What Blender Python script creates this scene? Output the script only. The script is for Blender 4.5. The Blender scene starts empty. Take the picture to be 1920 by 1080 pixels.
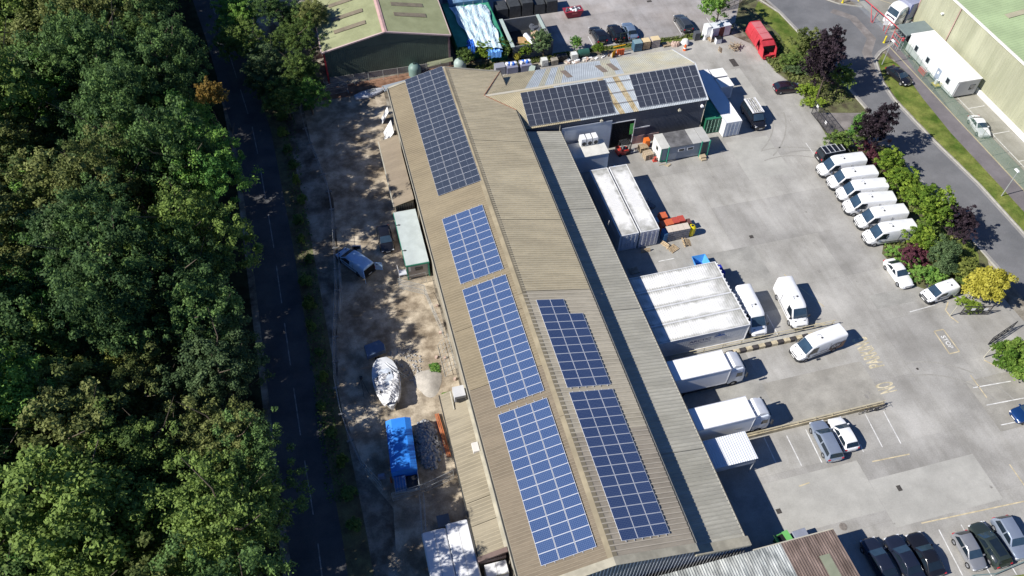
import bpy, math, random
import numpy as np
from mathutils import Matrix, Vector
SC=bpy.context.scene; COL=SC.collection
R=math.radians
# ---------------- camera ----------------
F=1505.;PI_=R(51.25);RO=R(1.26);YAW=R(-15.71);CH=75.
_c,_s=math.cos(YAW),math.sin(YAW)
def _ab(v): return np.array([v[0]*_c-v[1]*_s, v[0]*_s+v[1]*_c, v[2]])
_cp,_sp,_cr,_sr=math.cos(PI_),math.sin(PI_),math.cos(RO),math.sin(RO)
_ri=np.array([1,0,0.]);_fw=np.array([0,_cp,-_sp]);_up=np.array([0,_sp,_cp])
AXR,AXU,AXF=_ab(_cr*_ri+_sr*_up),_ab(-_sr*_ri+_cr*_up),_ab(_fw)
cam=bpy.data.objects.new('camera',bpy.data.cameras.new('camera'));COL.objects.link(cam)
cam.matrix_world=Matrix(((AXR[0],AXU[0],-AXF[0],0),(AXR[1],AXU[1],-AXF[1],0),(AXR[2],AXU[2],-AXF[2],CH),(0,0,0,1)))
cam.data.sensor_width=36;cam.data.lens=36*F/1920;cam.data.clip_end=2000;cam.data.clip_start=.5
SC.camera=cam
def P(x,y,z=0.):
    "world point at height z seen at photo pixel x,y (used to survey positions)"
    d=AXF*F+AXR*(x-960)-AXU*(y-540);t=(z-CH)/d[2];return (float(d[0]*t),float(d[1]*t),float(z))
# ---------------- world, sun, exposure ----------------
SUN_EL=R(39.3);SUN_DIR=(-math.cos(SUN_EL)*math.cos(R(4)),-math.cos(SUN_EL)*math.sin(R(4)),math.sin(SUN_EL))
w=bpy.data.worlds.new('World');SC.world=w;w.use_nodes=True
nt=w.node_tree;bg=nt.nodes['Background'];sky=nt.nodes.new('ShaderNodeTexSky');sky.sky_type='NISHITA';sky.sun_disc=False
sky.sun_elevation=SUN_EL;sky.sun_rotation=math.atan2(SUN_DIR[0],SUN_DIR[1]);sky.air_density=1.0;sky.dust_density=0;sky.ozone_density=5
tn=nt.nodes.new('ShaderNodeMixRGB');tn.blend_type='MULTIPLY';tn.inputs[0].default_value=1;tn.inputs[2].default_value=(.72,.95,1.32,1)
nt.links.new(sky.outputs[0],tn.inputs[1]);nt.links.new(tn.outputs[0],bg.inputs[0]);bg.inputs[1].default_value=.045
sl=bpy.data.lights.new('sun','SUN');sl.energy=4.6;sl.angle=R(.5);sl.color=(1,.95,.875)
so=bpy.data.objects.new('sun',sl);COL.objects.link(so);so.rotation_euler=Vector(SUN_DIR).to_track_quat('Z','Y').to_euler()
so.location=(0,60,120)
SC.view_settings.view_transform='Standard';SC.view_settings.look='None';SC.view_settings.exposure=.62;SC.view_settings.gamma=1
# ---------------- materials ----------------
MATS={}
def lin(c): return tuple((v/12.92 if v<=.04045 else ((v+.055)/1.055)**2.4) for v in c)
def hx(h): return lin(tuple(int(h[i:i+2],16)/255 for i in (0,2,4)))
def M(name,col=None,rough=.65,metal=0.,var=.18,scale=.6,col2=None,stain=0.,stscale=.15,fine=.0,spec=.4,bump=0.,stretch=None):
    if name in MATS: return MATS[name]
    m=bpy.data.materials.new(name);m.use_nodes=True;n=m.node_tree.nodes;l=m.node_tree.links
    b=n['Principled BSDF'];b.inputs['Roughness'].default_value=rough;b.inputs['Metallic'].default_value=metal
    b.inputs['Specular IOR Level'].default_value=spec
    tc=n.new('ShaderNodeTexCoord');src=tc.outputs['Object']
    if stretch:
        mp=n.new('ShaderNodeMapping');mp.inputs['Scale'].default_value=stretch;l.new(src,mp.inputs[0]);src=mp.outputs[0]
    c1=tuple(v*(1-var) for v in col);c2=tuple(min(1,v*(1+var)) for v in (col2 or col))
    def noise(s,d=4,r=.6):
        t=n.new('ShaderNodeTexNoise');t.inputs['Scale'].default_value=s;t.inputs['Detail'].default_value=d;t.inputs['Roughness'].default_value=r;l.new(src,t.inputs['Vector']);return t
    t=noise(scale,5,.62);cr=n.new('ShaderNodeValToRGB');cr.color_ramp.elements[0].position=.34;cr.color_ramp.elements[1].position=.66
    cr.color_ramp.elements[0].color=(*c1,1);cr.color_ramp.elements[1].color=(*c2,1);l.new(t.outputs[0],cr.inputs[0]);out=cr.outputs[0]
    def mul(out,s,amt,lo=.42,hi=.6):
        t2=noise(s,6,.65);r2=n.new('ShaderNodeValToRGB');r2.color_ramp.elements[0].position=lo;r2.color_ramp.elements[1].position=hi
        r2.color_ramp.elements[0].color=(1-amt,)*3+(1,);r2.color_ramp.elements[1].color=(1,1,1,1);l.new(t2.outputs[0],r2.inputs[0])
        mx=n.new('ShaderNodeMixRGB');mx.blend_type='MULTIPLY';mx.inputs[0].default_value=1;l.new(out,mx.inputs[1]);l.new(r2.outputs[0],mx.inputs[2]);return mx.outputs[0]
    if stain: out=mul(out,stscale,stain)
    if fine: out=mul(out,7.,fine,.3,.7)
    l.new(out,b.inputs['Base Color'])
    if bump:
        t3=noise(9,4,.6);bp=n.new('ShaderNodeBump');bp.inputs['Strength'].default_value=bump;bp.inputs['Distance'].default_value=.05;l.new(t3.outputs[0],bp.inputs['Height']);l.new(bp.outputs[0],b.inputs['Normal'])
    MATS[name]=m;return m
def gloss(name,col,rough=.25,metal=0.,coat=.6):
    m=M(name,col,rough,metal,var=.04,scale=2,stain=.07,stscale=.8);m.node_tree.nodes['Principled BSDF'].inputs['Coat Weight'].default_value=coat;return m
def glass(name,col=(.012,.02,.03),rough=.06):
    m=M(name,col,rough,0,var=.15,scale=1.2,spec=.8);return m
def slabs(name,col,size=(6,4.5),dark=.7,var=.1,jdark=.84,stain=.3,tint=None,off=.0,patch=.12):
    "cast concrete in bays: every bay a little different, thin joints, stains"
    if name in MATS:return MATS[name]
    m=M(name,col,.85,var=var,scale=.22,col2=tint,stain=stain,stscale=.09,fine=.22,spec=.25,bump=.05)
    n=m.node_tree.nodes;l=m.node_tree.links;b=n['Principled BSDF'];src=b.inputs['Base Color'].links[0].from_socket
    tc=n.new('ShaderNodeTexCoord');br=n.new('ShaderNodeTexBrick');mp=n.new('ShaderNodeMapping');mp.inputs['Location'].default_value=(off,1.2,0)
    l.new(tc.outputs['Object'],mp.inputs[0]);l.new(mp.outputs[0],br.inputs['Vector'])
    br.offset=0;br.inputs['Scale'].default_value=1;br.inputs['Brick Width'].default_value=size[0];br.inputs['Row Height'].default_value=size[1]
    br.inputs['Mortar Size'].default_value=.03;br.inputs['Mortar Smooth'].default_value=.6
    br.inputs['Color1'].default_value=(1-patch,1-patch,1-patch*.9,1);br.inputs['Color2'].default_value=(1.05,1.05,1.05,1);br.inputs['Mortar'].default_value=(jdark,jdark,jdark,1)
    mx=n.new('ShaderNodeMixRGB');mx.blend_type='MULTIPLY';mx.inputs[0].default_value=1;l.new(src,mx.inputs[1]);l.new(br.outputs[0],mx.inputs[2])
    # tyre and water streaks
    t=n.new('ShaderNodeTexNoise');mp2=n.new('ShaderNodeMapping');mp2.inputs['Scale'].default_value=(.5,.06,1);mp2.inputs['Rotation'].default_value=(0,0,.35)
    l.new(tc.outputs['Object'],mp2.inputs[0]);l.new(mp2.outputs[0],t.inputs['Vector']);t.inputs['Scale'].default_value=1.3;t.inputs['Detail'].default_value=6;t.inputs['Roughness'].default_value=.7
    rp=n.new('ShaderNodeValToRGB');rp.color_ramp.elements[0].position=.33;rp.color_ramp.elements[0].color=(.74,.73,.7,1);rp.color_ramp.elements[1].position=.56;rp.color_ramp.elements[1].color=(1.04,1.04,1.04,1);l.new(t.outputs[0],rp.inputs[0])
    m2=n.new('ShaderNodeMixRGB');m2.blend_type='MULTIPLY';m2.inputs[0].default_value=.5;l.new(mx.outputs[0],m2.inputs[1]);l.new(rp.outputs[0],m2.inputs[2])
    l.new(m2.outputs[0],b.inputs['Base Color']);return m
def grimy(name,col,amt=.45):
    "white sheet metal with soft grime gathering along its edges"
    m=M(name,col,.6,var=.03,scale=.6,stain=.12,stscale=.5,fine=.05);n=m.node_tree.nodes;l=m.node_tree.links;b=n['Principled BSDF'];src=b.inputs['Base Color'].links[0].from_socket
    tc=n.new('ShaderNodeTexCoord');sp=n.new('ShaderNodeSeparateXYZ');l.new(tc.outputs['Generated'],sp.inputs[0]);no=n.new('ShaderNodeTexNoise');no.inputs['Scale'].default_value=1.1;no.inputs['Detail'].default_value=5;no.inputs['Roughness'].default_value=.6;l.new(tc.outputs['Object'],no.inputs[0])
    def math_(op,a,bb=None,c=None):
        x=n.new('ShaderNodeMath');x.operation=op
        for k,v in enumerate((a,bb,c)):
            if v is None: continue
            if isinstance(v,(int,float)): x.inputs[k].default_value=v
            else: l.new(v,x.inputs[k])
        return x.outputs[0]
    def e(o): return math_('SUBTRACT',.5,math_('ABSOLUTE',math_('SUBTRACT',o,.5)))
    d=math_('MINIMUM',math_('MULTIPLY',e(sp.outputs[0]),1.),math_('MULTIPLY',e(sp.outputs[1]),1.));d=math_('ADD',d,math_('MULTIPLY',math_('SUBTRACT',no.outputs[0],.5),.42))
    r=n.new('ShaderNodeValToRGB');r.color_ramp.elements[0].position=.0;r.color_ramp.elements[0].color=(1-amt,1-amt,1-amt*1.05,1);r.color_ramp.elements[1].position=.20;r.color_ramp.elements[1].color=(1,1,1,1);l.new(d,r.inputs[0])
    mx=n.new('ShaderNodeMixRGB');mx.blend_type='MULTIPLY';mx.inputs[0].default_value=1;l.new(src,mx.inputs[1]);l.new(r.outputs[0],mx.inputs[2]);l.new(mx.outputs[0],b.inputs['Base Color']);return m
def foliage(name,c1,c2,dead=None):
    if name in MATS:return MATS[name]
    m=bpy.data.materials.new(name);m.use_nodes=True;n=m.node_tree.nodes;l=m.node_tree.links;n.clear()
    o=n.new('ShaderNodeOutputMaterial');d=n.new('ShaderNodeBsdfPrincipled');tr=n.new('ShaderNodeBsdfTranslucent');mx=n.new('ShaderNodeMixShader')
    d.inputs['Roughness'].default_value=.7;d.inputs['Specular IOR Level'].default_value=.18
    at=n.new('ShaderNodeAttribute');at.attribute_name='tone';oi=n.new('ShaderNodeObjectInfo')
    mp=n.new('ShaderNodeMapRange');l.new(oi.outputs['Random'],mp.inputs[0]);mp.inputs[3].default_value=-.3;mp.inputs[4].default_value=.3
    ad=n.new('ShaderNodeMath');ad.operation='ADD';ad.use_clamp=True;l.new(at.outputs['Fac'],ad.inputs[0]);l.new(mp.outputs[0],ad.inputs[1])
    cr=n.new('ShaderNodeValToRGB');cr.color_ramp.elements[0].color=(*c1,1);cr.color_ramp.elements[1].color=(*c2,1);cr.color_ramp.elements[0].position=.15;cr.color_ramp.elements[1].position=.85
    l.new(ad.outputs[0],cr.inputs[0]);l.new(cr.outputs[0],d.inputs[0]);l.new(cr.outputs[0],tr.inputs[0]);mx.inputs[0].default_value=.34
    l.new(d.outputs[0],mx.inputs[1]);l.new(tr.outputs[0],mx.inputs[2]);l.new(mx.outputs[0],o.inputs[0]);MATS[name]=m;return m
def netting(name,col,alpha):
    if name in MATS:return MATS[name]
    m=bpy.data.materials.new(name);m.use_nodes=True;n=m.node_tree.nodes;l=m.node_tree.links
    b=n['Principled BSDF'];b.inputs['Base Color'].default_value=(*col,1);b.inputs['Roughness'].default_value=.6;tc=n.new('ShaderNodeTexCoord');t=n.new('ShaderNodeTexNoise');t.inputs['Scale'].default_value=1.5
    l.new(tc.outputs['Object'],t.inputs[0]);mr=n.new('ShaderNodeMapRange');mr.inputs[3].default_value=alpha*.7;mr.inputs[4].default_value=alpha*1.3;l.new(t.outputs[0],mr.inputs[0]);l.new(mr.outputs[0],b.inputs['Alpha']);MATS[name]=m;return m
def cells(name,c1,c2,line,nx,ny,lw):
    "solar glass: grid of cells read from the panel's own UVs"
    if name in MATS:return MATS[name]
    m=bpy.data.materials.new(name);m.use_nodes=True;n=m.node_tree.nodes;l=m.node_tree.links
    b=n['Principled BSDF'];b.inputs['Roughness'].default_value=.22;b.inputs['Specular IOR Level'].default_value=.3
    uv=n.new('ShaderNodeUVMap');sp=n.new('ShaderNodeSeparateXYZ');l.new(uv.outputs[0],sp.inputs[0])
    def edge(o,k):
        a=n.new('ShaderNodeMath');a.operation='MULTIPLY';a.inputs[1].default_value=k;l.new(o,a.inputs[0])
        f=n.new('ShaderNodeMath');f.operation='FRACT';l.new(a.outputs[0],f.inputs[0])
        s=n.new('ShaderNodeMath');s.operation='SUBTRACT';s.inputs[1].default_value=.5;l.new(f.outputs[0],s.inputs[0])
        ab=n.new('ShaderNodeMath');ab.operation='ABSOLUTE';l.new(s.outputs[0],ab.inputs[0])
        g=n.new('ShaderNodeMath');g.operation='GREATER_THAN';g.inputs[1].default_value=.5-lw;l.new(ab.outputs[0],g.inputs[0]);return g.outputs[0]
    mxx=n.new('ShaderNodeMath');mxx.operation='MAXIMUM';l.new(edge(sp.outputs[0],nx),mxx.inputs[0]);l.new(edge(sp.outputs[1],ny),mxx.inputs[1])
    tc=n.new('ShaderNodeTexCoord');no=n.new('ShaderNodeTexNoise');no.inputs['Scale'].default_value=3.;no.inputs['Detail'].default_value=3;l.new(tc.outputs['Object'],no.inputs[0])
    oi=n.new('ShaderNodeObjectInfo');am=n.new('ShaderNodeMath');am.operation='MULTIPLY_ADD';am.inputs[1].default_value=.5;l.new(oi.outputs['Random'],am.inputs[0]);am2=n.new('ShaderNodeMath');am2.operation='MULTIPLY';am2.inputs[1].default_value=.5;l.new(no.outputs[0],am2.inputs[0]);l.new(am2.outputs[0],am.inputs[2])
    cr=n.new('ShaderNodeMixRGB');cr.inputs[1].default_value=(*c1,1);cr.inputs[2].default_value=(*c2,1);l.new(am.outputs[0],cr.inputs[0])
    m3=n.new('ShaderNodeMixRGB');l.new(mxx.outputs[0],m3.inputs[0]);l.new(cr.outputs[0],m3.inputs[1]);m3.inputs[2].default_value=(*line,1);l.new(m3.outputs[0],b.inputs['Base Color']);MATS[name]=m;return m
# ---------------- mesh building ----------------
class MB:
    def __init__(s): s.v=[];s.f=[];s.m=[];s.uv={}
    def add(s,vs,fs,mi=0):
        o=len(s.v);s.v+= [tuple(map(float,p)) for p in vs];s.f+=[tuple(i+o for i in f) for f in fs];s.m+=[mi]*len(fs);return s
    def box(s,x0,x1,y0,y1,z0,z1,mi=0,rot=0,bev=0):
        vs=[(x,y,z) for z in (z0,z1) for x,y in ((x0,y0),(x1,y0),(x1,y1),(x0,y1))]
        if bev: vs=[(x,y,z) if z==z0 else (x+(bev if x==x0 else -bev),y+(bev if y==y0 else -bev),z) for x,y,z in vs]
        if rot:
            cx,cy=(x0+x1)/2,(y0+y1)/2;c,q=math.cos(rot),math.sin(rot);vs=[(cx+(x-cx)*c-(y-cy)*q,cy+(x-cx)*q+(y-cy)*c,z) for x,y,z in vs]
        return s.add(vs,[(0,3,2,1),(4,5,6,7),(0,1,5,4),(1,2,6,5),(2,3,7,6),(3,0,4,7)],mi)
    def quad(s,a,b,c,d,mi=0): return s.add([a,b,c,d],[(0,1,2,3)],mi)
    def slab(s,a,b,c,d,t,mi=0):
        "plate of thickness t under the quad a b c d"
        n=(Vector(b)-Vector(a)).cross(Vector(d)-Vector(a)).normalized()*t
        lo=[tuple(Vector(p)-n) for p in (a,b,c,d)]
        return s.add([a,b,c,d]+lo,[(0,1,2,3),(7,6,5,4),(0,4,5,1),(1,5,6,2),(2,6,7,3),(3,7,4,0)],mi)
    def prism(s,pts,z0,z1,mi=0):
        n=len(pts);return s.add([(p[0],p[1],z0) for p in pts]+[(p[0],p[1],z1) for p in pts],[tuple(range(n-1,-1,-1)),tuple(range(n,2*n))]+[(i,(i+1)%n,(i+1)%n+n,i+n) for i in range(n)],mi)
    def tube(s,a,b,r,n=8,mi=0,r2=None):
        a,b=Vector(a),Vector(b);d=(b-a).normalized();u=d.orthogonal().normalized();w_=d.cross(u);r2=r if r2 is None else r2
        vs=[tuple(a+(u*math.cos(t)+w_*math.sin(t))*r) for t in [2*math.pi*i/n for i in range(n)]]+[tuple(b+(u*math.cos(t)+w_*math.sin(t))*r2) for t in [2*math.pi*i/n for i in range(n)]]
        return s.add(vs,[tuple(range(n-1,-1,-1)),tuple(range(n,2*n))]+[(i,(i+1)%n,(i+1)%n+n,i+n) for i in range(n)],mi)
    def path(s,pts,r,n=6,mi=0):
        for a,b in zip(pts[:-1],pts[1:]): s.tube(a,b,r,n,mi)
        return s
    def lathe(s,c,prof,n=16,mi=0,axis='z'):
        k=len(prof);vs=[]
        for i in range(n):
            t=2*math.pi*i/n
            for r,h in prof:
                p=(r*math.cos(t),r*math.sin(t),h)
                if axis=='y':p=(p[0],p[2],p[1])
                vs.append((p[0]+c[0],p[1]+c[1],p[2]+c[2]))
        return s.add(vs,[(i*k+j,((i+1)%n)*k+j,((i+1)%n)*k+j+1,i*k+j+1) for i in range(n) for j in range(k-1)],mi)
    def loft(s,rings,mi=0,caps=True,close=True):
        n=len(rings[0]);vs=[p for r in rings for p in r];fs=[]
        for i in range(len(rings)-1):
            for j in range(n if close else n-1):
                fs.append((i*n+j,i*n+(j+1)%n,(i+1)*n+(j+1)%n,(i+1)*n+j))
        if caps: fs+=[tuple(range(n-1,-1,-1)),tuple(range((len(rings)-1)*n,len(rings)*n))]
        return s.add(vs,fs,mi)
    def corr(s,A,B,C,D,pitch=.333,depth=.04,mi=None,top=None):
        "profiled sheet: A->B along the eave, A->D up the slope (ribs run that way); D->C opposite edge"
        A,B,C,D=map(Vector,(A,B,C,D));n=(B-A).cross(D-A).normalized();n=-n if n.z<-.01 else n;L=(B-A).length;k=max(1,int(round(L/pitch)));vs=[];fs=[];ms=[]
        prof=((0,0),(.62,0),(.72,1),(.9,1));prev=0
        for i in range(k+1):
            for t,h in prof:
                q=(i+t)/k
                if q>1.0001: continue
                lh=prev;prev=h;a=A.lerp(B,q)+n*h*depth;b=D.lerp(C,q)+n*h*depth;vs+=[tuple(a),tuple(b)]
                if len(vs)>2:
                    o=len(vs);fs.append((o-4,o-2,o-1,o-3));b_=mi(q*L) if callable(mi) else (mi or 0);ms.append(top[b_] if (top and h==1 and lh==1) else b_)
        o=len(s.v);s.v+=vs;s.f+=[tuple(j+o for j in f) for f in fs];s.m+=ms
        return s
    def build(s,name,mats,parent=None,smooth=False,world=True,uvs=None,kind=None,label=None,bevel=0):
        me=bpy.data.meshes.new(name);vs=s.v
        if parent is not None and world:
            top=parent
            if parent.name not in INV: top=parent.parent
            x,y,z,r=INV.get(top.name if top else '',(0,0,0,0));c,q=math.cos(-r),math.sin(-r)
            vs=[((a-x)*c-(b-y)*q,(a-x)*q+(b-y)*c,h-z) for a,b,h in vs]
        me.from_pydata(vs,[],s.f)
        for m in (mats if isinstance(mats,(list,tuple)) else [mats]): me.materials.append(m)
        if any(s.m): me.polygons.foreach_set('material_index',s.m)
        if uvs:
            ul=me.uv_layers.new(name='UVMap')
            for p in me.polygons:
                for k_,li in enumerate(p.loop_indices): ul.data[li].uv=((0,0),(1,0),(1,1),(0,1))[k_%4]
        me.update()
        if smooth: 
            me.polygons.foreach_set('use_smooth',[True]*len(me.polygons));me.update()
            try: me.set_sharp_from_angle(angle=R(38))
            except Exception: pass
        o=bpy.data.objects.new(name,me);COL.objects.link(o)
        if bevel:
            bm=o.modifiers.new('b','BEVEL');bm.width=bevel;bm.segments=2;bm.limit_method='ANGLE'
        if parent is not None:o.parent=parent
        if kind:o['kind']=kind
        if label:o['label']=label
        return o
INV={}
def thing(name,label,cat,loc=(0,0,0),rot=0,group=None):
    o=bpy.data.objects.new(name,None);COL.objects.link(o);o.empty_display_size=.3;o.location=loc;o.rotation_euler=(0,0,rot);o['label']=label;o['category']=cat
    if group:o['group']=group
    INV[o.name]=(loc[0],loc[1],loc[2] if len(loc)>2 else 0,rot);return o
def tag(o,label,cat,group=None,kind=None):
    o['label']=label;o['category']=cat
    if group:o['group']=group
    if kind:o['kind']=kind
    return o
def dup(root,loc,rot,label,group=None,name=None):
    r=root.copy();COL.objects.link(r);r.location=loc;r.rotation_euler=(0,0,rot);r['label']=label
    if group:r['group']=group
    def rec(a,b):
        for ch in a.children:
            c=ch.copy();COL.objects.link(c);c.parent=b;rec(ch,c)
    rec(root,r);INV[r.name]=(loc[0],loc[1],loc[2],rot);return r
def text_mb(txt,x0,x1,y0,y1,z,rot,thick=.0):
    "flat lettering fitted into a box; rot is the reading direction in degrees"
    cu=bpy.data.curves.new('t','FONT');cu.body=txt;cu.offset=.022;cu.align_x='LEFT';o=bpy.data.objects.new('t',cu);COL.objects.link(o)
    bpy.context.view_layer.update();me=bpy.data.meshes.new_from_object(o.evaluated_get(bpy.context.evaluated_depsgraph_get()))
    v=np.array([p.co[:] for p in me.vertices]);fs=[tuple(p.vertices) for p in me.polygons];bpy.data.objects.remove(o);bpy.data.meshes.remove(me)
    v=v[:,:2];v=(v-v.min(0))/(v.max(0)-v.min(0))-.5
    c,q=round(math.cos(R(rot))),round(math.sin(R(rot)));W_,H_=(x1-x0,y1-y0)
    xs=v[:,0]*c-v[:,1]*q;ys=v[:,0]*q+v[:,1]*c
    m=MB();m.add([(x0+(a+.5)*W_,y0+(b+.5)*H_,z) for a,b in zip(xs,ys)],fs);return m
# ---------------- colours ----------------
conc=slabs('yard_concrete',(.405,.393,.36),size=(11.4,7.3),tint=(.47,.458,.425),off=.6,stain=.2)
concN=slabs('neighbour_concrete',(.42,.385,.36),size=(9,8),tint=(.45,.43,.42),off=2)
concE=slabs('east_concrete',(.36,.35,.29),size=(6,8),tint=(.42,.41,.36),stain=.2)
m_dirt=M('dirt',(.23,.19,.145),.95,var=.3,scale=.25,col2=(.36,.335,.28),stain=.35,stscale=.5,fine=.3,bump=.4,spec=.1)
m_grav=M('gravel',(.37,.295,.21),.95,var=.16,scale=.3,col2=(.57,.50,.39),stain=.3,stscale=.6,fine=.3,bump=.5,spec=.1)
m_redsoil=M('red_soil',(.22,.12,.08),.95,var=.3,scale=.8,col2=(.30,.18,.12),fine=.3,bump=.4,spec=.1)
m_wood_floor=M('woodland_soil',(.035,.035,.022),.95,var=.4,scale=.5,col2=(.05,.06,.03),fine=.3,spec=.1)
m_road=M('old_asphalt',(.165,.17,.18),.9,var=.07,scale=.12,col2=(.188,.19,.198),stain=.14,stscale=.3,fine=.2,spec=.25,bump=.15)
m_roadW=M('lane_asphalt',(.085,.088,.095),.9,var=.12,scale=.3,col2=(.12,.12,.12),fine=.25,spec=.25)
m_path=M('path_asphalt',(.19,.175,.185),.92,var=.1,scale=.5,stain=.15,fine=.15,spec=.2)
m_worn=M('worn_asphalt',(.25,.23,.22),.92,var=.12,scale=.4,stain=.25,stscale=.4,fine=.2,spec=.2)
m_grass=M('verge_grass',(.11,.19,.03),.95,var=.2,scale=.35,col2=(.24,.26,.07),stain=.25,stscale=.9,fine=.4,spec=.1,bump=.6)
m_kerb=M('kerb_stone',(.42,.41,.37),.85,var=.15,scale=1.5,fine=.2)
m_ypaint=M('yellow_paint',(.60,.51,.33),.8,var=.12,scale=1.5,stain=.3,stscale=1.2)
m_wpaint=M('white_paint',(.72,.72,.70),.8,var=.06,scale=1.5,stain=.3,stscale=1.4)
def sheet(name,pts,z,m,kind='structure',tri=False):
    mb=MB();mb.add([(p[0],p[1],z) for p in pts],[tuple(range(len(pts)))]);o=mb.build(name,m);o['kind']=kind;return o
sheet('ground',[(-900,-300),(900,-300),(900,1500),(-900,1500)],0,m_dirt)
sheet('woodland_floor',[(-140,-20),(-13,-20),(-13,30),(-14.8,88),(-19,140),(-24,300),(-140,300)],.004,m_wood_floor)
# the lane by the wood
lane=[(-9.2,-10),(-9.5,31.7),(-10.1,46),(-10.4,58),(-10.8,73),(-11.8,93.7),(-15,118),(-20,150),(-30,230)]
def strip(pts,w0,w1):
    L=[];Rr=[]
    for i,p in enumerate(pts):
        a=Vector(pts[max(0,i-1)]);b=Vector(pts[min(len(pts)-1,i+1)]);d=(b-a).normalized();n=Vector((d.y,-d.x));L.append(tuple(Vector(p)+n*w0));Rr.append(tuple(Vector(p)+n*w1))
    return L,Rr
def ribbon(name,pts,w0,w1,z,m,z0=None):
    L,Rr=strip(pts,w0,w1);mb=MB()
    for i in range(len(pts)-1):
        if z0 is None: mb.add([(*L[i],z),(*Rr[i],z),(*Rr[i+1],z),(*L[i+1],z)],[(0,1,2,3)])
        else:
            vs=[(*q,h) for h in (z0,z) for q in (L[i],Rr[i],Rr[i+1],L[i+1])];mb.add(vs,[(4,5,6,7),(0,1,5,4),(2,3,7,6),(0,4,7,3),(1,2,6,5)])
    o=mb.build(name,m);o['kind']='structure';return o
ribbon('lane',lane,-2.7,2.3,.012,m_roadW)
ribbon('lane_verge',lane,2.3,4.6,.006,M('dry_verge',(.13,.11,.07),.95,var=.3,scale=.7,col2=(.16,.16,.08),fine=.35,bump=.4))
mb=MB();L,Rr=strip(lane,-.06,.06)
for k in range(24):   # dashed centre line
    y0=8.3+k*9;
    def cx(y):
        for (a,b) in zip(lane[:-1],lane[1:]):
            if a[1]<=y<=b[1]: return a[0]+(b[0]-a[0])*(y-a[1])/(b[1]-a[1])
        return lane[-1][0]
    if y0>150:break
    mb.add([(cx(y0)-.06,y0,.017),(cx(y0)+.06,y0,.017),(cx(y0+6)+.06,y0+6,.017),(cx(y0+6)-.06,y0+6,.017)],[(0,1,2,3)])
o=mb.build('lane_centre_line',M('worn_shaded_paint',(.33,.33,.33),.85,var=.2,scale=1.2,stain=.4,stscale=1.5));o['kind']='structure'  # faded paint, darkened further in colour for the shade over the lane
sheet('gravel_yard',[(-3.6,20),(7.3,20),(7.3,99),(-4.6,99),(-4.3,90),(-2.6,78),(-3.4,64),(-5.0,55),(-5.6,47),(-4,38),(-2,34)],.006,m_grav)
sheet('red_soil_strip',[(-3.5,98.8),(8,98.8),(14,100.6),(22,100.8),(22,103),(-3.5,101.5)],.010,m_redsoil)
sheet('yard',[(22.9,-30),(150,-30),(150,34),(75.6,34),(73.3,36),(73.0,44),(69.5,44.5),(68,46),(63.5,46.6),(62.6,52),(66.4,57),(66.6,71),(67.2,77.5),(69,80),(66.6,89),(66,97),(63.6,100.4),(24,99.4),(22.9,93)],.008,conc)
sheet('neighbour_yard',[(28,101.6),(62,101),(66,103),(69,108),(71,112),(74,118),(74,240),(10,240),(18,116),(28,113)],.009,concN)
sheet('soil_bed',[(20,100.2),(64,100.2),(66,103.1),(62,101.2),(28,101.8),(20,103)],.012,M('bed_soil',(.16,.13,.09),.95,var=.3,scale=1,fine=.3,col2=(.2,.18,.1)))
sheet('grass_strip',[(34.5,101.0),(61,100.3),(62,101),(34.5,102.0)],.016,m_grass)
# the estate road, verges, footpath, kerbs
roadpts=[(78.9,-60),(78.9,30),(78.9,52),(78.2,70),(78.5,82)]
sheet('estate_road',[(75.1,-60),(82.6,-60),(82.3,45),(82.1,60),(81.2,70),(80.8,79),(81.3,83),(83.3,88.5),(86.5,91),(90,93.5),(89.2,101.8),(85,104.3),(83.5,106),(82.7,112),(81,130),(78,240),(68,240),(72,130),(73.6,112),(74.6,104),(75.1,97),(75.6,78),(74.4,68),(75,58),(75.2,46),(75.6,38)],.012,m_road)
sheet('west_verge',[(66.5,44),(73,44),(75.0,48),(74.8,58),(74.2,68),(75.3,77),(74.9,95),(74.3,104),(71.5,110),(69,108),(66,103),(66.4,97),(66.8,89),(69,80),(67.2,77.5),(66.6,71),(66.4,57),(62.6,52),(63.5,46.6)],.012,M('bed_mulch',(.10,.085,.05),.95,var=.3,scale=.8,fine=.35,col2=(.13,.14,.06)))
sheet('west_verge_grass',[(72.6,46),(74.4,49),(74.5,58),(73.9,67.5),(72,66),(71.3,56)],.020,m_grass)
sheet('compactor_verge_grass',[(69.9,91.5),(74.5,91.5),(74.8,95),(74.2,104),(72.6,108),(70.6,105.5),(71.6,98)],.020,m_grass)
sheet('east_verge_grass',[(82.7,-60),(82.5,45),(82.3,60),(81.5,70),(81.1,79),(81.6,83),(83.3,87.8),(85.3,89.6),(86.0,86),(85.0,78),(84.5,70),(84.6,58),(84.7,45),(84.7,-60)],.10,m_grass)
sheet('north_verge_grass',[(83.2,130),(83.4,112),(83.9,107.3),(86.4,105.4),(87,108),(86.6,130)],.10,m_grass)
sheet('footpath',[(84.7,-60),(84.7,58),(84.5,70),(85.0,78),(86.0,86),(86.1,90.2),(88.9,92),(88.6,84),(87.4,74),(87.15,60),(87.2,-60)],.104,m_path)
sheet('north_footpath',[(86.6,130),(87,108),(86.6,105.3),(88.9,103.4),(90.3,110),(90,130)],.104,m_path)
sheet('east_yard',[(87.2,-60),(160,-60),(160,240),(90,240),(90.3,110),(89.2,101.8),(90,93.5),(88.6,84),(87.4,74),(87.15,60)],.016,concE)
sheet('gate_apron',[(67.2,71.5),(74.6,69.5),(75.4,77),(67.4,79)],.024,m_worn)
kb=[(82.6,-60),(82.3,45),(82.1,60),(81.2,70),(80.8,79),(81.3,83),(83.3,88.5),(85.2,90),(88.5,91.6)]
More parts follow.
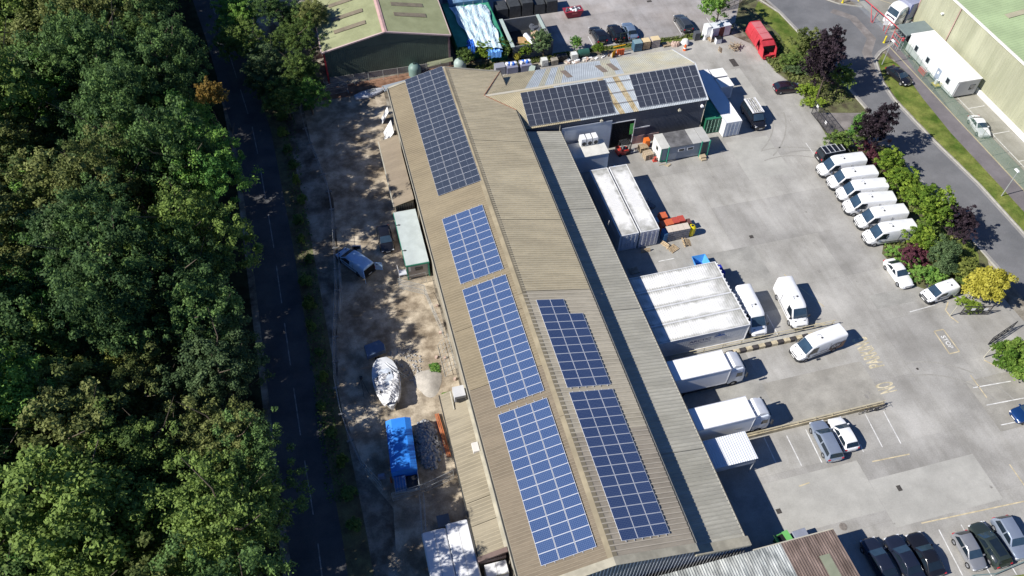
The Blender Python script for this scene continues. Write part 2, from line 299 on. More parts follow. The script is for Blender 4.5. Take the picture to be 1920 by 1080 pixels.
ribbon('kerb_east',kb,-.08,.10,.13,m_kerb,0)
ribbon('kerb_channel',kb,-.5,-.08,.018,M('channel_grey',(.30,.29,.275),.9,var=.1,scale=1,fine=.2))
ribbon('kerb_north',[(88.9,102.2),(85.6,103.9),(83.6,106.3),(82.9,112),(81.2,130)],-.10,.08,.13,m_kerb,0)
kw=[(75.1,-60),(75.6,38)];ribbon('kerb_west',[(75.3,45),(75.1,50),(74.9,58),(74.3,68),(74.6,70)],-.16,.02,.13,m_kerb,0)
ribbon('kerb_west_north',[(75.5,78),(75.1,95),(74.5,104),(72.5,110)],-.16,.02,.13,m_kerb,0)
ribbon('channel_west_north',[(75.5,78),(75.1,95),(74.5,104),(73.2,112)],.02,.5,.018,MATS['channel_grey'])
ribbon('channel_west',[(75.3,45),(75.1,50),(74.9,58),(74.3,68),(74.6,70)],.02,.45,.018,MATS['channel_grey'])
ribbon('worn_road_edge',[(82.0,84),(83.6,90),(86.5,93.5),(86.5,100),(84,103)],-1.6,-.1,.016,m_worn)
# yard markings
mk=MB();mw=MB();Z=.014
def line(mb,a,b,w=.11,z=Z):
    a,b=Vector(a),Vector(b);d=(b-a).normalized();n=Vector((-d.y,d.x))*w/2;mb.add([(*(a+n),z),(*(a-n),z),(*(b-n),z),(*(b+n),z)],[(0,3,2,1)])
for a,b in [((39.2,31.7),(39.1,28.2)),((41.5,31.9),(41.3,28.0)),((36.8,32.1),(36.7,29.1)),((46.2,28.9),(46.1,28.0)),((48.6,32.),(48.3,28.)),((50.7,31.8),(50.4,27.9)),((61.9,32),(66.5,31.7)),((62.0,29.7),(68,29.4)),((62,27.2),(66.5,27)),((48.9,18.7),(48.5,14.2)),((51.3,18.6),(51.1,13)),((53.7,18.4),(53.5,13)),((60.9,43.0),(64.4,43.2)),((44.3,46.8),(44.2,43.8)),((44.1,51.2),(44.1,47.5)),
            ((34.9,57.6),(37,57.6)),((63.2,70.9),(63.2,73.2)),((59.0,101.9),(59.0,105.6)),((56.2,102),(56.3,105.8)),((41.3,101.8),(41.3,105)),((62,105.5),(61.9,102.2))]: line(mw,a,b)
for a,b in [((47.6,19.7),(66,18.8)),((46.4,26.8),(50.6,26.6)),((49.1,51.9),(51.4,46.2)),((37.8,26.2),(39,26.3)),((48,44.6),(51.2,43.5)),((62.6,33.5),(62.6,30.5)),((66.6,19.2),(66.5,22.5)),((60,23),(60,20.5))]: line(mk,a,b,.12)
for a,b in [((62.1,39.8),(63.3,39.8)),((63.3,39.8),(63.3,36.6)),((63.3,36.6),(62.0,36.6)),((62.0,36.6),(62.1,39.8))]: line(mk,a,b,.12)
arc=[(65.3,34.9),(66.3,33.6),(67.6,32.9),(68.6,32.7)]
for a,b in zip(arc[:-1],arc[1:]): line(mk,a,b,.14)
arc=[(66.2,43.2),(65.2,42.2),(65.2,41.2),(65.6,40.2)]
for a,b in zip(arc[:-1],arc[1:]): line(mk,a,b,.14)
mk.build('yellow_markings',m_ypaint)['kind']='structure';mw.build('white_markings',m_wpaint)['kind']='structure'
m_yfaint=M('faded_yellow_paint',(.62,.55,.38),.85,var=.1,scale=1.5,stain=.35,stscale=1.5)
o=text_mb('NO',51.5,53.6,33.75,35.05,.015,90).build('painted_no',m_yfaint);o['kind']='structure'
o=text_mb('PARKING',52.1,54.0,37.0,41.1,.015,90).build('painted_parking',m_yfaint);o['kind']='structure'
o=text_mb('STOP',62.42,63.0,37.2,39.0,.015,-90).build('painted_stop',m_wpaint);o['kind']='structure'
mb=MB()
for y in (86.2,80.3,74.4,68.5,62.6,56.7): line(mb,(90.3,y),(93.1,y),.1,.022)
line(mb,(90.3,52),(90.3,88),.1,.022)
mb.build('east_bay_markings',m_wpaint)['kind']='structure'
mb=MB();line(mb,(87.2,48),(87.2,91.5),.16,.112);mb.build('path_edging',M('edging',(.40,.35,.22),.9,var=.15))['kind']='structure'
mb=MB();
for a,b in [((86.9,104.7),(92,104.6)),((92,104.6),(95.2,101)),((95.2,101),(97,99))]: line(mb,a,b,.12,.022)
mb.build('depot_yellow_line',m_ypaint)['kind']='structure'
sheet('corner_grass',[(51.3,13.2),(56.5,12.6),(60,12.8),(60,4),(50.4,4)],.0135,m_grass)
# repaired bays of another pour, and oil drips
m_bayA=M('bay_brownish',(.37,.355,.315),.88,var=.12,scale=.5,stain=.2,stscale=.3,fine=.2);m_bayB=M('bay_darker',(.372,.365,.335),.88,var=.12,scale=.5,stain=.2,stscale=.3,fine=.2);m_bayC=M('bay_lighter',(.428,.42,.385),.88,var=.08,scale=.5,stain=.12,stscale=.3,fine=.15)
for nm,a,b,c,d,m in [('bay',39.5,51.6,32.9,38.2,m_bayA),('bay',29,39.5,32.9,43.0,m_bayB),('bay',40.4,47.5,47.2,57.2,m_bayB),('bay',29,37.9,57.3,59.9,m_bayB),('bay',57.4,66.2,44.3,46.4,m_bayB),('bay',34.2,44.9,21.8,27.3,m_bayC),('bay',44.95,57,19.9,25,m_bayC),('bay',61.5,70,26.5,32.9,m_bayA),('bay',52.2,58.5,68.2,76,m_bayC),('bay',53.6,61.5,80,91.5,m_bayC),('bay',29,34,21.8,31.5,m_bayB)]:
    sheet(nm,[(a,c),(b,c),(b,d),(a,d)],.0112,m)
m_oild=M('oil_dark',(.25,.24,.22),.7,var=.25,scale=3);rs_=np.random.RandomState(3);mb=MB()
for i in range(30):
    x,y=30+rs_.rand()*36,20+rs_.rand()*74;r=.06+.2*rs_.rand()**2
    if 34<y<44 and x<51: x+=16
    mb.add([(x+r*math.cos(t)*(.7+.5*rs_.rand()),y+1.3*r*math.sin(t)*(.7+.5*rs_.rand()),.0125) for t in [k*.5236 for k in range(12)]],[tuple(range(12))])
o=mb.build('oil_spots',m_oild);o['kind']='structure'
# tyre tracks swept round towards the gate
m_trk=M('tyre_track',(.345,.335,.305),.9,var=.1,scale=.8,fine=.3)
for cx_,cy_,r_,a0,a1 in [(58,62,9.5,35,105),(58,62,11.3,35,100),(60,58,14,50,95),(49,84,13,-55,-10),(49,84,14.8,-55,-12),(56,27,8,20,95),(56,27,9.7,15,90)]:
    ribbon('tyre_track',[(cx_+r_*math.cos(R(a)),cy_+r_*math.sin(R(a))) for a in range(a0,a1,4)],-.1,.1,.0118,m_trk)
# stains
m_oil=M('oil_stain',(.22,.21,.19),.8,var=.3,scale=2,fine=.3)
# drains and covers
m_iron=M('drain_iron',(.06,.055,.05),.7,var=.3,scale=6)
for i,(x,y,w_,h,l) in enumerate([(61.2,93,.9,1.9,'long dark drainage grating in the pale concrete north of the parked dark hatchback'),(47.9,58.6,.5,.5,'small square drain cover in the open yard left of the white van row'),(47.5,23.5,.45,.6,'small dark drain cover in the concrete above the row of dark cars'),(34.6,24.3,.5,.5,'small drain cover at the edge of the long warehouse shadow'),(57.3,35.7,.25,.25,'tiny dark drain cover between the painted NO PARKING and STOP')]):
    mb=MB();mb.box(x-w_/2,x+w_/2,y-h/2,y+h/2,.006,.03)
    for k in range(5): mb.box(x-w_/2+.05,x+w_/2-.05,y-h/2+h*(k+.35)/5,y-h/2+h*(k+.65)/5,.03,.036)
    tag(mb.build('drain_cover',m_iron),l,'drain cover','drain covers in the concrete yard')
mb=MB();mb.lathe((40.0,21.3,0),[(0,.03),(.33,.03),(.38,.028),(.4,0)],20);mb.lathe((40.0,21.3,0),[(.2,.032),(.22,.036),(.24,.032)],20)
tag(mb.build('manhole_cover',M('manhole_iron',(.19,.17,.15),.75,var=.2,scale=5)),'round rusty manhole cover beside the brown roofed building at the bottom','manhole cover')
# ---------------- roofing materials ----------------
st=(1,.25,1)
def rib(src,name,col): return M(name,col,.75,var=.06,scale=.5,fine=.06)
rb_tan=rib(0,'rib_tan',(.31,.26,.178));rb_brn=rib(0,'rib_brown',(.262,.222,.162));rb_olv=rib(0,'rib_olive',(.58,.51,.36));rb_gre=rib(0,'rib_greige',(.53,.475,.365));rb_tau=rib(0,'rib_taupe',(.45,.40,.315));rb_can=rib(0,'rib_canopy',(.36,.345,.285));rb_lean=rib(0,'rib_lean',(.33,.29,.21))
r_tanW=M('roof_tan',(.25,.205,.132),.75,var=.07,scale=.12,col2=(.27,.225,.148),stain=.16,stscale=.9,fine=.2,stretch=(.12,1,1))
r_brnW=M('roof_brown',(.215,.175,.122),.75,var=.07,scale=.12,col2=(.232,.19,.135),stain=.16,stscale=.9,fine=.2,stretch=(.12,1,1))
r_olvE=M('roof_olive',(.50,.43,.29),.75,var=.07,scale=.12,col2=(.54,.47,.32),stain=.2,stscale=.9,fine=.2,stretch=(.12,1,1))
r_paleE=M('roof_greige',(.47,.42,.32),.75,var=.05,scale=.2,col2=(.50,.45,.35),stain=.18,stscale=.9,fine=.18,stretch=(.12,1,1))
r_darkE=M('roof_taupe',(.36,.315,.25),.75,var=.05,scale=.2,col2=(.38,.335,.265),stain=.18,stscale=.9,fine=.18,stretch=(.12,1,1))
r_can=M('roof_canopy',(.43,.415,.345),.72,var=.06,scale=.2,col2=(.46,.445,.38),stain=.2,stscale=.9,fine=.18,stretch=(.12,1,1))
r_lean=M('roof_leanto',(.27,.235,.165),.78,var=.08,scale=.2,col2=(.30,.265,.195),stain=.22,stscale=.6,fine=.1,stretch=(.12,1,1))
r_leanN=M('roof_leanto_pinkish',(.25,.205,.155),.78,var=.08,scale=.25,col2=(.27,.225,.165),stain=.15,stscale=.6,fine=.1,stretch=(.12,1,1))
m_ridge=M('ridge_capping',(.30,.255,.17),.75,var=.1,scale=.3,stain=.15,stscale=.6)
m_gut=M('gutter_dark',(.05,.05,.045),.6,var=.2,scale=1)
m_gutl=M('gutter_light',(.42,.40,.33),.6,var=.1,scale=1)
m_wallD=M('wall_dark_blue',(.085,.095,.12),.6,var=.1,scale=.5)
m_wallR=M('wall_rib_lit',(.50,.52,.55),.6,var=.1,scale=.5)  # gable ribs: raking sun on them is put into this pale colour
m_wallB=M('wall_buff',(.33,.30,.24),.8,var=.12,scale=.5,stain=.2,stscale=.8)
m_alu=M('aluminium_frame',(.72,.74,.78),.35,.3,var=.04,scale=3)
# ---------------- main warehouse ----------------
WX0,WX1,WY0,WY1=7.4,22.95,20.55,90.2;RX=15.2;EZ=7.0;RZ=9.0
wh=thing('warehouse','long tan ribbed roof warehouse in the middle with a canopy along its right side','warehouse',(15.2,55,0))
w_=MB();w_.box(WX0+.15,WX1-.15,WY0+.15,WY1-.15,0,EZ-.12);w_.add([(WX0+.15,WY0+.15,EZ-.12),(WX1-.15,WY0+.15,EZ-.12),(RX,WY0+.15,RZ-.15),(WX0+.15,WY1-.15,EZ-.12),(WX1-.15,WY1-.15,EZ-.12),(RX,WY1-.15,RZ-.15)],[(0,1,2),(3,5,4)])
w_.build('wall',m_wallB,wh)
g_=MB();
g_.add([(WX0+.1,WY0+.12,0),(WX1,WY0+.12,0),(WX1,WY0+.12,EZ-.14),(RX,WY0+.12,RZ-.16),(WX0+.1,WY0+.12,EZ-.14)],[(0,1,2,3,4)])
g_.add([(WX1,WY0+.12,0),(28.2,WY0+.12,0),(28.2,WY0+.12,4.6),(WX1,WY0+.12,5.6)],[(0,1,2,3)])
for k in range(63):
    x=WX0+.3+k*.333;zt=(RZ-.3-abs(x-RX)*(2/7.8)) if x<WX1 else 5.5-(x-WX1)*.19
    g_.box(x-.03,x+.03,WY0+.04,WY0+.12,0,zt,1)
g_.build('gable_wall',[m_wallD,m_wallR],wh)
def slopeW(y0,y1): return ((WX0,y0,EZ),(WX0,y1,EZ),(RX,y1,RZ),(RX,y0,RZ))
def slopeE(y0,y1): return ((WX1,y1,EZ),(WX1,y0,EZ),(RX,y0,RZ),(RX,y1,RZ))
wr=MB()
for y0,y1,mi in [(WY0,33.05,1),(33.05,40.95,1),(41,48.2,0),(48.25,WY1,0)]: wr.corr(*slopeW(y0,y1),mi=mi,depth=.03,top=(2,3))
wr.build('roof_slope',[r_tanW,r_brnW,rb_tan,rb_brn],wh,label='sun facing left roof slope, tan turning browner to the bottom')
er=MB()
for y0,y1,mi,pi,de in [(WY0,33,2,.5,.055),(33,50.3,1,.5,.05),(50.35,61,0,.333,.04),(61.05,75,0,.333,.04),(75.05,WY1,0,.333,.035)]: er.corr(*slopeE(y0,y1),mi=mi,pitch=pi,depth=de*1.3,top=(3,4,5))
er.build('roof_slope',[r_olvE,r_paleE,r_darkE,rb_olv,rb_gre,rb_tau],wh,label='right roof slope, olive tan at the top and greyer at the bottom')
rc=MB()
for y0,y1 in [(WY0,35),(35.04,50),(50.04,70),(70.04,WY1)]: rc.slab((RX-.45,y0,RZ-.055),(RX,y0,RZ+.07),(RX,y1,RZ+.07),(RX-.45,y1,RZ-.055),.02);rc.slab((RX,y0,RZ+.07),(RX+.45,y0,RZ-.085),(RX+.45,y1,RZ-.085),(RX,y1,RZ+.07),.02)
rc.build('ridge_cap',m_ridge,wh)
vg=MB()
for y,yy in ((WY0-.12,WY0+.62),):
    vg.slab((WX0-.1,y,EZ+.06),(RX,y,RZ+.12),(RX,yy,RZ+.1),(WX0-.1,yy,EZ+.05),.05);vg.slab((RX,y,RZ+.12),(WX1+.1,y,EZ+.06),(WX1+.1,yy,EZ+.05),(RX,yy,RZ+.1),.05)
vg.slab((WX0-.1,WY1-.25,EZ+.06),(RX,WY1-.25,RZ+.1),(RX,WY1+.08,RZ+.1),(WX0-.1,WY1+.08,EZ+.06),.05);vg.slab((RX,WY1-.2,RZ+.1),(WX1,WY1-.2,EZ+.06),(WX1,WY1+.05,EZ+.06),(RX,WY1+.05,RZ+.1),.05)
vg.slab((WX1+.1,WY0-.12,5.98),(28.55,WY0-.12,4.92),(28.55,WY0+.75,4.92),(WX1+.1,WY0+.75,5.98),.3)
vg.build('verge_flashing',M('flashing',(.36,.335,.26),.75,var=.1,scale=.8,stain=.15,stscale=.8),wh)
cn=MB();
for y0,y1 in [(WY0+.7,30.4),(30.45,48),(48.05,63.8),(63.85,78.6)]: cn.corr((28.2,y1,4.8),(28.2,y0,4.8),(WX1,y0,5.8),(WX1,y1,5.8),pitch=.4,depth=.06,top=(1,))
cn.build('canopy_roof',[r_can,rb_can],wh)
cw=MB();cw.box(28.0,28.15,WY0+.2,31.5,0,4.7);cw.box(28.0,28.12,WY0+.2,78.6,3.9,4.72)
for y in (35.5,39,42.3,48,54.6,60,66,72,78.4): cw.box(27.9,28.12,y-.12,y+.12,0,3.9)
cw.build('canopy_wall',M('canopy_steel',(.10,.115,.14),.7,var=.1),wh)
gt=MB();gt.box(28.2,28.34,WY0+.7,78.6,4.66,4.80);gt.build('gutter',m_gutl,wh)
gt=MB();gt.box(28.34,28.42,WY0+.7,78.6,4.62,4.78);gt.build('gutter',m_gut,wh)
gt=MB();gt.box(WX1,WX1+.12,WY0,WY1,EZ-.16,EZ-.02);gt.box(WX0-.2,WX0-.04,WY0,WY1,EZ-.18,EZ-.03);gt.build('gutter',m_gut,wh)
gt=MB();gt.box(WX1+.12,WX1+.2,WY0,81,EZ-.2,EZ-.06);gt.box(WX0-.26,WX0-.2,WY0,WY1,EZ-.22,EZ-.07);gt.build('gutter',m_gutl,wh)
# ---------------- lean-tos ----------------
ln=thing('lean_to','short pinkish tan roofed lean-to against the upper left wall of the warehouse','lean-to',(6,78,0))
mb=MB();mb.corr((4.7,71.6,3.2),(4.7,84.1,3.2),(7.25,84.1,3.9),(7.25,71.6,3.9),depth=.02);mb.build('roof',r_leanN,ln)
mb=MB();mb.box(4.85,7.2,71.8,83.9,0,3.15);mb.build('wall',m_wallB,ln)
mb=MB();
for k in range(9): mb.box(4.85+k*.28,4.93+k*.28,71.68,71.79,0,3.2)
mb.build('cladding',M('dark_cladding',(.06,.055,.045),.8,var=.3),ln)
mb=MB();mb.box(4.55,4.68,71.6,84.1,3.05,3.17);mb.build('gutter',m_gutl,ln)
ln=thing('lean_to','long tan roofed lean-to on the lower left warehouse wall carrying an air unit','lean-to',(6,34,0))
mb=MB()
for y0,y1 in [(25.9,28.9),(28.95,31.2),(31.25,43.5)]: mb.corr((4.75,y0,3.3),(4.75,y1,3.3),(7.15,y1,4.1),(7.15,y0,4.1),depth=.02,pitch=.4,top=(1,))
mb.build('roof',[r_lean,rb_lean],ln)
mb=MB();mb.box(4.9,7.1,26.1,43.3,0,3.2);mb.build('wall',m_wallB,ln)
mb=MB();mb.box(4.6,4.72,25.9,43.5,3.12,3.27);mb.build('gutter',m_gut,ln)
mb=MB();mb.slab((4.6,25.55,3.38),(7.35,25.55,4.25),(7.35,26.0,4.25),(4.6,26.0,3.38),.22);mb.box(4.75,7.2,25.6,25.95,2.6,3.2);mb.build('fascia',M('maroon_fascia',(.13,.09,.08),.7,var=.2),ln)
mb=MB();mb.slab((7.12,26,4.13),(7.4,26,4.25),(7.4,43.5,4.25),(7.12,43.5,4.13),.03);mb.build('flashing',MATS['flashing'],ln)
t=thing('air_handling_unit','pale grey metal air unit on the lower left lean-to roof beside the warehouse eave','air unit',(6.6,42.4,3.95))
mb=MB();mb.box(6.0,7.2,41.8,43.1,4.05,5.0,bev=.03);mb.build('casing',M('unit_grey',(.55,.56,.57),.5,var=.08),t)
mb=MB();mb.box(6.05,7.15,41.76,41.79,4.15,4.9)
for k in range(6): mb.box(6.08,7.12,41.7,41.76,4.18+k*.12,4.22+k*.12)
mb.build('grille',M('grille_dark',(.12,.12,.12),.5),t)
mb=MB();mb.tube((5.8,41.2,3.75),(5.8,43.2,4.0),.06);mb.build('duct',m_gutl,t)
t=thing('roof_vent_box','small white square vent box halfway down the lower left lean-to roof','vent',(7,36.4,3.9))
mb=MB();mb.box(6.55,7.25,35.8,36.9,3.85,4.25,bev=.05);mb.build('cover',M('vent_white',(.62,.6,.57),.6,var=.05),t)
mb=MB();mb.box(6.5,7.3,35.75,36.95,3.78,3.86);mb.build('flange',m_gutl,t)
# ---------------- wing ----------------
wg=thing('wing_building','grey blue walled wing with pale metal roof at the top of the tan warehouse','warehouse wing',(36,84,0))
VY,VR,VN=78.75,84.3,91.5;VX=49.35
mb=MB();mb.box(WX1,49.2,78.95,91.3,0,5.2);mb.add([(49.2,78.95,5.2),(49.2,91.3,5.2),(49.2,84.3,7.8)],[(0,1,2)]);mb.box(WX1,49.2,78.95,79.05,5.2,5.8);mb.build('wall',m_wallD,wg)
mb=MB();mb.corr((WX1+.2,78.93,.6),(49.2,78.93,.6),(49.2,78.93,5.75),(WX1+.2,78.93,5.75),pitch=.2,depth=.03);mb.build('cladding',m_wallD,wg)
r_sil=M('roof_silver',(.42,.46,.49),.6,var=.06,scale=.3,stain=.1,stscale=.6)
r_tan2=M('roof_wing_tan',(.40,.35,.235),.75,var=.08,scale=.3,stain=.12,stscale=.6);r_mix=M('roof_mottled_tan',(.46,.46,.40),.72,var=.08,scale=.35,col2=(.42,.39,.28),stain=.12,stscale=.5)
r_rust=M('roof_rust',(.36,.27,.13),.8,var=.2,scale=1.2,col2=(.42,.37,.26));r_brown=M('roof_dirty_light',(.20,.16,.13),.8,var=.15,scale=1)
def miS(q):
    x=WX1+q
    if x<31.2: return 1
    if 36.75<x<37.5 or 38.6<x<39.35: return 3
    return 0
mb=MB();mb.corr((WX1,VY,5.9),(VX,VY,5.9),(VX,VR,7.95),(19.35,VR,7.95),pitch=.25,depth=.045,mi=miS)
mb.build('roof_slope',[r_sil,r_tan2,r_mix,r_rust],wg,label='front roof slope, pale ribbed metal, tan at the left end')
def miN(q):
    x=23.9+q
    for a,b,i in ((23,28.6,1),(30.2,31,3),(32.0,33,2),(34,36.4,0),(36.5,37.6,0),(38.2,39.6,2),(40.6,50,2)):
        if a<=x<b: return i
    return 0
mb=MB();N0=(23.9,VN,5.3);mb.corr(N0,(VX,VN,5.3),(VX,VR,7.95),(19.35,VR,7.95),pitch=.25,depth=.035,mi=miN)
mb.build('roof_slope',[r_sil,r_tan2,r_mix,r_mix],wg,label='rear roof slope, patchy pale blue and tan')
for x in (31.5,36.6,38.3):  # translucent rooflights, dirty
    mb=MB()
    t0,t1=.28,.72;ya,yb=VN+(VR-VN)*t0,VN+(VR-VN)*t1;za,zb=5.3+2.65*t0+.06,5.3+2.65*t1+.06
    mb.slab((x,ya,za),(x,yb,zb),(x+.8,yb,zb),(x+.8,ya,za),.02);mb.build('rooflight',r_brown,wg)
mb=MB();mb.slab((19.3,VR-.2,7.93),(VX,VR-.2,7.93),(VX,VR,8.05),(19.3,VR,8.05),.02);mb.slab((19.3,VR,8.05),(VX,VR,8.05),(VX,VR+.2,7.93),(19.3,VR+.2,7.93),.02);mb.build('ridge_cap',M('ridge_pale',(.55,.54,.48),.6,var=.15,scale=.3,col2=(.45,.4,.3)),wg)
mb=MB();mb.tube((22.98,81.6,7.02),(19.3,VR,8.02),.05);mb.tube((22.98,90.2,7.02),(19.3,VR,8.02),.05);mb.build('valley_flashing',M('valley_red',(.25,.10,.06),.8,var=.3),wg)
mb=MB();mb.slab((VX-.05,VY-.05,5.95),(VX+.12,VY-.05,5.95),(VX+.12,VR,8.02),(VX-.05,VR,8.02),.08);mb.slab((VX-.05,VR,8.02),(VX+.12,VR,8.02),(VX+.12,VN,5.36),(VX-.05,VN,5.36),.08);mb.build('verge_flashing',M('verge_pale',(.6,.62,.64),.5,var=.06),wg)
mb=MB();mb.box(28.6,35.7,78.80,78.90,0,5.0);mb.box(28.6,35.7,78.76,78.80,4.9,5.02);mb.build('white_wall_panel',M('panel_white',(.56,.60,.66),.5,var=.05,scale=.4,stain=.12,stscale=.5),wg)
mb=MB();mb.box(35.9,39.0,78.9,78.92,0,4.4);mb.build('doorway',M('doorway_black',(.006,.007,.01),.9),wg)
mb=MB();mb.box(35.75,39.1,78.78,78.92,4.4,4.5);mb.box(39.0,39.12,78.8,78.93,0,4.4);mb.build('door_frame',m_alu,wg)
mb=MB();mb.slab((38.4,78.6,2.2),(38.4,78.75,3.9),(38.9,78.75,3.9),(38.9,78.6,2.2),.03);mb.build('door_curtain',M('green_curtain',(.08,.35,.08),.5,var=.3,scale=4),wg)
for x,z in ((45.2,4.8),(48.5,4.9),(33.9,5.2)):
    mb=MB();mb.box(x,x+.35,78.5,78.88,z,z+.22);mb.box(x+.1,x+.25,78.7,78.92,z+.2,z+.35);mb.build('floodlight',m_gutl if x!=48.5 else M('lamp_white',(.85,.85,.85),.4),wg)
mb=MB();mb.box(39.2,41.4,78.82,78.9,2.8,2.95);mb.build('wall_rail',m_alu,wg)
mb=MB();mb.box(39.2,43,78.84,78.9,0,1.4);mb.build('plinth',M('plinth_pink',(.36,.30,.30),.8,var=.15,scale=1,col2=(.35,.2,.18)),wg)
mb=MB();mb.tube((49.25,78.85,0),(49.25,78.85,5.7),.05);mb.tube((28.3,78.8,0),(28.3,78.8,5.7),.05);mb.build('downpipe',m_gutl,wg)
# ---------------- solar arrays ----------------
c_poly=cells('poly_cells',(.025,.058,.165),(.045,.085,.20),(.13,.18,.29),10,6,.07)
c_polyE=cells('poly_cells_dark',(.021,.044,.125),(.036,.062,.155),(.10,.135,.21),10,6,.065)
c_mono=cells('mono_cells',(.036,.047,.072),(.05,.062,.09),(.20,.23,.28),2,1,.010)
c_mono2=cells('mono_cells_dark',(.035,.042,.06),(.05,.058,.08),(.20,.23,.27),1,2,.009)
def panel_mesh(w_,h_,cm,name,fw=.03):
    mb=MB();mb.box(0,w_,0,h_,-.04,0);f=MB()
    fr=[(0,w_,0,fw),(0,w_,h_-fw,h_),(0,fw,fw,h_-fw),(w_-fw,w_,fw,h_-fw)]
    mb=MB()
    for a,b,c,d in fr: mb.box(a,b,c,d,-.04,.003,1)
    mb.add([(fw,fw,0),(w_-fw,fw,0),(w_-fw,h_-fw,0),(fw,h_-fw,0)],[(0,1,2,3)],0)
    me=bpy.data.meshes.new(name);me.from_pydata(mb.v,[],mb.f);me.materials.append(cm);me.materials.append(m_alu);me.polygons.foreach_set('material_index',mb.m)
    ul=me.uv_layers.new(name='UVMap')
    for k,li in enumerate(me.polygons[len(mb.f)-1].loop_indices): ul.data[li].uv=((0,0),(1,0),(1,1),(0,1))[k]
    me.update();return me
def array(label,org,ux,uy,cols,rows,pw,ph,gx,gy,cm,skip=(),group='solar arrays fixed on the roofs',gapevery=None):
    "org: lower corner on the roof, ux: along panel width, uy: along panel height (unit vectors)"
    t=thing('solar_array',label,'solar array',org,0,group);me=panel_mesh(pw,ph,cm,'solar_panel',.014 if cm in(c_mono,) else .012 if cm is c_mono2 else .03)
    ux,uy=Vector(ux).normalized(),Vector(uy).normalized();uz=ux.cross(uy);fl=uz.z<0
    if fl: uz=-uz
    rot=Matrix((-ux if fl else ux,uy,uz)).transposed().to_4x4()
    for i in range(cols):
        for j in range(rows):
            if (i,j) in skip: continue
            o=bpy.data.objects.new('solar_panel',me);COL.objects.link(o);o.parent=t
            p=ux*(i*(pw+gx)+(pw if fl else 0))+uy*(j*(ph+gy))+uz*.13
            m=rot.copy();m.translation=p;o.matrix_local=m
    mb=MB();W_=cols*(pw+gx);H_=rows*(ph+gy);o_=Vector(org)
    return t,ux,uy,uz
def rails(t,org,ux,uy,uz,offs,length,ext=.12):
    mb=MB();o_=Vector(org)
    for a in offs:
        p=o_+ux*a+uz*.06-uy*ext;q=o_+ux*a+uz*.06+uy*(length+ext);mb.tube(tuple(p),tuple(q),.03,4)
    mb.build('mounting_rail',m_alu,t)
tw=Vector((7.8,0,2.0)).normalized();te=Vector((-7.75,0,2)).normalized();Yd=(0,1,0)
def zW(x): return EZ+(x-WX0)*2/7.8
def zE(x): return RZ-(x-RX)*2/7.75
for lab,x,y,rows,pw,ph,cm in [('large dark slate solar array at the upper end of the warehouse left slope',9.75,67.6,22,1.755,1.03,c_mono),
    ('shortest blue solar array, just below the dark one on the left slope',9.42,53.9,10,1.62,.985,c_poly),
    ('blue solar array in the middle of the warehouse left slope, level with the boat',9.42,38.15,15,1.62,.985,c_poly),
    ('blue solar array at the lower end of the warehouse left slope, nearest the gable',9.42,22.4,15,1.62,.985,c_poly)]:
    og=(x,y,zW(x));g=.02 if rows!=22 else .01;t,a,b,c=array(lab,og,tw,Yd,3,rows,pw,ph,.04 if rows!=22 else .05,.012 if rows!=22 else .008,cm)
    if cm is not c_mono: rails(t,og,a,b,c,[.35,1.2,2.0,2.9,3.7,4.55],rows*(ph+.02))
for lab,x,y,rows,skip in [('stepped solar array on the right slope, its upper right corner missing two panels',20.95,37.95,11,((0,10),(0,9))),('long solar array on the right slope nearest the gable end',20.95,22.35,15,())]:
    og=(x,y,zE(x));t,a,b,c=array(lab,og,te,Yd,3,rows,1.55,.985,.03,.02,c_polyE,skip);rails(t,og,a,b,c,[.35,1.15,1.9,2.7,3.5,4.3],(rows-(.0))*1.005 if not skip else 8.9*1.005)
ts=Vector((0,VR-VY,2.05)).normalized()
for lab,x,cols in [('dark solar array on the wing front slope, left of the two rusty strips',24.1,12),('dark solar array on the wing front slope, right of the rusty strips by the gable',39.55,10)]:
    y=79.15 if cols==10 else 79.0;og=(x,y,5.9+(y-VY)*2.05/(VR-VY));t,a,b,c=array(lab,og,(1,0,0),ts,cols,3,.975 if cols==12 else .95,1.70,.02,.04,c_mono2)
mb=MB()
for k in range(3):
    y=80.2+k*1.55;mb.tube((36.1,y,6.05+(y-VY)*.37),(39.6,y,6.05+(y-VY)*.37),.035,5)
tag(mb.build('roof_cable',M('cable_rust',(.10,.06,.05),.7)),'thin dark cable runs crossing the two rusty strips between the wing arrays','cable')
# ---------------- vehicles ----------------
p_white=gloss('paint_white',(.80,.81,.82),.3);p_black=gloss('paint_black',(.012,.013,.018),.18);p_navy=gloss('paint_navy',(.018,.024,.045),.2,.2)
p_blue=gloss('paint_blue',(.012,.05,.17),.2,.3);p_silver=gloss('paint_silver',(.34,.40,.50),.28,.5);p_silver2=gloss('paint_grey_silver',(.36,.37,.39),.28,.5);p_grey=gloss('paint_dark_grey',(.07,.08,.095),.22,.4)
p_sblue=gloss('paint_silver_blue',(.20,.28,.40),.28,.4);p_red=gloss('paint_red',(.42,.035,.05),.3);p_green=gloss('paint_dark_green',(.04,.055,.05),.22,.3);p_plum=gloss('paint_plum',(.025,.012,.02),.18)
g_dark=glass('window_glass');g_blue=glass('windscreen_glass',(.03,.055,.085),.08)
m_tyre=M('tyre_rubber',(.015,.015,.016),.85,var=.2);m_rim=M('wheel_rim',(.35,.36,.38),.35,.6,var=.1);m_plast=M('black_plastic',(.035,.037,.04),.6,var=.15,scale=3)
m_lamp=M('lamp_lens',(.7,.72,.75),.1,var=.05,spec=.8);m_tail=M('tail_lens',(.45,.015,.03),.2,var=.1);m_plate=M('number_plate_white',(.7,.7,.68),.5,var=.03);m_platey=M('number_plate_yellow',(.65,.5,.06),.5,var=.03)
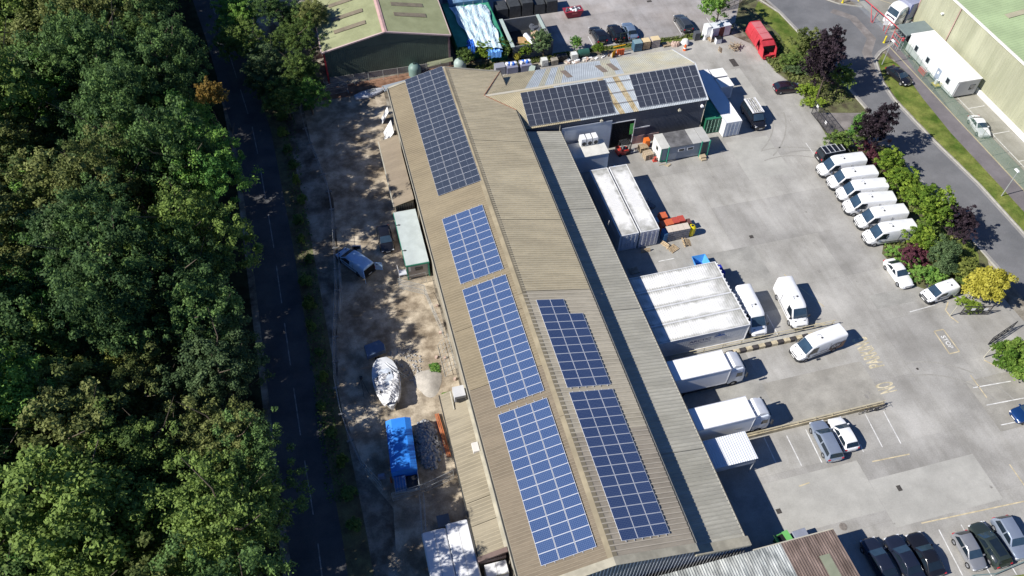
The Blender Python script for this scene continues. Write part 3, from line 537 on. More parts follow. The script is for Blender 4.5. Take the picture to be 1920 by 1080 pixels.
def ring(x,prof): 
    r=[(x,-y,z) for y,z in prof]+[(x,y,z) for y,z in reversed(prof) if y>1e-4];return r
def inset(mb,q,m,off,mi=0,th=.012):
    a,b,c,d=[Vector(p) for p in q];n=(b-a).cross(d-a).normalized();mx,my=m if isinstance(m,tuple) else (m,m)
    def pt(u,v): return (a.lerp(b,u)).lerp(d.lerp(c,u),v)
    q2=[pt(mx,my),pt(1-mx,my),pt(1-mx,1-my),pt(mx,1-my)];q3=[tuple(p+n*off) for p in q2];q4=[tuple(p-n*th) for p in q2]
    mb.add(q3+q4,[(0,1,2,3),(0,4,5,1),(1,5,6,2),(2,6,7,3),(3,7,4,0)],mi)
def wheels(t,xs,hw,r,wd=.21,rimm=None):
    for x in xs:
        for s in (-1,1):
            c=(x,s*(hw-wd/2+.02),r);mb=MB();k=-1 if s<0 else 1
            mb.lathe(c,[(r*.62,-wd/2),(r*.94,-wd/2),(r,-wd/2+.03),(r,wd/2-.03),(r*.94,wd/2),(r*.62,wd/2)],18,axis='y')
            wh_=mb.build('wheel',m_tyre,t,True,world=False)
            mb=MB();mb.lathe(c,[(0.0,k*(wd/2-.02)),(r*.2,k*(wd/2-.01)),(r*.62,k*(wd/2-.03)),(r*.62,0)],14,axis='y')
            for q in range(5):
                a=q*2*math.pi/5;mb.tube((c[0]+r*.15*math.cos(a),c[1]+k*(wd/2),c[2]+r*.15*math.sin(a)),(c[0]+r*.58*math.cos(a),c[1]+k*(wd/2-.01),c[2]+r*.58*math.sin(a)),.03,4)
            mb.build('rim',rimm or m_rim,wh_,True,world=False)
CARS={ # kind: H, belt, windscreen base/top, rear top/base (fractions of half length), bonnet front z, boot z
 'hatch':(1.45,.92,.47,.10,-.70,-.93,.66,.90),'saloon':(1.43,.92,.46,.12,-.42,-.72,.68,.93),'estate':(1.47,.93,.49,.17,-.80,-.95,.68,.92),'suv':(1.66,1.05,.46,.18,-.76,-.95,.80,1.04),
 'coupe':(1.38,.88,.34,.04,-.40,-.80,.64,.90),'mpv':(1.93,1.12,.62,.36,-.90,-.97,.88,1.10)}
def car(kind,paint,label,loc,rot,L=4.4,W=1.8,name='parked_car',cat='car',group=None,roofglass=False,rack=False,sunroof=False):
    H,belt,wb,wt,rt,rb,zf,zb=CARS[kind];h=L/2;hw=W/2
    t=thing(name,label,cat,(loc[0],loc[1],.02),rot,group)
    st=[(-1.0,.50,zb*.74,.38),(-.985,.72,zb*.88,.32),(-.95,.86,zb*.97,.25),(-.88,.95,zb,.2),(rb,.985,max(zb,belt*.98),.17),(-.5,1,belt,.17),(0,1.,belt,.17),(wb,.985,belt*1.0,.17),(.62,.975,belt*.965 if kind!='mpv' else belt*.9,.18),(.82,.93,(belt+zf)/2*1.02,.2),(.92,.84,zf*1.08,.22),(.965,.72,zf*.98,.25),(.99,.56,zf*.86,.3),(1.0,.40,zf*.66,.36)]
    rings=[]
    for x,wf,zt,zl in st:
        w_=wf*hw;mid=(zt+zl)/2
        rings.append(ring(x*h,[(0,zl),(w_*.88,zl),(w_*.97,zl+.1),(w_,mid),(w_*.985,zt-.12),(w_*.93,zt-.045),(w_*.8,zt-.01),(w_*.45,zt+.012),(0,zt+.018)]))
    mb=MB();mb.loft(rings)
    tw_=.74 if kind!='mpv' else .84;bw=.93
    def gr(x,zt,f): # greenhouse ring at x with roof height zt and taper f
        zb_=belt-.06;ht=hw*(bw+(tw_-bw)*f);return ring(x*h,[(0,zb_),(hw*bw,zb_),(hw*bw,belt-.02),(ht*1.0,zt-.09*f-.01),(ht*.93,zt-.03*f),(ht*.6,zt),(0,zt+.02*f)])
    gs=[gr(rb,belt-.0,0.02),gr(rt,H-.035,1),gr((rt+wt)/2,H,1),gr(wt,H-.03,1),gr(wb,belt-.0,0.02)]
    mb.loft(gs);mb.build('body',paint,t,True,world=False)
    # windows
    ht=hw*tw_
    def top(x): return (x*h,ht,H-.13)
    for nm,mm,xb_,xt_,zt_,sg in [('windscreen',g_blue,wb*h,wt*h,H-.03,1),('rear_window',g_dark,rb*h,rt*h,H-.035,-1)]:
        mb=MB();vs=[];fy=(-.90,-.6,0,.6,.90);dz=(-.032,0,.02,0,-.032)
        for t_ in ((.05,.5,.93) if sg>0 else (.12,.5,.86)):
            for f_,d_ in zip(fy,dz):
                hb=hw*bw*.985;hy=hb+(ht-hb)*t_;x=xb_+(xt_-xb_)*t_;z=belt+(zt_+d_-belt)*t_;vs.append((x+sg*.022,hy*f_,z+.022))
        fs=[(r_*5+i,r_*5+i+1,r_*5+i+6,r_*5+i+5) for r_ in range(2) for i in range(4)];mb.add(vs+[(x-sg*.02,y,z-.02) for x,y,z in vs],fs+[tuple(i+15 for i in reversed(f)) for f in fs]);mb.build(nm,mm,t,world=False)
    def zx(x,z):  # point on side glass
        f=(z-belt)/(H-.1-belt);return hw*(bw+(tw_-bw)*f)
    z0,z1=belt+.01,H-.15
    for s in (-1,1):
        for (xa,xb,xc,xd) in [((wb-.10),-.14,-.14,wt-.03),(-.19,(rb+.14 if rb<-.85 else rb+.10),rt+.04 if rb<-.85 else rt+.02,-.19)]:
            q=[(xa*h,s*zx(0,z0),z0),(xb*h,s*zx(0,z0),z0),(xc*h,s*zx(0,z1),z1),(xd*h,s*zx(0,z1),z1)]
            if s<0:q=[q[1],q[0],q[3],q[2]]
            mb=MB();inset(mb,q,(.01,.02),.03);mb.build('side_window',g_dark,t,world=False)
    if roofglass or sunroof:
        mb=MB();x1=(wt-.1)*h if sunroof else wt*h*.9-.08*h;mb.box((rt+.15)*h,x1,-ht*.62,ht*.62,H-.02,H+.026);mb.build('sunroof',g_dark,t,world=False)
    for s in (-1,1):
        mb=MB();mb.box(.90*h,.965*h,s*hw*.70-.13,s*hw*.70+.13,zf*.80,zf*.99);mb.build('headlight',m_lamp,t,world=False)
        mb=MB();mb.box(-.985*h,-.93*h,s*hw*.78-.11,s*hw*.78+.11,zb*.72,zb*.93);mb.build('tail_light',m_tail,t,world=False)
        mb=MB();mb.box((wb-.08)*h-.07,(wb-.08)*h+.08,s*(hw+.02)-.09,s*(hw+.02)+.09,belt-.02,belt+.12,bev=.02);mb.build('wing_mirror',paint,t,world=False)
    mb=MB();mb.box(.985*h,.999*h+.01,-.26,.26,.42,.52);mb.box(-h-.006,-.99*h,-.26,.26,.55,.65);mb.build('number_plate',m_plate,t,world=False)
    mb=MB();mb.box(.93*h,.992*h,-.45*hw,.45*hw,.50,.62);mb.build('grille',m_plast,t,world=False)
    wheels(t,(.62*h,-.60*h),hw,.32)
    if rack:
        mb=MB()
        for k in range(rack): 
            x=(rt+.06+(wt-rt-.1)*k/(rack-1))*h;mb.box(x-.03,x+.03,-ht*.93,ht*.93,H+.05,H+.09)
        mb.box(rt*h+.1,wt*h-.1,-ht*.93,-ht*.93+.05,H,H+.06);mb.box(rt*h+.1,wt*h-.1,ht*.93-.05,ht*.93,H,H+.06);mb.build('roof_rack',m_alu,t,world=False)
    return t
def pose(a,za,b,zb):
    A,B=P(*a,za),P(*b,zb);return ((A[0]+B[0])/2,(A[1]+B[1])/2),math.atan2(B[1]-A[1],B[0]-A[0]),math.hypot(B[0]-A[0],B[1]-A[1])
m_emb=M('van_emblem_dark',(.05,.03,.035),.5,var=.4,scale=4);m_emb2=M('van_emblem_brown',(.22,.11,.07),.5,var=.3,scale=3)
def van(label,loc,rot,L=6.15,W=2.02,H=2.6,paint=None,group=None,graphic=0,vent=True,small=False,doors_open=False):
    paint=paint or p_white;t=thing('small_van' if small else 'panel_van',label,'van',(loc[0],loc[1],.02),rot,group);h=L/2;hw=W/2
    if small: S=[(-h,.93,H-.1,.84,.3),(-h+.1,1,H,.86,.25),(-h+.6,1,H+.02,.86,.25),(0,1,H,.86,.2),(.10*h,.99,H-.04,.85,.2),(.22*h,.985,H-.12,.82,.2),(.60*h,.97,1.12,.88,.2),(.86*h,.92,.90,.84,.22),(.96*h,.8,.78,.74,.26),(h,.62,.55,.58,.34)]
    else: S=[(-h,.93,H-.08,.84,.42),(-h+.06,.985,H-.02,.88,.38),(-h+.5,1,H,.88,.36),(-.3,1,H+.01,.88,.36),(.30*h,1,H-.02,.87,.36),(.42*h,1,H-.10,.85,.36),(.49*h,.995,H-.24,.82,.34),(.745*h,.975,1.30,.86,.32),(.87*h,.93,1.13,.83,.3),(.955*h,.84,.98,.76,.3),(h,.66,.62,.62,.34)]
    rings=[]
    for x,wf,zt,tf,zl in S:
        w_=hw*wf;tt=hw*tf;big=zt>1.4;sh=.22 if big else .1
        bz=min(1.2,zt-.14) if big else zt-.12
        rings.append(ring(x,[(0,zl),(w_*.94,zl),(w_,zl+.12),(w_,(zl+bz)/2),(w_,bz),(tt+(.03 if big else 0),zt-sh),(tt*.97,zt-sh*.45),(tt*.86,zt-sh*.12),(tt*.5,zt),(0,zt+.015)]))
    mb=MB();mb.loft(rings);body=mb.build('body',paint,t,True,world=False)
    xa,za,xb,zb=((.60*h,1.13,.22*h,H-.12) if small else (.745*h,1.32,.49*h,H-.25))
    mb=MB();inset(mb,[(xa,-hw*.87,za),(xa,hw*.87,za),(xb,hw*.80,zb),(xb,-hw*.80,zb)],(.03,.05),.02);ws=mb.build('windscreen',g_blue,t,world=False)
    mb=MB();
    for s in (-1,1): mb.tube((xa+.02,s*.35,za+.03),(xa-.12,s*.02,za+.34),.012,4)
    mb.build('wiper',m_plast,ws,world=False)
    bz=1.2
    for s in (-1,1):
        q=[(xa-.12,s*hw*.985,za-.04),(xb-.75 if not small else xb-.8,s*hw*1.0,za-.04),(xb-.75 if not small else xb-.8,s*hw*.925,zb-.12),(xb-.06,s*hw*.9,zb-.12)]
        if s<0:q=[q[1],q[0],q[3],q[2]]
        mb=MB();inset(mb,q,(.03,.05),.02);mb.build('side_window',g_dark,t,world=False)
        mb=MB();mb.box(xa-.22,xa-.08,s*(hw+.14)-.12,s*(hw+.14)+.12,za,za+.34,bev=.03);mb.build('wing_mirror',m_plast,t,world=False)
        mb=MB();mb.box(.90*h,.965*h,s*hw*.68-.15,s*hw*.68+.15,.68 if not small else .6,.92 if not small else .8);mb.build('headlight',m_lamp,t,world=False)
        mb=MB();mb.box(-h-.012,-h+.05,s*hw*.86-.06,s*hw*.86+.06,.8,1.25);mb.build('tail_light',m_tail,t,world=False)
        mb=MB();mb.box(-.62*h,.42*h,s*hw-.012,s*hw+.014,.72,.82);mb.build('side_strip',m_plast,t,world=False)
        mb=MB();mb.box(-.3*h,-.27*h,s*hw-.01,s*hw+.008,.5,H-.5);mb.box(.28*h,.29*h,s*hw-.01,s*hw+.008,.5,H-.6);mb.build('door_seam',M('seam_grey',(.3,.31,.33),.6),t,world=False)
    mb=MB();b0=[];
    for x,wf in ((.82*h,.97),(.95*h,.87),(h+.02,.68)):
        b0.append([(x,-hw*wf,.28),(x,hw*wf,.28),(x,hw*wf,.66),(x,-hw*wf,.66)])
    mb.loft(b0);mb.box(-h-.08,-h+.1,-hw*.92,hw*.92,.36,.56);mb.build('bumper',m_plast,t,world=False)
    mb=MB();mb.box(.955*h,.985*h,-.5,.5,.70,.86);mb.build('grille',m_plast,t,world=False)
    mb=MB();mb.box(h+.012,h+.03,-.26,.26,.42,.53);mb.box(-h-.09,-h-.06,-.26,.26,.6,.7);mb.build('number_plate',m_plate,t,world=False)
    mb=MB()
    for s in (-1,1): mb.box(.80*h,.835*h,s*.55-.16,s*.55+.10,1.14 if not small else .93,1.21 if not small else 1.0)
    mb.build('bonnet_vent',m_plast,t,world=False)
    wheels(t,(.66*h,-.58*h),hw,.35,.22,m_rim if not small else m_plast)
    if vent:
        x=(.02 if not small else -.55)*h;mb=MB();mb.lathe((x+.0,.18,H-.01),[(0,.13),(.07,.13),(.11,.08),(.11,0)],12);mb.build('roof_vent',m_plast,t,world=False)
        mb=MB();mb.box(x-.05,x+.35,-.34,-.28,H,H+.07);mb.box(x-.09,x-.03,-.34,0,H,H+.05);mb.build('roof_bracket',M('bracket_grey',(.45,.46,.48),.5),t,world=False)
    if graphic:
        for s in (1,) if graphic==1 else (1,-1):
            mb=MB();x0,x1=-.82*h,-.30*h;y=s*(hw+.012);z0,z1=.62,1.75
            n=22;cx_,cz=(x0+x1)/2,(z0+z1)/2
            mb.add([(cx_+(x1-x0)/2*math.cos(2*math.pi*i/n),y,cz+(z1-z0)/2*math.sin(2*math.pi*i/n)) for i in range(n)],[tuple(range(n))])
            if graphic==3: mb.add([(-.97*h,y-s*.004,.45),(x1-.5,y-s*.004,.45),(x1+.1,y-s*.004,.9),(x1-.5,y-s*.004,1.45),(-.97*h,y-s*.004,1.7)],[(0,1,2,3,4)],1)
            e=mb.build('emblem',[m_emb,m_emb2],t,world=False)
            mb=MB()
            for k in range(5):
                xx=x0+.30+k*(x1-x0-.6)/4.5;mb.box(xx,xx+.07,y-.004,y+.004*s+.002,cz-.2,cz+.2);mb.box(xx,xx+.17,y-.004,y+.004*s+.002,cz-.02+.18*(k%2),cz+.05+.18*(k%2))
            for k in range(14):
                a=math.pi*(.15+.7*k/13);mb.tube((cx_+(x1-x0)*.42*math.cos(a),y+.003*s,cz+(z1-z0)*.40*math.sin(a)),(cx_+(x1-x0)*.42*math.cos(a+.2),y+.003*s,cz+(z1-z0)*.40*math.sin(a+.2)),.015,4)
            mb.build('lettering',p_white,e,world=False)
            mb=MB()
            for k in range(7): mb.box(-.22*h+k*.17,-.22*h+k*.17+.1,y-.006,y+.002,1.1,1.1+.14+.05*(k%2))
            mb.build('side_lettering',m_emb,t,world=False)
    if doors_open:
        for s in (-1,1):
            t_=MB();a=R(105) ;x0=-h;y0=s*hw*.93;dx,dy=-math.cos(R(35))*.9,s*math.sin(R(35))*.9
            t_.slab((x0,y0,.45),(x0+dx,y0+dy,.45),(x0+dx,y0+dy,H-.2),(x0,y0,H-.2),.06);dr=t_.build('rear_door',paint,t,world=False)
            g=MB();nn=Vector((dx,dy,0)).normalized()
            g.slab((x0+dx*.2,y0+dy*.2-.0,1.3),(x0+dx*.8,y0+dy*.8,1.3),(x0+dx*.8,y0+dy*.8,H-.35),(x0+dx*.2,y0+dy*.2,H-.35),.075);g.build('door_window',g_dark,dr,world=False)
        mb=MB();mb.box(-h-.02,-h+.3,-hw*.86,hw*.86,.5,H-.25);mb.build('load_bay',MATS['doorway_black'],t,world=False)
        for s in (-1,):
            mb=MB();x0=.50*h;y0=s*hw;mb.slab((x0,y0,.45),(x0-.75,y0+s*.75,.45),(x0-.75,y0+s*.75,1.75),(x0,y0,1.75),.06);dr=mb.build('front_door',paint,t,world=False)
            mb=MB();mb.slab((x0-.1,y0+s*.1,1.15),(x0-.68,y0+s*.68,1.15),(x0-.68,y0+s*.68,1.65),(x0-.1,y0+s*.1,1.65),.075);mb.build('door_window',g_dark,dr,world=False)
            mb=MB();mb.box(x0-.85,x0-.05,s*hw-.02,s*hw+.02,.5,1.75);mb.build('cab_opening',MATS['doorway_black'],t,world=False)
    return t
G='white panel vans in the yard'
VR_=[((1622.5,291.3),(1532.8,323),'plain white panel van at the top of the row of six',0),
 ((1643.3,316.4),(1552.5,346),'white panel van second from the top in the row of six, with emblem',2),
 ((1663,340.5),(1569,367.8),'white panel van third from the top in the row of six, with lettering',2),
 ((1677.2,365.6),(1582,391.9),'plain white panel van fourth from the top of the row of six',0),
 ((1700.2,389.2),(1604,419.9),'plain white panel van fifth from the top of the row of six',0),
 ((1716.6,417.7),(1619.2,449.4),'plain white panel van at the bottom of the row of six',0)]
for a,b,l,g in VR_:
    c,r,_=pose(a,2.55,b,.5);van(l,c,r,group=G,graphic=g)
c,r,_=pose((1393.8,533),2.55,(1423.8,631),.5);van('white panel van parked tight against the ends of the four white containers',c,r,group=G)
c,r,_=pose((1472.5,518.8),2.55,(1500.6,615),.5);van('white panel van standing in the open bay inside yellow lines, right of the four containers',c,r,group=G)
c,r,_=pose((1582.5,616.3),2.45,(1486,667.5),.5);van('white panel van with brown emblem beside the painted words NO PARKING',c,r,graphic=3,group=G)
c,r,_=pose((1791,530.3),1.8,(1734,558.8),.5);van('small white van with dark rear side panel by the bright yellow bush',c,r,L=4.25,W=1.78,H=1.82,small=True,graphic=0)
o=COL.objects[-1]
c,r,_=pose((693,500),1.95,(636,471.6),.5);van('white van coloured blue for the tree shade, with its doors open',c,r,L=5.3,W=1.95,H=1.98,paint=gloss('paint_white_in_shade',(.42,.62,.88),.3),small=True,vent=False,doors_open=True)  # a white van: the blue of sky-lit shade is put into its paint
def pc(kind,paint,label,a,b,za=.7,zb=.5,L=4.4,W=1.8,**k):
    c,r,d=pose(a,za,b,zb);return car(kind,paint,label,c,r,L,W,**k)
pc('coupe',p_white,'white coupe beside the shrub bed, above the small white van',(1667.4,486.6),(1702.4,538),L=4.45,W=1.84)
pc('coupe',p_white,'white coupe behind the chain link fence beside the pale green building on the right',(1823.8,216),(1848.8,257.5),L=4.35,W=1.84)
pc('estate',p_silver,'silver blue estate car beside a white hatchback below the yellow low wall',(1567.7,862),(1529.4,791),L=4.7,W=1.85)
pc('hatch',p_white,'white hatchback with dark rear window touching side by side with the silver estate',(1597.2,841.3),(1564.4,786.6),L=3.95,W=1.75)
car('saloon',p_blue,'dark blue car cut off by the right edge, alone in the marked bays',(65.6,27.6),R(183),4.4,1.8)
G='cars parked in the bottom right rows'
for kind,p,l,x,y,r,L,W,kw in [('saloon',p_navy,'black car in the shade of the brown roofed building, leftmost of the bottom row',41.3,17.25,91,4.6,1.82,{}),
  ('saloon',p_navy,'dark navy saloon second from the left in the bottom row',43.7,16.9,92,4.6,1.84,{}),
  ('coupe',p_black,'glossy black car third from the left in the bottom row',45.85,16.75,90,4.35,1.86,{}),
  ('hatch',p_silver2,'grey silver hatchback with its windscreen towards the bottom, left of the dark green estate',50.15,16.0,-92,3.75,1.7,{}),
  ('estate',p_green,'dark green estate car between the grey silver hatchback and the corner silver car',52.35,16.05,92,4.5,1.82,dict(roofglass=True)),
  ('suv',p_silver,'pale silver car in the bottom right corner, rightmost of the bottom row',54.75,16.1,-94,4.2,1.8,{})]:
    car(kind,p,l,(x,y),R(r),L,W,group=G,**kw)
G='cars parked in the neighbouring yard at the top'
for kind,p,l,a,b,L in [('hatch',p_black,'black hatchback leftmost of the three cars by the grass strip in the top yard',(1132,81),(1110.3,49),4.5),
  ('suv',p_black,'black car with silver window trim in the middle of the three in the top yard',(1162.8,75.5),(1145.3,48),4.3),
  ('saloon',p_sblue,'silver blue saloon rightmost of the three cars in the top yard',(1188,71),(1173.8,44.8),4.5)]:
    pc(kind,p,l,a,b,L=L,group=G)
pc('estate',p_grey,'dark grey estate alone in the top yard, left of the round green tree',(1292,57),(1270,28.4),L=4.7,group=G)
pc('hatch',p_plum,'dark plum hatchback parked sideways against the lime green hedge by the purple shrubs',(1453,165),(1498.3,163),L=4.1,W=1.75)
pc('saloon',p_black,'black saloon parked half on the grass verge of the estate road',(1668,126),(1704,158),L=4.6,W=1.85)
pc('hatch',p_black,'black car in deep shade left of the pale roofed cabin',(717,423.4),(728,472.7),L=4.3)
c,r,_=pose((1537,287),1.2,(1594,279),.9);car('mpv',p_black,'black van with four silver roof bars at the top of the white van row',(65.3,69.4),R(1),5.0,1.92,name='black_van',cat='van',rack=5)
# black pickup with ladder rack
t=car('mpv',p_black,'black van with a white ladder rack near the long white container',((58.7+57.6)/2-.1,79.7),R(-92),5.3,1.95,name='ladder_van',cat='van')
mb=MB();
for s in (-.75,.75): mb.box(-2.3,1.0,s-.12,s+.12,2.0,2.12)
for k in range(13): mb.box(-2.2+k*.26,-2.12+k*.26,-.7,.7,2.08,2.12)
mb.build('ladder_rack',p_white,t,world=False)
mb=MB()
for s in (-.4,-.1,.25,.5): mb.tube((-2.2,s,2.17),(.9,s,2.17),.035,5)
mb.build('ladder',M('ladder_mixed',(.5,.45,.25),.6,var=.5,scale=3,col2=(.6,.6,.6)),t,world=False)
# rigid trucks
def truck(label,y0,y1,xb0,xb1,xc,zt=3.9):
    t=thing('box_truck',label,'truck',((xb0+xc)/2,(y0+y1)/2,0),0,'white box trucks backed up to the canopy')
    mb=MB();mb.box(xb0,xb1,y0,y1,1.05,zt,bev=.05);bx=mb.build('cargo_box',M('truck_white',(.82,.83,.85),.45,var=.03,scale=.5),t,bevel=.03)
    mb=MB();
    for y in (y0-.01,y1-.03): mb.box(xb0,xb1,y,y+.04,zt-.12,zt-.02);mb.box(xb0,xb1,y,y+.04,1.05,1.15)
    mb.box(xb1-.06,xb1+.01,y0-.01,y0+.04,1.05,zt);mb.box(xb1-.06,xb1+.01,y1-.03,y1+.02,1.05,zt);mb.build('edge_trim',m_alu,t)
    mb=MB();mb.box(xb0,xc-.5,y0+.5,y1-.5,.55,.95);mb.box(xb0+2.2,xb1-1.2,y0+.12,y0+.18,.4,.95);mb.box(xb0+2.2,xb1-1.2,y1-.18,y1-.12,.4,.95);mb.build('chassis',m_plast,t)
    ya,yb=y0+.10,y1-.10;my=(ya+yb)/2;hw=(yb-ya)/2
    def rg(x,w_,zl,zt_): 
        pr=[(0,zl),(w_*.97,zl),(w_,zl+.15),(w_,1.7),(w_*.985,zt_-.35),(w_*.93,zt_-.1),(w_*.7,zt_),(0,zt_+.03)]
        return [(x,my-y,z) for y,z in pr]+[(x,my+y,z) for y,z in reversed(pr) if y>0]
    c0=xb1+.25;mb=MB();mb.loft([rg(c0,hw*.96,.6,3.25),rg(c0+.1,hw,.55,3.3),rg(xc-.55,hw,.5,3.25),rg(xc-.28,hw*.98,.45,3.0),rg(xc-.12,hw*.95,.42,2.35),rg(xc-.03,hw*.93,.4,1.5),rg(xc,hw*.88,.42,1.3)]);cab=mb.build('cab',gloss('cab_white',(.66,.72,.82),.3),t,True)
    mb=MB();inset(mb,[(xc-.06,my-hw*.9,1.72),(xc-.06,my+hw*.9,1.72),(xc-.33,my+hw*.86,2.95),(xc-.33,my-hw*.86,2.95)],(.02,.04),.05);mb.build('windscreen',g_blue,cab)
    mb=MB();mb.slab((xc-.36,my-hw*.88,2.97),(xc-.05,my-hw*.8,2.86),(xc-.05,my+hw*.8,2.86),(xc-.36,my+hw*.88,2.97),.05);mb.build('sun_visor',g_dark,cab)
    for s in (-1,1):
        y=my+s*hw;q=[(xc-.35,y,1.75),(xc-1.15,y,1.75),(xc-1.15,y,2.5),(xc-.5,y,2.5)]
        if s<0:q=[q[1],q[0],q[3],q[2]]
        mb=MB();inset(mb,q,(.02,.02),.02);mb.build('side_window',g_dark,cab)
        mb=MB();mb.box(xc-.12,xc+.02,y+s*.22-.1,y+s*.22+.1,1.8,2.5);mb.tube((xc-.1,y,2.4),(xc-.05,y+s*.2,2.4),.02,4);mb.build('wing_mirror',m_plast,cab)
        mb=MB();mb.box(xc-.03,xc+.03,y-s*.35-.15,y-s*.35+.15,.75,.95);mb.build('headlight',m_lamp,cab)
        for x in (xc-1.15,xb0+2.0):
            mb=MB();mb.lathe((x,y-s*.14,.48),[(.2,-.15),(.46,-.15),(.48,-.12),(.48,.12),(.46,.15),(.2,.15)],18,axis='y');wl=mb.build('wheel',m_tyre,t,True)
            mb=MB();mb.lathe((x,y-s*.14,.48),[(0,s*.1),(.12,s*.14),(.3,s*.12),(.3,0)],14,axis='y');mb.build('rim',m_rim,wl,True)
    mb=MB();
    rr=[]
    for x,z,w_ in ((c0+.0,3.28,hw*.9),(c0+.35,3.72,hw*.86),(c0+.75,3.62,hw*.86),(xc-.5,3.27,hw*.8)): rr.append([(x,my-w_,3.2),(x,my-w_*.95,z),(x,my+w_*.95,z),(x,my+w_,3.2)])
    mb.loft(rr);mb.build('wind_deflector',p_white,cab,True)
    mb=MB();mb.box(xc-.04,xc+.03,my-hw*.8,my+hw*.8,.95,1.25);mb.box(xc-.1,xc+.05,my-hw*.92,my+hw*.92,.38,.62);mb.build('bumper',m_plast,cab)
    return t
truck('white box truck backed under the canopy, directly below the black and yellow kerb',38.7,41.25,28.1,35.2,37.35)
t2=truck('white box truck backed under the canopy, directly above the low ribbed awning',32.75,35.3,28.1,35.2,37.4)
mb=MB();
for k in range(6): mb.box(33.2+k*.14,33.28+k*.14,32.735,32.745,2.1,2.22)
mb.build('lettering',m_gutl,t2)
# articulated lorry
t=thing('articulated_lorry','white fronted lorry with swirling dark side graphic facing the estate road','lorry',(95,97.3,0),R(12))
mb=MB();hw=1.22
def rg(x,w_,zl,zt_): return ring(x,[(0,zl),(w_*.97,zl),(w_,zl+.2),(w_,1.9),(w_*.97,zt_-.4),(w_*.86,zt_-.08),(w_*.5,zt_),(0,zt_+.02)])
mb.loft([rg(-3.2,hw*.9,.6,3.7),rg(-3.4,hw,.55,3.75),rg(-4.4,hw,.5,3.7),rg(-4.9,hw*.98,.45,3.3),rg(-5.15,hw*.96,.42,2.2),rg(-5.25,hw*.94,.4,1.4),rg(-5.28,hw*.8,.5,.9)]);cab=mb.build('cab',p_white,t,True,world=False)
mb=MB();inset(mb,[(-5.18,hw*.9,2.15),(-5.18,-hw*.9,2.15),(-4.92,-hw*.84,3.15),(-4.92,hw*.84,3.15)],(.02,.03),.04);mb.build('windscreen',g_blue,cab,world=False)
mb=MB();inset(mb,[(-5.24,hw*.7,.9),(-5.24,-hw*.7,.9),(-5.16,-hw*.75,1.9),(-5.16,hw*.75,1.9)],(.02,.03),.04);mb.build('grille',M('grille_plum',(.05,.04,.07),.4),cab,world=False)
mb=MB();mb.add([(-4.95+.0,-hw-.012,1.9),(-4.2,-hw-.012,1.9),(-4.2,-hw-.012,2.6),(-4.75,-hw-.012,2.6)],[(0,1,2,3)]);mb.build('side_window',g_dark,cab,world=False)
mb=MB()
for k in range(16):
    a=math.pi*2*k/18;mb.tube((-4.0+.55*math.cos(a),-hw*.97-.02,2.65+.6*math.sin(a)),(-4.0+.55*math.cos(a+.36),-hw*.97-.02,2.65+.6*math.sin(a+.36)),.05,4)
mb.build('swirl_graphic',M('swirl_teal',(.06,.16,.2),.4),cab,world=False)
mb=MB();mb.box(-2.9,5.5,-1.26,1.26,1.1,4.0);mb.build('trailer',M('trailer_grey',(.28,.30,.40),.5,var=.08),t,world=False)
mb=MB();mb.add([(-2.9,-1.275,1.12),(-1.2,-1.275,1.5),(.5,-1.275,2.4),(2,-1.275,3.95),(5.5,-1.275,3.95),(5.5,-1.275,1.12)],[(0,1,2,3,4,5)]);mb.build('trailer_graphic',M('graphic_teal',(.02,.13,.13),.5),t,world=False)
mb=MB();mb.add([(-2.9,-1.27,2.6),(-2.9,-1.27,4.0),(-2.5,-1.27,4.0),(-2.6,-1.27,2.0)],[(0,1,2,3)]);mb.build('trailer_stripe',gloss('stripe_blue',(.06,.12,.6),.4),t,world=False)
mb=MB();mb.box(-3.2,5.4,-.6,.6,.5,1.05);mb.box(-2.6,-1.2,-1.22,-.9,.45,1.0,1);mb.build('chassis',[m_plast,p_white],t,world=False)
for x in (-4.4,-1.0,.1,3,4.2):
    for s in (-1,1):
        mb=MB();mb.lathe((x,s*1.08,.5),[(.2,-.15),(.48,-.15),(.5,-.1),(.5,.1),(.48,.15),(.2,.15)],16,axis='y');wl=mb.build('wheel',m_tyre,t,True,world=False);mb=MB();mb.lathe((x,s*1.08,.5),[(0,s*.12),(.28,s*.12),(.28,0)],12,axis='y');mb.build('rim',m_rim,wl,True,world=False)
car('hatch',p_red,'dark red car just cut off by the top edge near the red gate barrier',(91.6,106.8),R(10),4.2,1.8)
# red waste compactor
t=thing('waste_compactor','red steel waste compactor with hooked open end beside the grass by the estate road','waste compactor',(67.0,95.9,0),R(-92))
pr=[(0,.35),(.95,.35),(1.2,.7),(1.22,1.3),(1.0,2.35),(.8,2.5),(0,2.52)]
m_red=M('compactor_red',(.50,.045,.06),.5,var=.1,scale=.6,stain=.15,stscale=.5);m_redf=M('compactor_faded',(.52,.16,.17),.6,var=.12,scale=.8)
mb=MB();mb.loft([ring(-3.4,[(y*.9,z) for y,z in pr]),ring(-3.2,pr),ring(1.6,pr)]);mb.build('body',m_red,t,world=False)
mb=MB();mb.slab((-3.15,-.78,2.53),(1.5,-.78,2.53),(1.5,.78,2.53),(-3.15,.78,2.53),.02);mb.build('roof_panel',m_redf,t,world=False)
mb=MB();
for x in (-3.25,-1.6,0,1.6): mb.loft([ring(x-.05,[(y*1.03,z*1.01) for y,z in pr]),ring(x+.05,[(y*1.03,z*1.01) for y,z in pr])])
mb.build('rib',m_red,t,world=False)
mb=MB();
for s in (-1,1): mb.slab((1.6,s*1.1,.35),(3.3,s*1.1,.35),(3.0,s*1.1,1.6),(1.6,s*1.05,2.2),.08);mb.box(1.6,3.5,s*1.0-.08,s*1.0+.08,.2,.4)
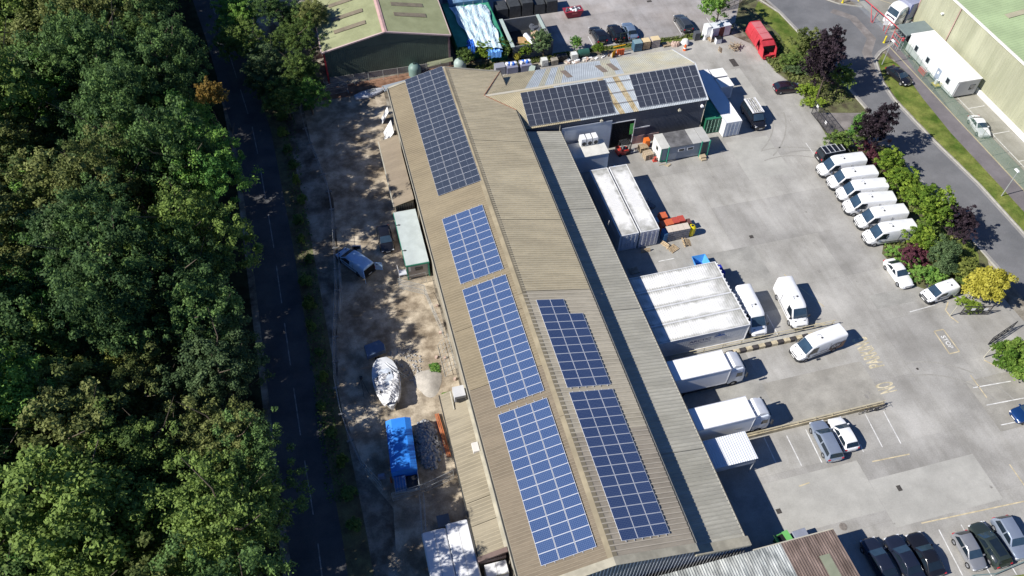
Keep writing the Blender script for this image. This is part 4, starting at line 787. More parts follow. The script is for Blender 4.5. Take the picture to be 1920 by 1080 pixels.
mb.box(1.6,3.2,-1.0,1.0,.3,.6);mb.slab((1.6,-1,2.3),(2.5,-1,1.9),(2.5,1,1.9),(1.6,1,2.3),.1);mb.build('hopper',m_red,t,world=False)
mb=MB();mb.box(1.65,2.55,-.85,.85,.7,1.7);mb.build('hopper_mouth',MATS['doorway_black'],t,world=False)
mb=MB();mb.box(-3.6,3.5,-.75,-.6,.05,.3);mb.box(-3.6,3.5,.6,.75,.05,.3);mb.tube((3.3,0,.6),(3.3,0,1.2),.06);mb.build('skid_frame',m_red,t,world=False)
mb=MB();mb.slab((1.0,-1.15,1.3),(1.7,-1.75,1.3),(1.7,-1.75,2.2),(1.0,-1.1,2.2),.05);mb.build('side_flap',M('flap_dark',(.12,.02,.03),.6),t,world=False)
# ---------------- containers and cabins ----------------
m_cw=M('container_white',(.74,.75,.76),.55,var=.06,scale=.35,stain=.14,stscale=.5);m_croof=grimy('container_roof_white',(.78,.78,.76),.55)
m_cdoor=M('container_door_grey',(.46,.51,.60),.5,var=.08,scale=1);m_cg=M('container_green',(.03,.20,.11),.5,var=.15,scale=.6,stain=.3,stscale=.6);m_bar=M('lock_bar',(.5,.53,.56),.4,.3,var=.1)
m_frame=M('frame_green',(.03,.24,.16),.5,var=.1)
def container(label,x0,x1,y0,y1,z1,body,roof,group=None,doors='S',zb=.15,barm=None,logo=False,rib=True,rm=None,name='shipping_container'):
    t=thing(name,label,'container',((x0+x1)/2,(y0+y1)/2,0),0,group)
    mb=MB();mb.box(x0+.06,x1-.06,y0+.06,y1-.06,zb,z1-.06)
    long_x=(x1-x0)>(y1-y0);d=.035
    if rib:
        mb.corr((x0,y0+.05,zb+.1),(x1,y0+.05,zb+.1),(x1,y0+.05,z1-.1),(x0,y0+.05,z1-.1),.28,-.03) if long_x else None
        if not long_x:
            mb.corr((x0+.05,y0,zb+.1),(x0+.05,y1,zb+.1),(x0+.05,y1,z1-.1),(x0+.05,y0,z1-.1),.28,-.03);mb.corr((x1-.05,y0,zb+.1),(x1-.05,y1,zb+.1),(x1-.05,y1,z1-.1),(x1-.05,y0,z1-.1),.28,.03)
        else: mb.corr((x0,y1-.05,zb+.1),(x1,y1-.05,zb+.1),(x1,y1-.05,z1-.1),(x0,y1-.05,z1-.1),.28,.03)
    b=mb.build('body',body,t)
    mb=MB()
    if long_x: mb.corr((x1-.1,y0+.08,z1-.05),(x0+.1,y0+.08,z1-.05),(x0+.1,y1-.08,z1-.05),(x1-.1,y1-.08,z1-.05),.28,.022)
    else: mb.corr((x0+.08,y1-.1,z1-.05),(x0+.08,y0+.1,z1-.05),(x1-.08,y0+.1,z1-.05),(x1-.08,y1-.1,z1-.05),.28,.022)
    mb.build('roof',roof,t)
    mb=MB()
    for x in (x0,x1-.1):
        for y in (y0,y1-.1): mb.box(x,x+.1,y,y+.1,.02,z1)
    for z in (zb-.05,z1-.1):
        mb.box(x0+.1,x1-.1,y0,y0+.08,z,z+.1);mb.box(x0+.1,x1-.1,y1-.08,y1,z,z+.1);mb.box(x0,x0+.08,y0+.1,y1-.1,z,z+.1);mb.box(x1-.08,x1,y0+.1,y1-.1,z,z+.1)
    mb.build('frame',rm or body,t)
    for s in (0,1):
        if doors in 'SN':
            y=y0 if doors=='S' else y1;xa=x0+.1+s*(x1-x0-.2)/2;xb=xa+(x1-x0-.2)/2-.02;sg=-1 if doors=='S' else 1
            mb=MB();mb.box(xa,xb,min(y,y+sg*-.04),max(y,y-sg*.04),zb+.08,z1-.12);dr=mb.build('door',barm[0] if barm else m_cdoor,t)
            mb=MB()
            for q in (.25,.75): mb.tube((xa+(xb-xa)*q,y+sg*.04,zb+.08),(xa+(xb-xa)*q,y+sg*.04,z1-.12),.025,5);mb.box(xa+(xb-xa)*q-.02,xa+(xb-xa)*q+.16,y+sg*.05-.02,y+sg*.05+.02,1.15,1.22)
            mb.build('lock_bar',barm[1] if barm else m_bar,dr)
        else:
            x=x1 if doors=='E' else x0;ya=y0+.1+s*(y1-y0-.2)/2;yb=ya+(y1-y0-.2)/2-.02
            mb=MB();mb.box(x-.02,x+.03,ya,yb,zb+.08,z1-.12);dr=mb.build('door',m_cdoor,t)
            mb=MB()
            for q in (.25,.75): mb.tube((x+.07,ya+(yb-ya)*q,zb+.08),(x+.07,ya+(yb-ya)*q,z1-.05),.03,5);mb.box(x+.0,x+.14,ya+(yb-ya)*q-.09,ya+(yb-ya)*q+.09,z1-.2,z1-.02)
            mb.build('lock_bar',m_cw,dr)
    return t
G='white containers side by side at the canopy'
for k,l in enumerate(['white container with blue side lettering, nearest the yellow railings in the four','white shipping container second up from the yellow railings in the block of four','white shipping container third up from the yellow railings in the block of four','white shipping container topmost of the block of four, next to the blue skip']):
    y0=44.1+k*2.40;xe=40.15-(0,.0,.12,.05)[k];t=container(l,28.0,xe,y0,y0+2.385,3.0,m_cw,m_croof,G,'E')
    if k==0:
        m_lb=M('lettering_blue',(.03,.06,.2),.5,var=.1)
        def wall_text(txt,x0,x1,z0,z1,y,m,par,nm):
            mb=text_mb(txt,x0,x1,z0,z1,0,0);mb.v=[(a,y,b) for a,b,_ in mb.v];return mb.build(nm,m,par)
        wall_text('ARCTIC',33.0,35.6,1.75,2.15,y0-.012,m_lb,t,'lettering')
        mb=MB();
        for i in range(18): mb.box(33.0+i*.15,33.0+i*.15+.1,y0-.014,y0-.008,1.45,1.55)
        for i in range(13): mb.box(36.0+i*.12,36.0+i*.12+.08,y0-.014,y0-.008,1.75,1.84)
        mb.build('small_lettering',m_lb,t)
        mb=MB();mb.add([(35.9,y0-.014,2.0),(37.4,y0-.014,2.0),(37.0,y0-.014,2.28),(36.8,y0-.014,2.2),(36.55,y0-.014,2.5),(36.3,y0-.014,2.22),(36.15,y0-.014,2.3)],[tuple(range(7))]);mb.build('mountain_logo',M('logo_blue',(.04,.14,.42),.5,var=.1),t)
G='pair of white containers below the cold store'
container('white shipping container on the left of the pair, half under the canopy shade',30.5,32.95,60.3,72.3,2.9,m_cw,m_croof,G,'S')
container('white shipping container on the right of the pair, beside the stacked crates',33.2,35.65,60.3,72.3,2.9,m_cw,m_croof,G,'S',barm=(M('door_pinkish',(.5,.5,.58),.5,var=.15,scale=2),m_bar))
G='containers at the gable of the wing'
container('long white shipping container beyond the wing gable, part of its roof in blue shade',52.15,54.6,77.1,89.3,2.6,m_cw,M('container_roof_blue_white',(.72,.73,.75),.55,var=.04,scale=.5),G,'S')
container('dark green shipping container squeezed between the wing gable and the long white container',49.75,52.05,78.4,90.4,2.6,m_cg,m_cg,G,'S',barm=(M('door_dark_green',(.015,.07,.045),.5),M('bar_pale_green',(.3,.5,.4),.5)))
mb=MB();mb.box(52.3,53.3,89.6,90.6,0,2.3,bev=.1);tag(mb.build('blue_crate',gloss('crate_blue',(.05,.22,.6),.5)),'bright blue crate at the far end of the long white container','crate')
for x0,x1,y0,y1,l in [(54.9,57.1,87.45,89.3,'white box unit behind the long white container, the upper of two'),(54.95,57.0,85.0,87.1,'white box unit behind the long white container, the lower of two')]:
    t=thing('storage_box',l,'storage box',((x0+x1)/2,(y0+y1)/2,0),0,'two white boxes behind the white container')
    mb=MB();mb.box(x0,x1,y0,y1,.12,2.3,bev=.03);mb.build('body',m_cw,t);mb=MB();mb.box(x0-.03,x1+.03,y0-.03,y1+.03,2.3,2.36);mb.build('lid',M('lid_white',(.8,.8,.78),.5,var=.03),t)
    mb=MB();mb.box(x0+.3,x1-.3,y0-.03,y0,.3,2.1);mb.build('door',m_cdoor,t)
    mb=MB();mb.box(x0+.1,x0+.3,y0+.1,y1-.1,0,.12);mb.box(x1-.3,x1-.1,y0+.1,y1-.1,0,.12);mb.build('skid',m_plast,t)
# grey site cabin with green posts
t=thing('site_cabin','grey site cabin with dark stained roof and green corner posts below the wing','cabin',(45,75.6,0))
mb=MB();mb.box(41.5,48.5,74.35,77.2,.2,2.5);mb.build('wall',M('cabin_grey',(.27,.30,.34),.6,var=.06,scale=1),t)
mb=MB();mb.box(41.42,42.7,74.25,77.3,2.5,2.58);mb.box(46.0,47.35,74.25,77.3,2.5,2.58,1);mb.box(47.42,48.58,74.25,77.3,2.5,2.58,1);mb.box(42.7,46.0,74.25,77.3,2.5,2.57,2);mb.build('roof',[M('cabin_roof_pale',(.50,.50,.47),.7,var=.1,scale=1),M('cabin_roof_grey',(.42,.42,.40),.7,var=.1,scale=1),M('cabin_roof_dark',(.14,.14,.145),.8,var=.3,scale=.8,stain=.3,stscale=1)],t)
mb=MB();mb.box(41.46,41.5,74.4,77.15,.25,2.48);mb.build('end_wall',M('cabin_white',(.66,.68,.66),.6,var=.05),t)
for x in (44.0,45.3):
    mb=MB();mb.box(x,x+.95,74.28,74.34,1.5,2.05);w_=mb.build('window',p_white,t);mb=MB();mb.box(x+.1,x+.85,74.26,74.285,1.58,1.97);mb.build('pane',g_dark,w_)
mb=MB();mb.box(41.44,41.47,75.3,75.9,1.3,1.9);mb.build('window',g_dark,t)
mb=MB();mb.box(47.5,48.3,74.28,74.34,.3,2.3);mb.build('door',M('cabin_door_dark',(.05,.06,.07),.5),t)
for x in (42.45,47.25,48.45): 
    mb=MB();mb.box(x,x+.12,74.1,74.25,0,2.75);mb.build('corner_post',m_frame,t)
mb=MB();mb.box(41.5,41.62,74.28,74.34,.2,2.5);mb.box(41.5,42.4,74.28,74.34,2.38,2.5);mb.box(41.5,42.4,74.28,74.34,.2,.32);mb.build('frame',m_frame,t)
mb=MB();mb.box(47.3,48.1,73.5,74.2,0,.45);mb.box(47.35,48.05,73.2,73.5,0,.22);tag(mb.build('cabin_step',M('step_timber',(.4,.33,.22),.8,var=.2,scale=3)),'small timber steps at the right front corner of the grey site cabin','steps')
mb=MB();mb.box(42.3,42.9,73.4,73.7,0,.12,rot=.5);mb.box(42.0,42.4,73.5,73.65,0,.1,rot=-.6);mb.box(41.3,42.4,73.85,73.93,0,.08,rot=.1);tag(mb.build('timber_offcuts',MATS['step_timber']),'loose timber blocks on the concrete at the left front corner of the grey site cabin','timber')
# left cabin
t=thing('site_cabin','long pale roofed site cabin with green trim against the left wall of the warehouse','cabin',(6,66.6,0))
mb=MB();mb.box(4.55,7.15,62.25,71.0,.25,2.6);mb.build('wall',M('cabin_pinkgrey',(.36,.33,.32),.7,var=.06),t)
mb=MB();mb.box(4.45,7.2,62.15,71.1,2.6,2.72);mb.build('roof',M('cabin_roof_mint',(.46,.52,.52),.6,var=.05,scale=.8,stain=.12,stscale=.6),t)
mb=MB();mb.box(4.43,7.22,62.08,62.14,2.45,2.68);mb.box(4.45,4.6,62.1,62.24,.1,2.5);mb.box(7.05,7.18,62.1,62.24,.1,2.5);mb.box(4.38,4.44,62.15,71.1,2.5,2.68);mb.build('trim',m_frame,t)
mb=MB();mb.box(5.5,6.4,62.2,62.25,1.4,1.95);mb.build('window',g_dark,t)
mb=MB();mb.box(4.7,4.95,62.19,62.24,1.5,2.3);mb.build('notice',p_white,t)
mb=MB()
for y in (64.5,68.8): mb.lathe((4.75,y,2.72),[(0,.1),(.09,.1),(.12,.0)],8);mb.box(4.4,4.75,y-.04,y+.04,2.74,2.8)
mb.build('roof_lug',m_plast,t)
mb=MB();
for k in range(5): mb.box(3.5+k*.02,4.45,62.3+k*.3,62.55+k*.3,.9-k*.18,.95-k*.18)
mb.tube((3.5,62.3,0),(3.5,62.3,1.9),.03);mb.tube((3.5,63.8,0),(3.5,63.8,1.2),.03);mb.tube((3.5,62.3,1.9),(3.5,63.8,1.2),.03);mb.build('steps',m_alu,t)
# cold store and air units
t=thing('cold_store','white cold store box with three condensers at the pale wing wall panel','cold store',(31.5,76.4,0))
mb=MB();mb.box(28.6,34.15,75.0,77.85,0,2.75);mb.build('wall',M('coldstore_wall',(.52,.56,.62),.5,var=.05),t)
mb=MB();mb.box(28.55,34.2,74.95,77.9,2.75,2.85);mb.build('roof',M('coldstore_roof',(.66,.65,.60),.6,var=.05,scale=.6,stain=.15,stscale=.8),t)
mb=MB()
for k in range(3): mb.box(30.85+k*.83,31.6+k*.83,77.0,78.2,2.95,4.0,bev=.06)
mb.build('condenser',p_white,t)
mb=MB()
for k in range(3): mb.lathe((31.25+k*.83,76.98,3.3),[(0,0),(.3,0),(.3,-.04)],12,axis='y')
mb.build('fan',m_plast,t)
# east white cabin, kiosk
t=thing('site_cabin','long white flat roofed cabin behind the chain link fence','cabin',(91,83.3,0))
mb=MB();mb.box(89.05,92.95,77.1,89.5,.3,2.95);mb.build('wall',M('ecabin_wall',(.60,.64,.64),.55,var=.04),t)
mb=MB();mb.box(88.95,93.05,77.0,89.6,2.95,3.06);mb.build('roof',M('ecabin_roof',(.80,.80,.79),.6,var=.03,scale=.4,stain=.06,stscale=.4),t)
for y in (87.0,83.9,78.6): 
    mb=MB();mb.box(88.99,89.04,y,y+.75,1.4,2.3);w_=mb.build('window',M('win_frame_grey',(.25,.3,.32),.5),t);mb=MB();mb.box(88.975,88.995,y+.06,y+.69,1.46,2.24);mb.build('pane',g_dark,w_)
mb=MB();mb.box(88.99,89.04,80.8,81.7,.3,2.3);dd=mb.build('door',M('door_bluegrey',(.25,.30,.38),.5),t);mb=MB();mb.box(88.97,88.99,81.1,81.45,1.5,1.9);mb.build('notice',p_white,dd)
mb=MB();mb.box(89.2,92.8,76.98,77.08,.35,2.9);mb.box(91.4,92.3,76.94,76.99,1.3,2.2,1);mb.build('end_wall',[M('ecabin_end',(.42,.42,.44),.6,var=.05),g_dark],t)
mb=MB();mb.box(89.1,92.9,77.15,89.4,.05,.3);mb.build('base',m_plast,t)
t=thing('kiosk','dark flat roofed gatehouse kiosk at the end of the long white cabin','kiosk',(91,91.1,0))
mb=MB();mb.box(88.8,93.0,90.0,92.3,0,2.6);mb.build('wall',M('kiosk_wall',(.07,.08,.09),.6,var=.2),t)
mb=MB();mb.box(88.4,93.35,89.65,92.65,2.6,2.8);mb.build('roof',M('kiosk_roof',(.17,.21,.21),.7,var=.08,scale=1),t)
mb=MB();mb.box(88.74,88.8,90.3,91.9,1.0,2.2);mb.build('window',g_dark,t)
# pale boxes at bottom left
for x0,x1,y1,l,nm in [(.15,2.42,29.65,'left of two long white trailer bodies in tree shade at the bottom, beside the lean-to','trailer_body'),(2.47,4.62,29.95,'right of two long white trailer bodies, its edge in sun, touching the lean-to','trailer_body')]:
    t=thing(nm,l,'trailer',((x0+x1)/2,24,0),0,'two white trailer bodies at the bottom');mb=MB();mb.loft([[(x0+.0,y,.6),(x1,y,.6),(x1,y,2.85),(x1-.12,y,3.0),(x0+.12,y,3.0),(x0,y,2.85)] for y in (15,y1-.1)]+[[(x0+.15,y1,.7),(x1-.15,y1,.7),(x1-.15,y1,2.75),(x1-.2,y1,2.9),(x0+.2,y1,2.9),(x0+.15,y1,2.75)]]);mb.build('body',M('trailer_white',(.72,.73,.75),.45,var=.03,scale=.5),t)
    mb=MB();mb.box((x0+x1)/2-.012,(x0+x1)/2+.012,15,y1-.15,3.0,3.012);mb.build('roof_seam',m_gutl,t)
    mb=MB();
    for y in (17,18.3,27): mb.lathe((x0+.15,y,.45),[(.1,-.12),(.45,-.12),(.45,.12),(.1,.12)],14,axis='x' if False else 'z')
    mb=MB()
    for y in (17,18.4,27.5):
        for x in (x0+.25,x1-.25): 
            mb.tube((x-.13,y,.45),(x+.13,y,.45),.45,14)
    mb.build('wheel',m_tyre,t)
t=thing('storage_box','small bright white box standing in the notch at the lower end of the long lean-to','storage box',(6.1,24.9,0))
mb=MB();mb.box(5.1,7.15,24.3,25.5,0,2.5,bev=.02);mb.build('body',MATS['trailer_white'],t);mb=MB();mb.box(6.1,6.13,24.3,25.5,2.5,2.512);mb.box(5.1,7.15,24.26,24.3,2.3,2.5);mb.build('seam',m_gutl,t)
mb=MB();mb.box(1.9,3.0,30.6,31.6,0,1.0);mb.slab((1.85,30.55,1.0),(3.05,30.55,1.0),(3.05,31.65,1.25),(1.85,31.65,1.25),.05,1);tag(mb.build('equipment_box',[m_plast,M('lid_bluegrey',(.10,.13,.17),.6)]),'small dark blue grey box standing at the nose of the white trailer bodies','box')
# awning
t=thing('awning','small ribbed white awning roof sticking out of the canopy below the lower box truck','awning',(31.5,30.4,0))
mb=MB();mb.corr((33.75,28.85,3.0),(28.3,28.85,3.0),(28.3,31.95,3.05),(33.75,31.95,3.05),.25,.04);mb.build('roof',M('awning_white',(.66,.69,.73),.5,var=.04,scale=1),t)
mb=MB();mb.box(28.3,33.7,28.9,28.95,2.0,2.95);mb.box(33.6,33.66,28.9,31.9,2.0,2.95);mb.build('side_panel',M('awning_side',(.45,.5,.56),.5),t)
mb=MB()
for x,y in ((33.6,28.95),(33.6,31.85)): mb.tube((x,y,0),(x,y,2.9),.05)
mb.build('post',m_bar,t)
# brown roofed building at the bottom
t=thing('low_building','low building with a patchy brown and pale corrugated roof at the bottom edge','building',(25,10,0))
m_bw=M('asbestos_pale',(.40,.44,.44),.85,var=.3,scale=1.5,col2=(.52,.54,.52),stain=.4,stscale=1.2,fine=.2,stretch=(1,.3,1));m_bb=M('asbestos_brown',(.17,.125,.105),.85,var=.2,scale=1.5,col2=(.25,.19,.165),stain=.3,stscale=1.2,fine=.2,stretch=(1,.3,1));m_bt=M('asbestos_teal',(.22,.30,.30),.8,var=.2,scale=1)
def mib(q):
    x=11+q; return 2 if x<18.5 else (0 if x<31.6 else 1)
mb=MB();mb.corr((11,20.2,3.9),(36.9,20.2,3.9),(36.9,4,5.2),(11,4,5.2),.25,.05,mi=mib);mb.build('roof',[m_bw,m_bb,m_bt],t)
mb=MB();mb.box(11.2,36.8,-12,20.0,0,3.7);mb.build('wall',m_wallB,t);mb=MB();mb.corr((36.9,-12,3.9),(11,-12,3.9),(11,4,5.2),(36.9,4,5.2),.25,.05);mb.build('rear_roof',m_bb,t)
mb=MB();mb.box(28.9,36.95,20.2,20.32,3.72,3.86);mb.build('gutter',m_gutl,t)
mb=MB();mb.slab((34.3,14,4.45),(35.3,14,4.45),(35.3,18.2,4.12),(34.3,18.2,4.12),.03);mb.build('rooflight',M('rooflight_green',(.22,.24,.17),.6,var=.1,scale=1),t)
# ---------------- green shed ----------------
t=thing('green_shed','big green walled shed with yellow green ribbed roof and red trim at the top','shed',(9,120,0))
sx0,sx1,sr=-.35,18.35,8.9;sy=102.6;sy2=155
m_sg=M('shed_green',(.11,.15,.115),.7,var=.12,scale=.4,stain=.15);m_sr=M('shed_roof',(.285,.305,.165),.75,var=.06,scale=.4,col2=(.30,.32,.18),stain=.08,stscale=.4);m_redt=M('trim_red',(.45,.04,.05),.5,var=.1);m_pink=M('ridge_pink',(.50,.33,.30),.6,var=.12,scale=1)
mb=MB();mb.box(sx0+.1,sx1-.1,sy+.1,sy2,0,5.3);mb.add([(sx0+.1,sy+.1,5.3),(sx1-.1,sy+.1,5.3),(sr,sy+.1,7.2)],[(0,1,2)]);mb.build('wall',m_sg,t)
mb=MB();mb.corr((sx0+.1,sy+.06,1.0),(sx1-.1,sy+.06,1.0),(sx1-.1,sy+.06,5.3),(sx0+.1,sy+.06,5.3),.3,-.03);mb.build('cladding',m_sg,t)
mb=MB();mb.box(sx0+.3,sx1-.3,sy-.02,sy+.05,0,1.0);mb.build('plinth',M('plinth_concrete',(.3,.29,.28),.8,var=.15,scale=1,stain=.3),t)
mb=MB();mb.corr((sx0-.15,sy,5.4),(sx0-.15,sy2,5.4),(sr,sy2,7.4),(sr,sy,7.4),.3,.03);mb.build('roof_slope',m_sr,t)
mb=MB();mb.corr((sx1+.15,sy2,5.4),(sx1+.15,sy,5.4),(sr,sy,7.4),(sr,sy2,7.4),.3,.03);mb.build('roof_slope',m_sr,t)
m_rld=M('rooflight_dirty',(.20,.17,.12),.6,var=.2,scale=1.2)
for y in (106,109.2,113,117,121): MB().slab((1.8,y,5.99),(6.6,y,7.03),(6.6,y+.9,7.03),(1.8,y+.9,5.99),.02).build('rooflight',m_rld,t)
for y in (107.0,109.8,113.5,117.5,121): MB().slab((11,y,7.02),(15.8,y,6.04),(15.8,y+1,6.04),(11,y+1,7.02),.02).build('rooflight',m_rld,t)
mb=MB();mb.slab((sr-.35,sy-.1,7.42),(sr,sy-.1,7.52),(sr,sy2,7.52),(sr-.35,sy2,7.42),.03);mb.slab((sr,sy-.1,7.52),(sr+.35,sy-.1,7.42),(sr+.35,sy2,7.42),(sr,sy2,7.52),.03);mb.build('ridge_cap',m_pink,t)
mb=MB();mb.slab((sx0-.2,sy-.12,5.44),(sr,sy-.12,7.5),(sr,sy+.12,7.5),(sx0-.2,sy+.12,5.44),.2);mb.slab((sr,sy-.12,7.5),(sx1+.2,sy-.12,5.44),(sx1+.2,sy+.12,5.44),(sr,sy+.12,7.5),.2);mb.box(sx0-.28,sx0-.12,sy,sy2,5.25,5.42);mb.box(sx1+.12,sx1+.26,sy,sy2,5.25,5.42);mb.build('verge_trim',M('trim_pink',(.52,.40,.38),.5,var=.1),t)
mb=MB();mb.box(sx0,sx0+.22,sy-.04,sy+.12,0,5.3);mb.box(sx0-.04,sx0+.1,sy,sy+8,.2,1.1);mb.build('corner_trim',m_redt,t)
mb=MB();mb.box(sx1-.25,sx1+.02,sy-.04,sy+.12,0,5.3);mb.build('corner_trim',M('trim_mauve',(.20,.13,.15),.6),t)
# panel along shed foot
mb=MB();mb.slab((14.6,101.6,1.1),(18.6,102.2,1.1),(18.6,102.5,1.6),(14.6,102.1,1.6),.05);tag(mb.build('leaning_sheet',M('sheet_olive',(.30,.32,.2),.7,var=.1)),'long olive metal sheet leaning at the foot of the green shed by its right corner','sheet')
# ---------------- pale green building, right ----------------
t=thing('east_warehouse','pale green ribbed roof warehouse in the top right corner','warehouse',(110,70,0))
ex=94.0;m_ew=M('east_wall',(.34,.35,.24),.75,var=.05,scale=.4,col2=(.38,.385,.275),stain=.12,stscale=.6,stretch=(1,1,.2));m_er=M('east_roof',(.32,.41,.23),.7,var=.04,scale=.3,stain=.1,stscale=.3)
mb=MB();mb.box(ex,135,-60,95.6,0,8.4);mb.build('wall',m_ew,t)
mb=MB();mb.corr((ex-.05,-60,.9),(ex-.05,95.6,.9),(ex-.05,95.6,8.5),(ex-.05,-60,8.5),.5,-.03);mb.build('cladding',m_ew,t)
mb=MB();mb.corr((ex-.25,-60,8.6),(ex-.25,95.8,8.6),(115,95.8,11.6),(115,-60,11.6),.5,.05);mb.corr((135,95.8,8.6),(135,-60,8.6),(115,-60,11.6),(115,95.8,11.6),.5,.05);mb.build('roof',m_er,t)
mb=MB();mb.box(ex-.5,ex-.25,-60,95.9,8.35,8.62);mb.build('gutter',M('gutter_cream',(.75,.73,.66),.5,var=.04),t)
mb=MB();mb.box(ex-.35,ex-.08,-60,95.6,0,.75);mb.build('plinth',M('plinth_white',(.78,.78,.76),.6,var=.03),t)
mb=MB()
for y,z in ((87.3,0),(58.5,0)): mb.tube((ex-.2,y,.7),(ex-.2,y,8.4),.08)
mb.box(ex-.12,ex+.1,95.6,95.8,0,8.4);mb.build('downpipe',M('pipe_pinkish',(.45,.30,.26),.6,var=.1),t)
for y in (88.5,82,74): MB().slab((97.5,y,9.25),(102.5,y,9.93),(102.5,y+1,9.93),(97.5,y+1,9.25),.03).build('rooflight',M('rooflight_beige',(.36,.34,.24),.6,var=.1),t)
mb=MB();mb.box(ex-.5,ex-.1,90.0,90.35,5.4,5.6);mb.build('floodlight',p_white,t)
# ---------------- fences, gates, lamps ----------------
m_galv=M('galvanised_steel',(.42,.44,.43),.5,.3,var=.1);m_net=netting('chain_link_green',(.13,.22,.17),.34);m_mesh=netting('weld_mesh_grey',(.45,.50,.55),.16)
def fence(label,pts,h,posts,mat_post,net,lean=.12,r=.035,zb=0.1,cap=None,cat='fence',name='chain_link_fence'):
    t=thing(name,label,cat,(pts[0][0],pts[0][1],0))
    for p in posts:
        mb=MB();mb.tube((p[0],p[1],0),(p[0],p[1],h+.15),r,6);mb.tube((p[0],p[1],h+.15),(p[0]+lean,p[1],h+.35),r,6);mb.build('post',mat_post,t)
    mb=MB()
    for a,b in zip(pts[:-1],pts[1:]): mb.quad((a[0],a[1],zb),(b[0],b[1],zb),(b[0],b[1],h),(a[0],a[1],h))
    mb.build('netting',net,t)
    mb=MB()
    for z in (h,h*.5,zb+.05): mb.path([(p[0],p[1],z) for p in pts],.012,4)
    mb.build('line_wire',mat_post,t)
    return t
ys=[91.0,88.1,85.2,82.2,79.2,76.3,73.3,70.4,67.5,64.5,61.6,58.7,55.8,52.9,50,47,44,41]
fence('tall green chain link fence with angled posts between the footpath and the pale green warehouse',[(87.35+(.5 if y>83 else 0)+(.5 if y>88 else 0),y) for y in ys],2.0,[(87.35+(.5 if y>83 else 0)+(.5 if y>88 else 0),y) for y in ys],M('post_olive',(.22,.24,.2),.6,var=.15),m_net)
# weld mesh panels round the gravel yard
hp=[(2.2,99.9),(-5.1,99.3),(-4.9,94),(-4.4,89),(-3.6,84),(-2.9,79),(-3.1,73),(-3.6,67),(-4.0,62),(-4.7,58),(-5.4,53),(-5.8,48),(-5.4,43.5),(-4.3,39),(-3.0,36.6),(-1.9,34.7)]
t=thing('site_fence','curving line of grey mesh fence panels between shaded lane and gravel yard','fence',(-4,65,0))
def mesh_panel(par,a,b,h=2.0,foot=True,name='fence_panel'):
    mb=MB();a3=Vector((a[0],a[1],0));b3=Vector((b[0],b[1],0));d=(b3-a3).normalized();n=Vector((-d.y,d.x,0))
    for p in (a3,b3): mb.tube(tuple(p+Vector((0,0,.05))),tuple(p+Vector((0,0,h))),.022,5)
    for z in (.15,h*.5,h): mb.tube(tuple(a3+Vector((0,0,z))),tuple(b3+Vector((0,0,z))),.018,4)
    o=mb.build(name,m_galv,par)
    mb=MB();mb.quad((a[0],a[1],.15),(b[0],b[1],.15),(b[0],b[1],h),(a[0],a[1],h));mb.build('mesh_infill',m_mesh,o if par else None)
    if foot:
        mb=MB();p=a3;mb.box(p.x-.35,p.x+.35,p.y-.11,p.y+.11,.02,.16,rot=math.atan2(n.y,n.x));mb.build('foot_block',M('foot_rubber',(.22,.22,.21),.8),o)
def walk(pts,step):
    out=[Vector(pts[0])];rem=step
    for a,b in zip(pts[:-1],pts[1:]):
        a,b=Vector(a),Vector(b);L=(b-a).length;pos=0
        while pos+rem<=L: pos+=rem;out.append(a.lerp(b,pos/L));rem=step
        rem-=L-pos
    return out
w_=walk(hp,3.4)
for a,b in zip(w_[:-1],w_[1:]): mesh_panel(t,a,b)
for dx,y0,y1 in ((.35,34.9,38.2),(.55,55,69)):
    q=[(p[0]+dx,p[1]) for p in hp if y0<=p[1]<=y1]
    for a,b in zip(q[:-1],q[1:]): mesh_panel(t,a,b,foot=False)
t=thing('site_fence','grey mesh panels laid out in a loop in the gravel yard below the left cabin','fence',(5,57,0))
for a,b in [((3.2,61.1),(6.6,61.3)),((3.2,61.1),(6.0,59.4)),((6.0,59.4),(6.4,56.3)),((6.4,56.3),(6.9,52.8))]: mesh_panel(t,a,b,1.9,foot=False)
t=thing('site_fence','grey mesh panels crossing the gravel between the blue tent and the white trailers','fence',(2,33,0))
for a,b in [((-1.9,34.7),(1.4,34.9)),((1.4,34.9),(4.4,35.6)),((.7,33.9),(.2,30.2)),((1.1,34.0),(.6,30.3))]: mesh_panel(t,a,b,1.9,foot=False)
t=thing('leaning_mesh','grey mesh panel leaning on the warehouse wall above the boulder pile','mesh panel',(7,52,0))
mb=MB()
for k in range(8): mb.tube((6.0,47.6+k*.62,.05),(7.25,47.6+k*.62,1.9),.02,4)
for k in range(5): mb.tube((6.0+k*.31,47.6,.05+k*.46),(6.0+k*.31,51.9,.05+k*.46),.02,4)
mb.build('mesh_frame',m_galv,t)
# palisade of concrete posts by the shed
t=thing('boundary_fence','low mesh fence with thin pale posts at the foot of the green shed','fence',(5,100.6,0))
for k in range(9):
    x=-1+k*2.2;mb=MB();mb.tube((x,101.2+k*.09,0),(x,101.2+k*.09,1.7),.035,5);mb.build('post',m_galv,t)
mb=MB();mb.quad((-1,101.2,.1),(16.6,101.95,.1),(16.6,101.95,1.5),(-1,101.2,1.5));mb.build('netting',m_mesh,t)
